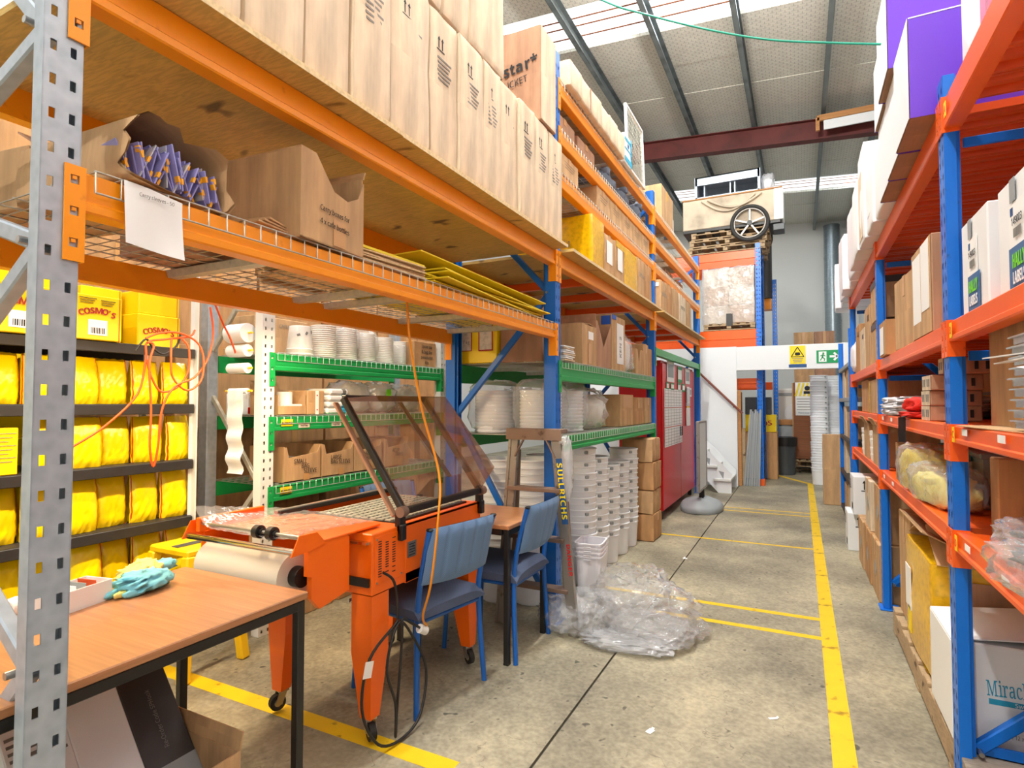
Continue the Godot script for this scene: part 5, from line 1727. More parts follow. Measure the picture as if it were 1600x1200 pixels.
func work_area() -> void:
	var st: SurfaceTool
	school_table("long wood laminate table with black tube frame behind the galvanised upright", -1.385, -1.992, -0.12, -1.325, 0.71)
	school_table("small wood laminate table behind the pair of blue chairs", -1.300, -2.0, -2.535, -3.02, 0.69)
	make_chair("blue chair with padded channel back pushed against the orange machine", Vector3(-1.385, 0, -2.16), -10.6)
	make_chair("blue chair with padded channel back pushed under the small table", Vector3(-1.285, 0, -2.79), 1.0)
	make_chair("blue chair standing behind the orange machine", Vector3(-2.32, 0, -2.92), 168.0)
	# things on the long table
	var tr := thing("paper_tray", "small white open box with slips on the long table", "tray", Vector3(-1.90, 0.71, -0.925), 12)
	st = S()
	span(st, -0.05, 0.05, 0, 0.003, -0.075, 0.075)
	for s in [-1, 1]:
		span(st, s * 0.05 - 0.0015, s * 0.05 + 0.0015, 0, 0.06, -0.075, 0.075)
		span(st, -0.05, 0.05, 0, 0.06, s * 0.075 - 0.0015, s * 0.075 + 0.0015)
	put(tr, "box_body", done(st), M.paper)
	for i in 3:
		put(tr, "slip", bm(Vector3(0.07, 0.055, 0.002)), [M.ink_orange, M.grey_board, M.paper][i], Vector3(0, 0.038, -0.04 + 0.03 * i), Vector3(8, 0, 0))
	var ro := thing("tape_roll", "small white roll lying at the back of the long table", "tape roll", Vector3(-1.96, 0.735, -0.80), 30)
	st = S()
	cyl(st, Vector3(0, 0, -0.02), Vector3(0, 0, 0.02), 0.024, 16)
	put(ro, "roll", done(st), M.paper)
	var gv := thing("work_gloves", "crumpled pale blue and yellow cotton gloves on the long table", "gloves", Vector3(-1.92, 0.711, -1.12), 20)
	put(gv, "blue_glove", lump(Vector3(0.13, 0.05, 0.15), 0.35, 91, 16, 0.8, 1.5), M.glove_blue, Vector3(0.04, 0, 0.03))
	put(gv, "yellow_glove", lump(Vector3(0.09, 0.055, 0.20), 0.35, 92, 16, 0.8, 1.5), M.glove_yellow, Vector3(-0.035, 0, -0.04), Vector3(0, 20, 0))
	put(gv, "cuff", lump(Vector3(0.06, 0.035, 0.10), 0.3, 93, 12, 0.8, 1.5), M.glove_blue, Vector3(-0.05, 0, -0.16), Vector3(0, -15, 0))
	for k in 4:
		put(gv, "finger", lump(Vector3(0.022, 0.022, 0.07), 0.2, 94 + k, 8, 0.9), M.glove_yellow if k % 2 else M.glove_blue, Vector3(0.07 - 0.03 * k, 0.0, 0.10 + 0.008 * k), Vector3(0, -20 + 16.0 * k, 0))
	# open carton under the table with long flat boxes leaning in it
	var uc := open_carton("open carton under the long table holding leaning flat boxes", Vector3(-1.66, 0.001, -0.93), Vector3(0.42, 0.30, 0.42), 0, {"m": "carton", "flaps": [["f", 140.0, 0.1], ["b", 12.0, 0.05]]})
	for i in 3:
		var s := Vector3(0.055, 0.62, 0.14)
		var fb := thing("flat_box", ["dark grey flat box with a pale order code leaning under the table", "white flat box with a printed label leaning under the table", "white flat box with grey stripes leaning under the table"][i], "box", Vector3(-1.50, 0.03, [-1.065, -0.925, -0.785][i]), 0)
		fb.rotation_degrees.z = 38.0
		put(fb, "body", bm(s, 0.003), [M.tape_black, M.carton_white, M.carton_white][i], Vector3(0, s.y / 2, 0))
		if i == 0:
			var o := words(fb, "Re-Order Code SPHook", 0.02, M.ink_grey, Vector3(s.x / 2 + 0.002, 0.40, 0.0), Vector3(0, 90, 0))
			o.rotate_object_local(Vector3(0, 0, 1), deg_to_rad(90))
			o.scale = Vector3(0.017, 0.017, 0.05)
			put(fb, "end_cap", bm(Vector3(s.x + 0.002, 0.14, s.z + 0.002), 0.002), M.grey_board, Vector3(0, 0.20, 0))
		elif i == 1:
			put(fb, "label_border", bm(Vector3(0.001, 0.06, 0.09)), M.ink_grey, Vector3(s.x / 2 + 0.0006, 0.22, 0))
			put(fb, "label", bm(Vector3(0.001, 0.052, 0.082)), M.paper, Vector3(s.x / 2 + 0.0012, 0.22, 0))
		else:
			for k in 5:
				put(fb, "stripe", bm(Vector3(0.001, 0.008, 0.12)), M.ink_grey, Vector3(s.x / 2 + 0.0006, 0.44 + 0.018 * k, 0))
	machine()
	# ladder
	var la := thing("step_ladder", "worn aluminium stepladder with a maker's name on its stile beside the blue upright", "ladder", Vector3(-1.39, 0, -3.085), 0)
	st = S()
	span(st, -0.185, 0.17, 1.125, 1.15, -0.05, 0.05, 0.003)
	span(st, -0.185, 0.17, 1.085, 1.128, 0.045, 0.05)
	put(la, "top_cap", done(st), M.alu_brown)
	for s in [-1.0, 1.0]:
		st = S()
		bar(st, Vector3(s * (0.245 if s > 0 else 0.22), 0.0, 0.05), Vector3(s * 0.135 - 0.005, 1.09, 0.025), 0.062, 0.028, Vector3.BACK, 0.003)
		bar(st, Vector3(s * (0.245 if s > 0 else 0.22) + 0.022 * s, 0.0, 0.063), Vector3(s * 0.135 - 0.005 + 0.022 * s, 1.09, 0.038), 0.016, 0.012, Vector3.BACK)
		put(la, "front_stile", done(st), M.alu)
		st = S()
		bar(st, Vector3(s * 0.20, 0.0, -0.06), Vector3(s * 0.145, 1.02, -0.03), 0.035, 0.025, Vector3.BACK, 0.003)
		put(la, "rear_stile", done(st), M.alu_brown)
		st = S()
		bar(st, Vector3(s * 0.13, 0.985, 0.04), Vector3(s * 0.075, 1.085, 0.04), 0.02, 0.008)
		put(la, "knee_brace", done(st), M.alu_brown)
	for k in 3:
		var y: float = [0.80, 0.52, 0.24][k]
		var hw: float = 0.145 + 0.085 * (1.0 - y / 1.09)
		put(la, "tread", bm(Vector3(2 * hw, 0.022, 0.075), 0.002), M.alu_brown, Vector3(0, y, 0.035))
	var lt := words(la, "SULLRICHS", 0.046, M.label_yellow, Vector3(0.176, 0.80, 0.058), Vector3(0, 0, 0), 1.0, true)
	lt.rotate_object_local(Vector3(0, 0, 1), deg_to_rad(-84))
	lt.scale = Vector3(0.062, 0.046, 0.05)
	var bd := put(la, "name_plate", bm(Vector3(0.038, 0.37, 0.002)), M.ink_blue, Vector3(0.176, 0.80, 0.0555), Vector3(0, 0, 6))
	var rd := words(la, "DANGER", 0.02, M.red_cabinet, Vector3(0.222, 0.42, 0.062), Vector3.ZERO, 1.0, true)
	rd.rotate_object_local(Vector3(0, 0, 1), deg_to_rad(-84))
	rd.scale = Vector3(0.045, 0.03, 0.05)
	var hb := thing("hanging_bag", "clear plastic bag tied to the stepladder", "bag", Vector3(-1.195, 0.74, -3.06), 0)
	put(hb, "bag_body", lump(Vector3(0.07, 0.36, 0.07), 0.15, 33, 14, 0.9), M.film_dense)
	put(hb, "knot", lump(Vector3(0.05, 0.05, 0.05), 0.3, 34, 8), M.film_dense, Vector3(-0.02, 0.32, 0.0))
	# clear film in a heap on the floor
	var pf := thing("plastic_film", "heap of crumpled clear plastic film on the concrete floor", "plastic film", Vector3(-0.90, 0, -3.35), 0)
	var hp := [[-0.26, 0.14, 0.36, 0.17, 0.46, "film"], [0.06, 0.02, 0.50, 0.26, 0.60, "film_thin"], [0.14, 0.14, 0.34, 0.10, 0.46, "film"], [-0.08, -0.34, 0.50, 0.22, 0.42, "film_thin"], [-0.34, 0.24, 0.22, 0.18, 0.26, "film"], [0.06, 0.32, 0.46, 0.06, 0.22, "film_dense"], [0.27, -0.05, 0.22, 0.08, 0.36, "film_thin"]]
	for i in hp.size():
		var h: Array = hp[i]
		put(pf, "fold", lump(Vector3(h[2], h[3], h[4]), 0.20, 400 + i, 26, 0.75, 2.2), M[h[5]], Vector3(h[0], 0.002, h[1]), Vector3(0, 37.0 * i, 0))
	for i in 3:
		var t := thing("paper_scrap", ["white paper scrap on the floor near the yellow line", "tiny white scrap beside the floor joint", "white scrap on the floor before the carton stack"][i], "litter", Vector3([-0.12, -0.55, -0.88][i], 0.001, [-2.62, -2.3, -4.95][i]), 30 + 40 * i)
		put(t, "scrap", bm(Vector3(0.035, 0.002, 0.014 + 0.01 * i)), M.paper, Vector3(0, 0.001, 0))
		put(t, "curled_corner", bm(Vector3(0.012, 0.001, 0.012)), M.paper, Vector3(0.018, 0.004, 0), Vector3(0, 0, 30))

func machine() -> void:
	var b := Vector3(-1.74, 0, -2.1)
	var t := thing("shrink_wrapper", "orange film wrapping machine with a raised smoked hood on casters", "machine", b, 0)
	var w := Transform3D(Basis.IDENTITY, -b)
	var o: Material = M.machine_orange
	var st := S()
	# main body, an open tray: sides and floor
	xf = w
	span(st, -2.02, -1.46, 0.56, 0.60, -2.53, -1.918)
	span(st, -1.468, -1.46, 0.56, 0.805, -2.53, -1.915, 0.002)
	span(st, -2.02, -2.012, 0.56, 0.84, -2.53, -1.92, 0.002)
	span(st, -2.02, -1.46, 0.56, 0.80, -2.53, -2.522, 0.002)
	span(st, -1.49, -1.46, 0.79, 0.805, -2.53, -1.915, 0.003)
	span(st, -2.02, -1.50, 0.60, 0.775, -2.515, -1.92)
	xf = Transform3D.IDENTITY
	put(t, "body", done(st), o)
	st = S()
	xf = w
	span(st, -2.0, -1.46, 0.565, 0.80, -1.915, -1.71, 0.004)
	xf = Transform3D.IDENTITY
	var cb := put(t, "control_box", done(st), o)
	# panel with slots on the aisle side
	st = S()
	xf = w
	span(st, -1.461, -1.4575, 0.60, 0.785, -1.895, -1.725, 0.001)
	xf = Transform3D.IDENTITY
	var pn := put(cb, "vent_panel", done(st), o)
	for c in 3:
		for k in 15:
			if c > 0 and (k < 4 or k > 12) and (k + c) % 2:
				continue
			put(pn, "vent_slot", bm(Vector3(0.002, 0.0035, 0.018)), M.hole, Vector3(-1.4569, 0.632 + 0.0095 * k, -1.752 - 0.042 * c) - b)
	for q in [[0.61, -1.735], [0.61, -1.885], [0.775, -1.735], [0.775, -1.885]]:
		st = S()
		cyl(st, Vector3(-1.459, q[0], q[1]) - b, Vector3(-1.455, q[0], q[1]) - b, 0.0045, 8)
		put(pn, "screw", done(st), M.steel)
	for r in 2:
		st = S()
		xf = w
		span(st, -1.58, -1.47, [0.60, 0.762][r], [0.632, 0.772][r], -1.712, -1.70 + 0.01 * r)
		xf = Transform3D.IDENTITY
		put(cb, ["slide_opening", "slide_rail"][r], done(st), [M.black_metal, M.chrome][r])
	st = S()
	xf = w
	span(st, -1.459, -1.4565, 0.66, 0.725, -1.985, -1.925)
	xf = Transform3D.IDENTITY
	var rp := put(t, "rating_plate", done(st), M.alu)
	for k in 5:
		put(rp, "plate_line", bm(Vector3(0.001, 0.003, 0.04)), M.ink, Vector3(-1.4558, 0.67 + 0.011 * k, -1.955) - b)
	# legs taper downwards
	for p in [[-1.49, -1.745, 1, 1], [-1.985, -1.745, -1, 1], [-1.49, -2.48, 1, -1], [-1.985, -2.48, -1, -1]]:
		st = S()
		var cx: float = p[0] - 0.012 * p[2]
		var cz: float = p[1] - 0.012 * p[3]
		var a := 0.05
		var c := 0.032
		xf = w
		var T := []
		for h in [[0.565, a], [0.34, a], [0.095, c]]:
			var ox: float = p[0] + 0.03 * p[2]
			var oz: float = p[1] + 0.035 * p[3]
			var sh: float = 0.0 if h[1] == a else 0.012
			T.append([Vector3(ox - p[2] * sh, h[0], oz - p[3] * sh), Vector3(ox - p[2] * (2 * h[1]), h[0], oz - p[3] * sh), Vector3(ox - p[2] * (2 * h[1]), h[0], oz - p[3] * (2 * h[1])), Vector3(ox - p[2] * sh, h[0], oz - p[3] * (2 * h[1]))])
		for i in 2:
			for k in 4:
				quad(st, T[i][k], T[i][(k + 1) % 4], T[i + 1][(k + 1) % 4], T[i + 1][k])
		quad(st, T[2][0], T[2][1], T[2][2], T[2][3])
		xf = Transform3D.IDENTITY
		var lg := put(t, "leg", done(st), o)
		caster(lg, Vector3(p[0] - 0.01 * p[2], 0.012, p[1] - 0.005 * p[3]) - b, 40.0 * p[2] + 20)
	# film cradle in front: two cheeks, roll, rollers
	var ck := PackedVector2Array([Vector2(-1.47, 0.62), Vector2(-1.51, 0.575), Vector2(-1.655, 0.60), Vector2(-1.655, 0.80), Vector2(-1.62, 0.815), Vector2(-1.455, 0.80), Vector2(-1.455, 0.70), Vector2(-1.47, 0.695)])
	for s in [0, 1]:
		st = S()
		var x := [-1.545, -2.075][s] as float
		xf = w * Transform3D(Basis(Vector3(0, 0, 1), Vector3(0, 1, 0), Vector3(-1, 0, 0)), Vector3(x, 0, 0))
		prism(st, ck, 0.0, -0.022 if s == 0 else 0.022)
		xf = Transform3D.IDENTITY
		var cheek := put(t, "film_cheek", done(st), o)
		st = S()
		var bk := PackedVector2Array([Vector2(-1.375, 0.785), Vector2(-1.41, 0.85), Vector2(-1.49, 0.848), Vector2(-1.535, 0.80), Vector2(-1.45, 0.788)])
		xf = w * Transform3D(Basis(Vector3(0, 0, 1), Vector3(0, 1, 0), Vector3(-1, 0, 0)), Vector3(x + (0.022 if s == 0 else -0.022), 0, 0))
		prism(st, bk, 0.0, -0.004)
		xf = Transform3D.IDENTITY
		put(cheek, "roller_bracket", done(st), o)
	for r in [[-1.40, 0.795, 0.012, "chrome"], [-1.435, 0.838, 0.006, "steel"], [-1.47, 0.822, 0.006, "steel"]]:
		st = S()
		cyl(st, Vector3(-2.10, r[1], r[0]) - b, Vector3(-1.525, r[1], r[0]) - b, r[2], 14)
		put(t, "roller", done(st), M[r[3]])
	for x in [-1.68, -1.75]:
		st = S()
		cyl(st, Vector3(x - 0.012, 0.838, -1.435) - b, Vector3(x + 0.012, 0.838, -1.435) - b, 0.024, 20)
		cyl(st, Vector3(x + 0.012, 0.838, -1.435) - b, Vector3(x + 0.022, 0.838, -1.435) - b, 0.012, 12)
		put(t, "perforator_wheel", done(st), M.black_plastic)
	st = S()
	cyl(st, Vector3(-2.04, 0.69, -1.47) - b, Vector3(-1.60, 0.69, -1.47) - b, 0.083, 36)
	put(t, "film_roll", done(st), M.film_roll)
	st = S()
	cyl(st, Vector3(-2.07, 0.69, -1.47) - b, Vector3(-1.565, 0.69, -1.47) - b, 0.036, 20)
	put(t, "roll_core", done(st), M.black_plastic)
	# feeding plate with film on it
	st = S()
	xf = w
	span(st, -2.06, -1.52, 0.806, 0.814, -1.83, -1.50, 0.002)
	span(st, -2.08, -2.06, 0.806, 0.86, -1.72, -1.42, 0.003)
	xf = Transform3D.IDENTITY
	put(t, "feed_plate", done(st), o)
	st = S()
	var ns := noise(FastNoiseLite.TYPE_SIMPLEX_SMOOTH, 5.0, 71, 4)
	var g := []
	for i in 25:
		var row := []
		for j in 29:
			var u := i / 24.0
			var v := j / 28.0
			var x := lerpf(-2.09, -1.53, v)
			var z := lerpf(-1.42, -1.86, u)
			var y := 0.822 + 0.014 * absf(ns.get_noise_2d(x * 4, z * 4)) + 0.035 * pow(absf(v - 0.5) * 2, 6.0) * (1 - u) + (0.045 * pow(maxf(0.0, 0.2 - v) / 0.2, 2.0)) * (1 - u)
			row.append(Vector3(x, y, z) - b)
		g.append(row)
	sheet(st, g)
	put(t, "film_web", done(st), M.film)
	# belt deck and rails
	st = S()
	xf = w
	for i in 20:
		for k in 10:
			span(st, -1.96 + 0.042 * k, -1.96 + 0.042 * k + 0.030, 0.800, 0.806, -1.93 - 0.029 * i, -1.93 - 0.029 * i - 0.019)
	xf = Transform3D.IDENTITY
	var bl := put(t, "belt_mesh", done(st), M.zinc_strut)
	bl.set_meta("kind", "stuff")
	st = S()
	xf = w
	span(st, -1.98, -1.53, 0.78, 0.801, -2.51, -1.925)
	xf = Transform3D.IDENTITY
	put(t, "belt_bed", done(st), M.black_metal)
	for r in [[-2.0, -1.985], [-2.03, -2.005]]:
		st = S()
		xf = w
		span(st, r[0], r[1], 0.82, 0.84, -2.53, -1.74, 0.003)
		xf = Transform3D.IDENTITY
		put(t, "side_rail", done(st), M.alu if r[0] < -2.01 else M.black_metal)
	# hinge line along the aisle side
	for r in [[0.862, -1.45, 0.010, "chrome"], [0.845, -1.475, 0.008, "steel"]]:
		st = S()
		cyl(st, Vector3(r[1], r[0], -2.52) - b, Vector3(r[1], r[0], -1.86) - b, r[2], 12)
		put(t, "hinge_bar", done(st), M[r[3]])
	for z in [-1.88, -2.52]:
		st = S()
		xf = w
		span(st, -1.475, -1.445, 0.77, 0.86, z - 0.02, z + 0.02, 0.004)
		span(st, -1.462, -1.435, 0.745, 0.81, z - 0.012, z + 0.02, 0.004)
		xf = Transform3D.IDENTITY
		put(t, "hinge_block", done(st), M.black_plastic)
		st = S()
		cyl(st, Vector3(-1.44, 0.862, z - 0.005) - b, Vector3(-1.44, 0.862, z + 0.03) - b, 0.022, 18)
		put(t, "hinge_knob", done(st), M.alu_brown)
	# hood: black frame, smoked cover
	var H1 := Vector3(-1.445, 0.862, -1.88)
	var F1 := Vector3(-1.79, 1.322, -1.90)
	var H2 := Vector3(-1.445, 0.862, -2.50)
	var F2 := Vector3(-1.79, 1.322, -2.50)
	var hood := Node3D.new()
	hood.name = "hood"
	t.add_child(hood)
	for e in [[H1, F1], [F1, F2], [H2, F2], [H1, H2]]:
		st = S()
		bar(st, e[0] - b, e[1] - b, 0.028, 0.028, Vector3.BACK if absf(e[0].z - e[1].z) < 0.1 else Vector3.UP, 0.004)
		put(hood, "frame_bar", done(st), M.black_metal)
	st = S()
	var A1 := Vector3(-1.617, 1.333, -1.91)
	var D1 := Vector3(-1.335, 0.992, -1.91)
	var A2 := Vector3(-1.627, 1.333, -2.46)
	var D2 := Vector3(-1.340, 0.988, -2.46)
	var pf := [[H1, D1, A1, F1], [H2, F2, A2, D2], [D1, D2, A2, A1], [A1, A2, F2, F1], [H1, H2, D2, D1]]
	for q in pf:
		st = S()
		var nn: Vector3 = (q[1] - q[0]).cross(q[2] - q[0]).normalized() * 0.003
		var k := []
		for p in q:
			k.append(p - b)
		quad(st, k[0], k[1], k[2], k[3])
		put(hood, "smoked_panel", done(st), M.acrylic)
	st = S()
	bar(st, H1 + Vector3(-0.03, -0.02, 0.018) - b, F1 + Vector3(-0.03, -0.02, 0.018) - b, 0.012, 0.028, Vector3.BACK, 0.003)
	put(hood, "seal_strip", done(st), M.carton_brown)
	st = S()
	bar(st, A1.lerp(A2, 0.35) - b + Vector3(-0.02, -0.03, 0), D1.lerp(D2, 0.35) - b + Vector3(-0.03, -0.01, 0), 0.03, 0.004, Vector3(0.7, 0.7, 0))
	put(hood, "brace_strip", done(st), M.black_metal)
	# power lead in a loop with its plug
	var pl := [Vector3(-1.452, 0.645, -1.765), Vector3(-1.425, 0.60, -1.80), Vector3(-1.42, 0.47, -1.815), Vector3(-1.42, 0.44, -1.80), Vector3(-1.425, 0.36, -1.66), Vector3(-1.42, 0.20, -1.615), Vector3(-1.40, 0.05, -1.68), Vector3(-1.385, 0.012, -1.80), Vector3(-1.385, 0.05, -1.92), Vector3(-1.40, 0.20, -1.98), Vector3(-1.41, 0.36, -1.90), Vector3(-1.415, 0.44, -1.815), Vector3(-1.41, 0.30, -1.74), Vector3(-1.40, 0.15, -1.78), Vector3(-1.395, 0.03, -1.775), Vector3(-1.405, 0.16, -1.80), Vector3(-1.41, 0.36, -1.83), Vector3(-1.41, 0.45, -1.83), Vector3(-1.40, 0.42, -1.88), Vector3(-1.395, 0.385, -1.93)]
	st = S()
	var pts := []
	for p in pl:
		pts.append(p - b)
	tube(st, curve(pts, 6), 0.0055, 7)
	var ld := put(t, "power_lead", done(st), M.cord_black)
	st = S()
	cyl(st, Vector3(-1.395, 0.385, -1.925) - b, Vector3(-1.39, 0.365, -1.96) - b, 0.018, 14)
	put(ld, "plug", done(st), M.white_metal)
	st = S()
	bar(st, Vector3(-1.42, 0.355, -1.655) - b, Vector3(-1.42, 0.30, -1.64) - b, 0.045, 0.002, Vector3.RIGHT)
	put(ld, "lead_tag", done(st), M.paper)
	# yellow cord hanging from the wire shelf to that plug
	var yc := thing("extension_lead", "yellow orange cord hanging from the wire shelf over the machine", "cord", Vector3(-1.40, 1.68, -1.84), 0)
	st = S()
	var hp := []
	for p in [Vector3(-1.40, 1.77, -1.83), Vector3(-1.40, 1.70, -1.837), Vector3(-1.395, 1.532, -1.855), Vector3(-1.37, 1.274, -1.90), Vector3(-1.30, 1.02, -1.92), Vector3(-1.275, 0.85, -1.88), Vector3(-1.30, 0.60, -1.87), Vector3(-1.36, 0.45, -1.90), Vector3(-1.388, 0.385, -1.965)]:
		hp.append(p - Vector3(-1.40, 1.68, -1.84))
	tube(st, curve(hp, 6), 0.0048, 7)
	put(yc, "cord", done(st), M.cord_yellow)

# ---------------------------------------------------------------- racking on the right
const ZR0 := -0.40
const ZR1 := -2.41
const ZR2 := -4.34
const ZR3 := -6.49
const RA := 2.34
const RB := 1.576
const RC := 1.226
const RD := 0.875

func steel_deck(label: String, z0: float, z1: float, y: float) -> Node3D:
	var t := thing("steel_deck", label, "shelf deck", Vector3(XR + 0.46, y, (z0 + z1) / 2), 0)
	var L := absf(z1 - z0) - 0.10
	var n := int(round(L / 0.155))
	var w := L / n
	var key := "plank%.4f" % w
	if not shared.has(key):
		var st := S()
		var p := PackedVector2Array([Vector2(-w / 2 + 0.002, 0), Vector2(-w / 2 + 0.002, -0.028), Vector2(-w / 2 + 0.016, -0.028), Vector2(-w / 2 + 0.022, -0.004), Vector2(-0.022, -0.004), Vector2(-0.014, -0.022), Vector2(0.014, -0.022), Vector2(0.022, -0.004), Vector2(w / 2 - 0.022, -0.004), Vector2(w / 2 - 0.016, -0.028), Vector2(w / 2 - 0.002, -0.028), Vector2(w / 2 - 0.002, 0)])
		xf = Transform3D(Basis(Vector3(0, 0, 1), Vector3(0, 1, 0), Vector3(-1, 0, 0)), Vector3.ZERO)
		prism(st, p, -0.415, 0.415)
		xf = Transform3D.IDENTITY
		shared[key] = done(st)
	for i in n:
		put(t, "deck_plank", shared[key], M.orange_deck, Vector3(0, 0, -L / 2 + w * (i + 0.5)))
	return t

func right_racking() -> void:
	var nm := ["behind the label cartons, out of reach of the lens", "with yellow level stickers beside the white label cartons", "beside the flap topped carton and the white bags", "where the dark shelving begins"]
	var zs := [ZR0, ZR1, ZR2, ZR3]
	for i in 4:
		var f := frame("upright_frame", "bright blue slotted upright frame " + nm[i], zs[i], XR, 1.38, 2.42, M.blue_r, [0.16, 1.75], [0.95, 2.2], "", 0.08, 0.05, 0.034)
		for y in [0.16, 1.46, 2.19]:
			var st := S()
			bar(st, Vector3(-0.06, y, 0.0), Vector3(-0.87, y, 0.0), 0.012, 0.034, Vector3.UP, 0.003)
			put(f, "cross_brace", done(st), M.blue_r)
	var lv := [[RA, 0.108, "top"], [RB, 0.07, "label carton"], [RC, 0.058, "tray"], [RD, 0.065, "lowest"]]
	for b in 3:
		var z0: float = zs[b]
		var z1: float = zs[b + 1]
		var by: String = ["beside the white label cartons", "over the yellow taped carton", "towards the dark shelving"][b]
		for l in lv:
			var t := beam("red orange front beam of the %s level %s" % [l[2], by], z0, z1, XR, l[0] - l[1], l[0], M.orange_red, -1.0, 0.12)
			beam("red orange rear beam of the %s level %s" % [l[2], by], z0, z1, 1.38, l[0] - l[1], l[0], M.orange_red, 1.0, 0.12)
			var dk := steel_deck("ribbed orange steel deck of the %s level %s" % [l[2], by], z0, z1, l[0] - 0.002)
			if b == 0 or b == 1:
				var k: int = lv.find(l)
				var zz: float = -(z1 - z0) / 2 - 0.065
				if b == 0:
					put(t, "level_sticker", bm(Vector3(0.0015, 0.05, 0.028)), M.label_yellow, Vector3(0.0018, l[1] * 0.5, (z0 - z1) / 2 - 0.075))
					words(t, ["A", "B", "C", "D"][k], 0.034, M.ink_orange, Vector3(0.003, l[1] * 0.5, (z0 - z1) / 2 - 0.075), Vector3(0, 90, 0), 1.0, true)
				if k >= 2:
					for s in 2:
						put(t, "shelf_label", bm(Vector3(0.001, 0.02, 0.06)), M.paper, Vector3(0.0018, l[1] * 0.72, (z0 - z1) / 2 - 0.22 - 0.36 * s))
	# dark shelving farther along
	var ds := thing("dark_shelving", "blue posted shelving unit with dark grey shelves past the orange racking", "shelving", Vector3(0.44, 0, -7.45), 0)
	for z in [-0.82, 0.84]:
		for x in [0.0, 0.5]:
			put(ds, "post", post_mesh(2.05, 0.05, 0.04, 0.05, 0.010, 0.02), M.blue_r, Vector3(x, 0, z), Vector3(0, 180 if x < 0.1 else 0, 0))
	for y in [0.06, 0.5, 0.92, 1.36, 1.72]:
		put(ds, "shelf_panel", bm(Vector3(0.5, 0.045, 1.62), 0.004), M.dark_shelf if y != 1.72 and y != 1.36 else M.grey_board, Vector3(0.25, y - 0.022, 0.01))

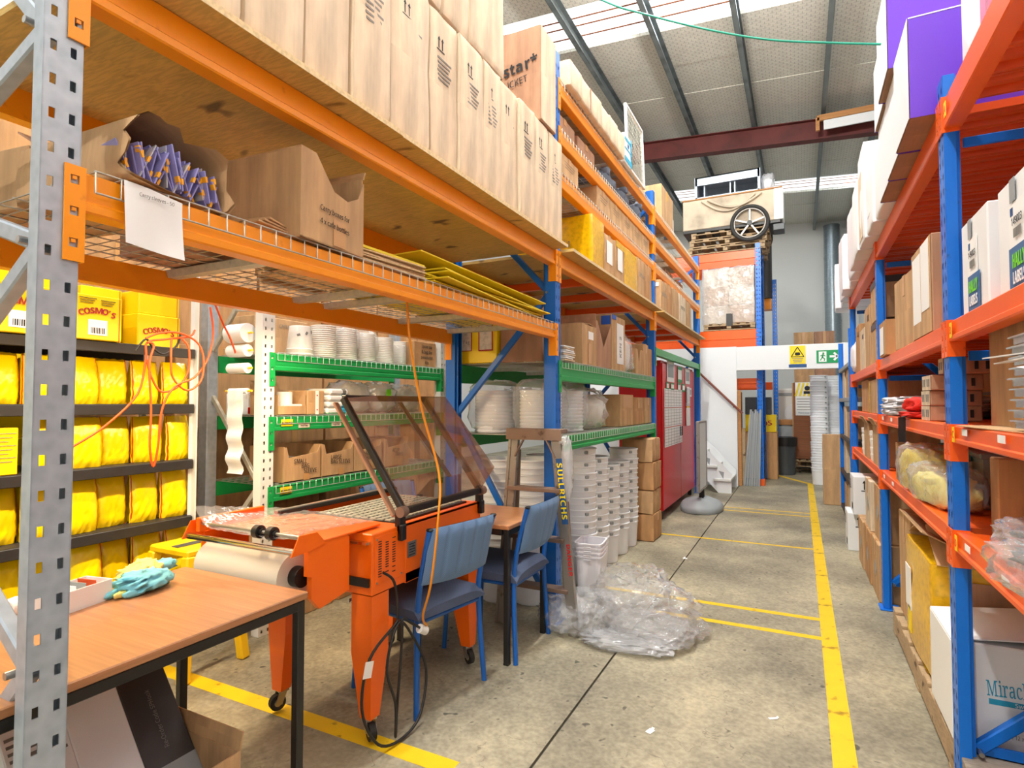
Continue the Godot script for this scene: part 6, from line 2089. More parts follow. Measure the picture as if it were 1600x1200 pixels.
func right_goods() -> void:
	var st: SurfaceTool
	# white label cartons
	for i in 3:
		var s := Vector3(0.36, 0.295, [0.28, 0.33, 0.33][i])
		var t := carton(["white carton with the smaller blue green label beside the blue upright", "white carton with the larger blue green label, second from the blue upright", "white carton at the end of the label cartons"][i], Vector3([0.478, 0.488, 0.49][i] + 0.18, RB + 0.001, [-2.165, -1.80, -1.44][i]), s, 0, {"called": "label_carton", "m": "carton_white", "labels": [["l", -0.02, 0.02, 0.36, 0.5, "paper", "white_sheet"], ["l", -0.14, 0.20, 0.06, 0.07, "ink_blue", "logo"], ["l", 0.02, -0.30, 0.46, 0.38, "label_blue", "blue_label"], ["l", -0.1, 0.38, 0.12, 0.2, "grey_board", "tape"]]})
		words(t, "HALLY", 0.05, M.ink_green, Vector3(-s.x / 2 - 0.006, s.y * 0.265, 0.02 * s.z), Vector3(0, -90, 0), 0.62, true)
		words(t, "LABELS", 0.042, M.paper, Vector3(-s.x / 2 - 0.006, s.y * 0.12, 0.02 * s.z), Vector3(0, -90, 0), 0.62, true)
		words(t, "149003", 0.026, M.ink, Vector3(-s.x / 2 - 0.006, s.y * 0.60, 0.0), Vector3(0, -90, 0), 0.9)
		for k in 8:
			put(t, "barcode_bar", bm(Vector3(0.001, 0.022, 0.003 + 0.001 * (k % 3))), M.ink_grey, Vector3(-s.x / 2 - 0.0055, s.y * 0.50, -0.025 + 0.007 * k))
	# purple cartons on the top level
	var pc := [
		[0.375, RA + 0.002, -2.655, Vector3(0.34, 0.375, 0.33), "purple and white carton overhanging the top level by the blue upright"],
		[0.385, RA + 0.002, -2.995, Vector3(0.34, 0.375, 0.32), "purple and white carton second along on the top level"],
		[0.355, RA + 0.380, -3.0, Vector3(0.34, 0.375, 0.32), "purple and white carton stacked on the second one"],
		[0.39, RA + 0.002, -3.325, Vector3(0.34, 0.375, 0.32), "purple and white carton third along on the top level"],
		[0.375, RA + 0.380, -3.33, Vector3(0.34, 0.32, 0.32), "purple and white carton stacked on the third one"]]
	for i in pc.size():
		var c: Array = pc[i]
		var s: Vector3 = c[3]
		var t := carton(c[4], Vector3(c[0] + s.x / 2, c[1], c[2]), s, 0, {"called": "purple_carton", "m": "carton_brown", "group": "purple cartons on the top level", "labels": [["f", 0, 0, 1.0, 1.0, "purple", "purple_face"], ["b", 0, 0, 1.0, 1.0, "purple", "purple_face"], ["l", 0, 0, 1.0, 1.0, "purple_white", "white_face"], ["r", 0, 0, 1.0, 1.0, "purple_white", "white_face"]]})
		print_rows(t, "l", s, 0.15, 0.2, 0.22, 4, 0.08, M.grey_board)
		patch(t, "tape", "t", s, 0, 0, 0.16, 1.0, M.tape_brown)
		patch(t, "white_edge", "f", s, 0, 0.494, 1.0, 0.012, M.paper, 0.0034)
	var pk := Vector3(0.3, 0.42, 0.28)
	carton("white carton with a pink edge on the top level of the nearest bay", Vector3(0.50 + 0.15, RA + 0.002, -2.20), pk, 0, {"m": "carton_white", "labels": [["l", 0.40, 0, 0.2, 1.0, "pink", "pink_band"], ["f", -0.4, 0, 0.2, 1.0, "pink", "pink_band"]]})
	for i in 4:
		var z: float = -3.66 - 0.34 * i
		var s := Vector3(0.36, [0.42, 0.36, 0.62, 0.50][i], 0.32)
		carton("white carton on the top level " + ["after the purple cartons", "with a scuffed corner", "with a tan panel on its side", "beside the plastic sheeting"][i], Vector3(0.40 - 0.012 * i + 0.18, RA + 0.002, z), s, 0, {"called": "white_carton", "m": "carton_white", "soft": 140 + i, "labels": [["l", 0.0, -0.05, 0.5, 0.4, "paper"]] if i != 2 else [["l", -0.1, -0.1, 0.7, 0.7, "carton_pale", "tan_panel"]]})
	for i in 7:
		var s := Vector3(0.40, [0.44, 0.56, 0.38, 0.50, 0.62, 0.42, 0.5][i], 0.36)
		carton("white wrapped carton on the top level, %s past the tan panelled one" % ["first", "second", "third", "fourth", "fifth", "sixth", "seventh"][i], Vector3(0.37 + 0.2 + 0.02 * (i % 3), RA + 0.002, -5.04 - 0.39 * i), s, 4.0 * sin(i * 2.0), {"called": "white_carton", "m": "bucket_tub", "soft": 150 + i % 3, "group": "white wrapped cartons on the top level"})
	# label carton level, second bay
	var bs := Vector3(0.42, 0.385, 0.42)
	var bc := carton("large brown carton covered in taped white sheets beside the blue upright", Vector3(0.462 + 0.21, RB + 0.001, -2.72 - 0.18), bs, 0, {"m": "carton_brown", "labels": [["l", 0, 0, 0.98, 0.98, "carton", "aisle_face"], ["l", -0.22, 0.05, 0.42, 0.75, "paper"], ["l", 0.22, 0.12, 0.38, 0.72, "paper"]]})
	print_rows(bc, "l", bs, -0.22, 0.25, 0.34, 8, 0.075, M.ink_grey)
	print_rows(bc, "l", bs, 0.22, 0.30, 0.30, 7, 0.08, M.ink_grey)
	carton("leaning brown carton next to the sheet covered carton", Vector3(0.47 + 0.2, RB + 0.001, -3.42), Vector3(0.4, 0.36, 0.44), 3, {"m": "carton", "tape": "tape_brown"})
	open_carton("small brown carton with an open lid and a white shipping label", Vector3(0.44 + 0.11, RB + 0.001, -3.98), Vector3(0.22, 0.20, 0.30), 0, {"m": "carton_deep", "flaps": [["r", -35.0, 0.12]], "labels": [["l", -0.1, -0.05, 0.5, 0.8, "paper"]]})
	carton("tan carton behind the small open carton", Vector3(0.78, RB + 0.001, -3.95), Vector3(0.3, 0.34, 0.42), 0, {"m": "carton_pale", "tape": "tape_brown"})
	for i in 2:
		var s := Vector3(0.4, 0.28, 0.40)
		carton(["lower brown carton banded with black tape past the second upright", "upper brown carton banded with black tape past the second upright"][i], Vector3(0.47 + 0.2, RB + 0.001 + 0.29 * i, -4.66), s, 0, {"m": "carton", "labels": [["l", 0, 0.42, 1.0, 0.16, "tape_black", "tape"], ["f", 0, 0.42, 1.0, 0.16, "tape_black", "tape"]]})
	for i in 3:
		carton(["brown carton with a black corner on the label carton level", "slim brown carton beside the white wrapped bundle", "brown carton at the end of the label carton level"][i], Vector3(0.47 + 0.19, RB + 0.001, -5.14 - 0.42 * i), Vector3(0.38, [0.46, 0.34, 0.42][i], 0.36), 0, {"m": ["carton", "carton_pale", "carton_deep"][i], "labels": [["l", 0.2, 0.3, 0.25, 0.1, "tape_black", "tape"]]})
	var wb := thing("white_bundle", "white wrapped bundle hanging over the beam near the third upright", "bundle", Vector3(0.56, RB + 0.001, -6.28), 0)
	put(wb, "wrap", lump(Vector3(0.24, 0.30, 0.20), 0.16, 171, 14), M.bucket_tub)
	put(wb, "fold", lump(Vector3(0.16, 0.12, 0.14), 0.2, 172, 10), M.bucket_tub, Vector3(0.05, 0.24, 0))
	# tray level, second bay
	var yc := RC + 0.001
	for i in 3:
		var t := thing("white_bag_pile", ["flat white plastic bags piled at the second upright", "puffed white plastic bag lying over the pile", "white plastic bag pile behind the red cloth"][i], "plastic bags", Vector3([0.60, 0.62, 0.66][i], yc, [-4.08, -3.78, -3.52][i]), 25 * i)
		for k in 3:
			put(t, "folded_bag", lump(Vector3(0.30, 0.042, 0.30), 0.22, 180 + i * 3 + k, 14, 0.6, 1.4), M.bucket_tub, Vector3(0.01 * k, 0.034 * k, 0.02 * sin(k * 2.0)), Vector3(0, 25 * k, 0))
	var rc := thing("red_cloth", "bright red folded cloth bag with a black strap hanging down", "cloth", Vector3(0.56, yc, -3.30), 10)
	put(rc, "upper_fold", lump(Vector3(0.20, 0.07, 0.24), 0.2, 191, 14, 0.6), M.red_cloth, Vector3(0, 0.03, 0))
	put(rc, "lower_fold", lump(Vector3(0.22, 0.035, 0.26), 0.2, 192, 12, 0.6), M.red_cloth, Vector3(-0.01, 0.0, 0))
	st = S()
	bar(st, Vector3(-0.1, 0.02, 0.02), Vector3(-0.135, 0.005, 0.02), 0.03, 0.004)
	bar(st, Vector3(-0.135, 0.006, 0.02), Vector3(-0.14, -0.11, 0.03), 0.03, 0.004, Vector3.BACK)
	put(rc, "strap", done(st), M.cord_black)
	for k in 7:
		var s := Vector3(0.17, 0.062, 0.085)
		var yy: int = [0, 0, 1, 1, 2, 2, 3][k]
		var t := carton("small brown carton with paired slots, %s row, %s" % [["bottom", "second", "third", "top"][yy], "beside the red cloth" if k % 2 == 0 and yy < 3 else "beside the upright"], Vector3(0.475 + 0.085 + (0.03 if yy == 3 else 0.0), yc + 0.063 * yy, [-2.99, -2.90, -2.985, -2.895, -2.96, -2.872, -2.80][k]), s, 0, {"m": "carton_brown", "group": "small slotted cartons", "labels": [["l", 0, 0, 0.98, 0.96, "carton_pale", "pale_face"]]})
		for u in [-0.2, 0.2]:
			patch(t, "slot_print", "f", s, 0.2 + u * 0.5, 0, 0.07, 0.5, M.ink, 0.002)
			patch(t, "slot_print", "l", s, u, 0, 0.2, 0.5, M.ink_grey, 0.0035)
	carton("wide brown carton deep on the tray level behind the white bags", Vector3(0.98, yc, -3.4), Vector3(0.34, 0.24, 1.1), 0, {"m": "carton_deep", "labels": [["l", 0, 0.0, 1.0, 0.06, "ink_grey", "tape"]]})
	var pkk := thing("pink_film", "crumpled pale pink film on the carton deep on the tray level", "plastic film", Vector3(0.95, yc + 0.241, -3.3), 0)
	put(pkk, "film", lump(Vector3(0.3, 0.07, 0.8), 0.25, 195, 14), M.carton_pale)
	carton("brown carton with two yellow edge tapes past the second upright", Vector3(0.64, yc, -4.86), Vector3(0.34, 0.24, 0.5), 0, {"m": "carton", "labels": [["l", -0.42, 0, 0.1, 1.0, "tape_yellow", "tape"], ["l", -0.25, 0, 0.06, 1.0, "tape_yellow", "tape"]]})
	carton("brown carton at the end of the tray level by the third upright", Vector3(0.66, yc, -5.55), Vector3(0.36, 0.26, 0.5), 0, {"m": "carton_deep"})
	# lowest level, second bay
	var yd := RD + 0.001
	for k in 6:
		var t := thing("paper_roll", "white roll in the pile at the second upright, %s" % ["bottom outer", "bottom inner", "middle outer", "middle inner", "top outer", "top inner"][k], "roll", Vector3(0.56 + 0.11 * (k % 2), yd + 0.033 + 0.062 * (k / 2), -4.02), 0, "white rolls at the second upright")
		st = S()
		cyl(st, Vector3(0, 0, -0.1), Vector3(0, 0, 0.1), 0.033, 16)
		put(t, "roll", done(st), M.bucket_tub)
		st = S()
		cyl(st, Vector3(0, 0, 0.098), Vector3(0, 0, 0.102), 0.012, 10)
		put(t, "core", done(st), M.carton)
	for k in 3:
		var t := thing("cardboard_sheet", "brown cardboard sheet standing on edge between rolls and clear tub", "cardboard", Vector3(0.62, yd, -3.80 + 0.035 * k), 0, "cardboard sheets standing on edge")
		put(t, "sheet", bm(Vector3(0.3, 0.2 - 0.012 * k, 0.007), 0.001), M.carton_deep, Vector3(0, 0.105 - 0.006 * k, 0), Vector3(0, 4 * k, 2 * k))
	var tb := thing("storage_tub", "clear plastic tub with teal lid clips and yellow goods inside", "tub", Vector3(0.82, yd, -3.22), 0)
	st = S()
	for a in [[-0.17, -0.165, -0.33, 0.33], [0.165, 0.17, -0.33, 0.33], [-0.17, 0.17, -0.33, -0.325], [-0.17, 0.17, 0.325, 0.33]]:
		span(st, a[0], a[1], 0, 0.20, a[2], a[3])
	span(st, -0.17, 0.17, 0, 0.005, -0.33, 0.33)
	put(tb, "tub_wall", done(st), M.tub_clear)
	st = S()
	span(st, -0.185, 0.185, 0.20, 0.225, -0.345, 0.345, 0.006)
	put(tb, "lid", done(st), M.tub_clear)
	for z in [-0.30, 0.1]:
		put(tb, "lid_clip", bm(Vector3(0.03, 0.05, 0.14 if z > 0 else 0.07), 0.006), M.teal, Vector3(-0.185, 0.20, z))
	put(tb, "yellow_goods", lump(Vector3(0.28, 0.17, 0.5), 0.1, 201, 14, 0.5), M.sheet_yellow, Vector3(0, 0.006, 0.03))
	for i in 2:
		var t := thing("yellow_bag", ["clear bag of folded yellow bags leaning on the tub", "puffy pale yellow plastic bag at the beam"][i], "bag", Vector3([0.535, 0.53][i], yd, [-3.25, -2.92][i]), 10)
		put(t, "contents", lump([Vector3(0.14, 0.20, 0.46), Vector3(0.13, 0.13, 0.40)][i], 0.16, 205 + i, 16, 0.55, 1.3), M.sheet_yellow if i == 0 else M.glove_yellow)
		put(t, "film", lump([Vector3(0.17, 0.23, 0.52), Vector3(0.16, 0.17, 0.46)][i], 0.14, 208 + i, 16, 0.55, 1.3), M.film)
	for i in 2:
		open_carton(["open brown carton of white cups past the second upright", "open brown carton with cut front by the third upright"][i], Vector3(0.46 + 0.17, yd, -4.66 - 0.62 * i), Vector3(0.34, 0.27, 0.30), 0, {"m": "carton", "flaps": [["l", 30.0, 0.06]]})
		for k in 4:
			var t := thing("cup_sleeve", "sleeve of white cups standing beside the open carton, %s" % ["first", "second", "third", "fourth"][k] if i == 0 else "sleeve of white cups by the cut carton, %s" % ["first", "second", "third", "fourth"][k], "cups", Vector3(0.49 + 0.07 * (k / 2), yd, -4.92 - 0.62 * i - 0.07 * (k % 2)), 0, "cup sleeves on the lowest level")
			st = S()
			lathe(st, [Vector2(0.026, 0), Vector2(0.032, 0.05), Vector2(0.028, 0.052), Vector2(0.033, 0.10), Vector2(0.029, 0.102), Vector2(0.034, 0.16), Vector2(0.030, 0.162), Vector2(0.035, 0.22)], 14)
			put(t, "cups", done(st), M.cup)
			put(t, "band", bm(Vector3(0.071, 0.02, 0.071), 0.01), M.film_dense, Vector3(0, 0.19, 0))
	# floor, second bay: pallet with a carton wrapped in yellow tape
	pallet("weathered timber pallet under the yellow taped carton", Vector3(0.455 + 0.45, 0, -3.2), Vector3(0.9, 0.14, 1.46), "pallet", 90)
	pallet("grey timber pallet beside the fine print carton", Vector3(0.455 + 0.45, 0, -1.80), Vector3(0.9, 0.14, 1.22), "pallet_grey", 90)
	var yb := thing("taped_carton", "huge open carton wrapped in yellow tape with a shipping label", "box", Vector3(0.465 + 0.33, 0.143, -3.195), 0)
	put(yb, "body", soft_box(Vector3(0.66, 0.50, 0.62), 0.006, 211), M.tape_yellow, Vector3(0, 0.25, 0))
	put(yb, "brown_face", bm(Vector3(0.56, 0.36, 0.004)), M.carton_brown, Vector3(0.05, 0.26, 0.322))
	put(yb, "tape_square", bm(Vector3(0.07, 0.13, 0.003)), M.tape_yellow, Vector3(0.06, 0.36, 0.3255))
	put(yb, "label", bm(Vector3(0.003, 0.20, 0.14)), M.paper, Vector3(-0.338, 0.27, -0.18))
	put(yb, "label", bm(Vector3(0.003, 0.12, 0.07)), M.label_yellow, Vector3(-0.338, 0.12, -0.16))
	for f in [[Vector3(0.62, 0.005, 0.26), Vector3(0.0, 0.56, 0.22), Vector3(28, 0, 0)], [Vector3(0.24, 0.005, 0.58), Vector3(-0.24, 0.565, -0.02), Vector3(0, 0, -25)], [Vector3(0.62, 0.005, 0.24), Vector3(0, 0.55, -0.22), Vector3(-20, 0, 0)]]:
		put(yb, "flap", bm(f[0]), M.carton, f[1], f[2])
	carton("tall brown carton on the pallet behind the yellow taped one", Vector3(0.49 + 0.3, 0.143, -3.72), Vector3(0.6, 0.56, 0.36), 0, {"m": "carton", "tape": "tape_brown"})
	# nearest bay floor
	var ms := Vector3(0.66, 0.34, 0.36)
	var mc := carton("white carton with teal script lettering and one raised flap", Vector3(0.452 + 0.33, 0.143, -2.65), ms, 0, {"m": "carton_white"})
	put(mc, "flap", bm(Vector3(0.34, 0.004, 0.35)), M.carton_white, Vector3(-0.16, 0.362, 0.0), Vector3(0, 0, 7))
	var fa := words(mc, "Miracle", 0.068, M.ink_teal, Vector3(-0.175, 0.20, 0.183), Vector3.ZERO, 0.5, false, "Droid Serif")
	fa.rotation_degrees = Vector3(0, 0, 3)
	words(mc, "FP", 0.074, M.ink_teal, Vector3(-0.075, 0.205, 0.183), Vector3.ZERO, 0.72, true)
	put(mc, "teal_band", bm(Vector3(0.52, 0.018, 0.001)), M.ink_teal, Vector3(0.03, 0.155, 0.1815))
	words(mc, "Sweetener", 0.018, M.paper, Vector3(-0.12, 0.155, 0.1835))
	words(mc, "ITEM CODE  JUVPFP25", 0.018, M.ink_grey, Vector3(-0.12, 0.08, 0.183), Vector3.ZERO, 0.7)
	words(mc, "NET 12 x 250g", 0.018, M.ink_grey, Vector3(-0.15, 0.05, 0.183), Vector3.ZERO, 0.7)
	# nearest bay, tray level
	open_carton("brown carton holding stacked clear trays", Vector3(0.54 + 0.2, RC + 0.006, -2.08), Vector3(0.40, 0.30, 0.44), 0, {"m": "carton", "cut": [[0, 0], [1, 0], [1, 1], [0, 1]], "flaps": [["b", 10.0, 0.05]]})
	for k in 9:
		var t := thing("clear_tray", "clear plastic tray in the stack, %s from the deck" % ["first", "second", "third", "fourth", "fifth", "sixth", "seventh", "eighth", "ninth"][k], "tray", Vector3(0.58, RC + 0.016 + 0.026 * k, -1.72), 1.5 * sin(k * 2.0), "stacked clear trays")
		st = S()
		var w := 0.11
		var d := 0.13
		for a in [[-w, w, -d, -d + 0.006], [-w, w, d - 0.006, d], [-w, -w + 0.006, -d, d], [w - 0.006, w, -d, d]]:
			span(st, a[0], a[1], 0.012, 0.016, a[2], a[3])
			span(st, a[0] * 0.92, a[1] * 0.92, -0.004, 0.013, a[2] * 0.92, a[3] * 0.92)
		put(t, "rim", done(st), M.tub_clear)
		put(t, "base", bm(Vector3(0.2, 0.002, 0.24)), M.tub_clear, Vector3(0, -0.003, 0))
	var cbd := thing("cardboard_sheet", "torn flat cardboard lying on the tray level at the beam", "cardboard", Vector3(0.57, RC + 0.001, -1.95), 4)
	put(cbd, "sheet", bm(Vector3(0.22, 0.004, 0.60), 0.001), M.carton, Vector3(0, 0.002, 0))
	var wp := thing("white_paper_sheets", "loose white sheets curling over the stacked trays", "paper", Vector3(0.53, RC + 0.085, -1.45), 0)
	for k in 3:
		st = S()
		var g := []
		for i in 6:
			var row := []
			for j in 6:
				row.append(Vector3(-0.08 + 0.04 * j, 0.012 * sin(i * 1.1 + k) + 0.012 * k, -0.12 + 0.048 * i))
			g.append(row)
		sheet(st, g)
		put(wp, "page", done(st), M.paper, Vector3(0, 0.02 * k, 0), Vector3(0, 15 * k, 4 * k))
	var wp2 := thing("white_paper_sheets", "white sheets sticking out of the carton under the label cartons", "paper", Vector3(0.52, RC + 0.18, -1.62), 0)
	for k in 2:
		put(wp2, "page", bm(Vector3(0.2, 0.003, 0.28)), M.paper, Vector3(0, 0.012 * k, 0), Vector3(0, 12 * k, 6))
	# nearest bay, lowest level
	carton("large plain grey white carton on the lowest level of the nearest bay", Vector3(0.66 + 0.25, RD + 0.001, -2.06), Vector3(0.5, 0.27, 0.44), 0, {"m": "carton_white"})
	carton("brown carton wedged at the blue upright on the lowest level", Vector3(0.58 + 0.2, RD + 0.001, -2.335), Vector3(0.46, 0.25, 0.08), 0, {"m": "carton_deep"})
	for i in 2:
		var t := thing("film_bundle", ["crumpled clear film with a dark liner on the lowest level", "clear film folded over the beam on the lowest level"][i], "plastic film", Vector3([0.58, 0.53][i], RD + 0.001, [-1.88, -1.60][i]), 15 * i)
		put(t, "dark_liner", lump(Vector3(0.2, 0.05, 0.3), 0.2, 221 + i, 12), M.grey_plastic, Vector3(0.02, 0.05, 0))
		put(t, "film", lump(Vector3(0.24, 0.12, 0.36), 0.14, 224 + i, 22, 0.6, 2.5), M.film)
	var rb := thing("small_pail", "small orange pail with a dark red inside at the end of the lowest level", "bucket", Vector3(0.52, RD + 0.001, -1.52), 0)
	st = S()
	lathe(st, [Vector2(0.052, 0), Vector2(0.072, 0.10), Vector2(0.076, 0.10), Vector2(0.076, 0.106), Vector2(0.068, 0.106)], 24, false)
	put(rb, "pail", done(st), M.bucket_orange)
	st = S()
	lathe(st, [Vector2(0.0, 0.012), Vector2(0.05, 0.012), Vector2(0.069, 0.105)], 24, false)
	put(rb, "inside", done(st), M.bucket_red)
	var ws := thing("timber_offcut", "pale timber offcut standing beside the small pail", "timber", Vector3(0.56, RD + 0.001, -1.62), 0)
	put(ws, "block", bm(Vector3(0.03, 0.13, 0.02), 0.002), M.wood, Vector3(0, 0.065, 0))
	put(ws, "end_grain", bm(Vector3(0.0302, 0.002, 0.0202)), M.ply_edge, Vector3(0, 0.131, 0))
	# cartons on the floor of the third bay
	var fcart := [[0.44, -4.62, 0.42, 0.40, 0.36, "carton", "brown carton with a diamond label on the floor past the second upright"], [0.43, -5.02, 0.40, 0.42, 0.38, "carton_deep", "darker carton with a diamond label on the floor"], [0.42, -5.42, 0.40, 0.36, 0.36, "carton", "carton with a grey diamond label on the floor before the white ones"], [0.46, -4.64, 0.40, 0.36, 0.34, "carton", "upper brown carton with a diamond label"], [0.44, -5.04, 0.40, 0.36, 0.34, "carton_pale", "upper pale carton in the floor stack"]]
	for i in fcart.size():
		var c: Array = fcart[i]
		var s := Vector3(c[2], 0.37 if i < 3 else 0.36, c[4])
		var t := carton(c[6], Vector3(c[0] + s.x / 2, 0.001 if i < 3 else 0.373, c[1]), s, 0, {"m": c[5], "tape": "tape_brown"})
		var dm := put(t, "diamond_label", bm(Vector3(0.001, 0.08, 0.08)), M.grey_board, Vector3(-s.x / 2 - 0.002, s.y * 0.5, 0.03), Vector3(45, 0, 0))
	for i in 2:
		var s := Vector3(0.34, 0.33, 0.34)
		var t := carton(["white carton with arrows on the floor, lower of the pair", "white carton with arrows, upper of the pair"][i], Vector3([0.36, 0.40][i] + 0.17, 0.001 + 0.332 * i, [-6.05, -5.95][i]), s, 0, {"called": "arrow_carton", "m": "carton_white", "labels": [["l", 0.2, -0.3, 0.3, 0.16, "tape_black", "oval_print"]]})
		up_arrows(t, "l", s, -0.2, 0.25, 0.09, M.ink)
		up_arrows(t, "f", s, -0.2, 0.25, 0.09, M.ink)
	# dark shelving goods
	var dz := -7.45
	for i in 7:
		var s := Vector3(0.36, [0.34, 0.30, 0.36, 0.28, 0.34, 0.3, 0.3][i], 0.36)
		carton("brown carton on the dark shelving, " + ["lowest shelf inner end", "lowest shelf outer end", "second shelf", "third shelf inner end", "third shelf outer end", "top shelf inner end", "top shelf outer end"][i], Vector3(0.46 + 0.18, [0.062, 0.062, 0.502, 0.922, 0.922, 1.362, 1.362][i], dz + [0.3, -0.3, -0.3, 0.35, -0.2, 0.3, -0.3][i]), s, 0, {"m": "carton" if i % 2 else "carton_pale", "tape": "tape_brown"})
	for i in 4:
		var t := thing("spray_bottle", ["white spray bottle with a green label on the dark shelving", "blue capped bottle on the dark shelving", "red capped bottle on the dark shelving", "white bottle at the post of the dark shelving"][i], "bottle", Vector3(0.49, 0.922, dz + 0.62 + 0.05 * i), 0)
		t.position.y = 0.502 if i < 2 else 0.502
		st = S()
		lathe(st, [Vector2(0.026, 0), Vector2(0.028, 0.01), Vector2(0.028, 0.12), Vector2(0.012, 0.16), Vector2(0.012, 0.175)], 14)
		put(t, "bottle_body", done(st), M.bucket_tub)
		st = S()
		lathe(st, [Vector2(0.015, 0.17), Vector2(0.015, 0.2), Vector2(0.0, 0.2)], 12, false)
		put(t, "cap", done(st), [M.sign_green, M.ink_blue, M.red_cloth, M.ink_blue][i])
	for i in 2:
		carton(["tall flat carton standing against the dark shelving on the floor", "flat carton leaning behind the tall one"][i], Vector3(0.40, 0.001, -8.42 - 0.1 * i), Vector3(0.3, 0.9 - 0.1 * i, 0.07), 0, {"m": "carton"})

func pallet(label: String, at: Vector3, s: Vector3, m: String, turn: float) -> Node3D:
	var t := thing("timber_pallet", label, "pallet", at, 0)
	var n := 7
	var L := s.z
	for i in n:
		put(t, "deck_board", bm(Vector3(s.x, 0.018, 0.10), 0.003), M[m], Vector3(0, s.y - 0.009, -L / 2 + 0.05 + (L - 0.1) * i / (n - 1)))
	for x in [-s.x / 2 + 0.022, 0.0, s.x / 2 - 0.022]:
		put(t, "stringer", bm(Vector3(0.042, s.y - 0.036, L), 0.003), M[m], Vector3(x, s.y / 2, 0))
	for i in 3:
		put(t, "bottom_board", bm(Vector3(s.x, 0.018, 0.10), 0.003), M[m], Vector3(0, 0.009, -L / 2 + 0.05 + (L - 0.1) * i / 2.0))
	return t

# ---------------------------------------------------------------- along the left side of the aisle
func bucket_mesh(r: float, h: float) -> ArrayMesh:
	var key := "bucket%.3f,%.3f" % [r, h]
	if not shared.has(key):
		var st := S()
		var b := r * 0.86
		lathe(st, [Vector2(b * 0.97, 0), Vector2(b, 0.006), Vector2(r * 0.965, h * 0.80), Vector2(r, h * 0.805), Vector2(r, h * 0.825), Vector2(r * 0.975, h * 0.83), Vector2(r * 0.98, h * 0.95), Vector2(r * 1.03, h * 0.955), Vector2(r * 1.03, h * 0.985), Vector2(r * 0.99, h), Vector2(r * 0.96, h * 0.99), Vector2(b * 0.93, 0.012), Vector2(0, 0.012)], 26, true)
		shared[key] = done(st)
	return shared[key]

func bucket_stack(where: String, grp: String, at: Vector3, n: int, r: float, h: float, pitch: float, lugs := true) -> void:
	var up := ["lowest", "second", "third", "fourth", "fifth", "sixth", "seventh", "eighth", "ninth", "tenth", "eleventh", "twelfth", "thirteenth", "fourteenth", "fifteenth", "sixteenth", "seventeenth", "eighteenth", "nineteenth"]
	for k in n:
		var t := thing("bucket", "white bucket, %s from the floor in %s" % [up[k], where], "bucket", at + Vector3(0.003 * sin(k * 2.3), pitch * k, 0.003 * cos(k * 1.7)), 12.0 * k, grp)
		put(t, "pail", bucket_mesh(r, h), M.bucket)
		if lugs:
			t.rotation_degrees.y = 0.0
			put(t, "handle_lug", bm(Vector3(0.012, 0.022, 0.03), 0.004), M.grey_board, Vector3(r * 0.72, h * 0.89, r * 0.70), Vector3(0, -45, 0))

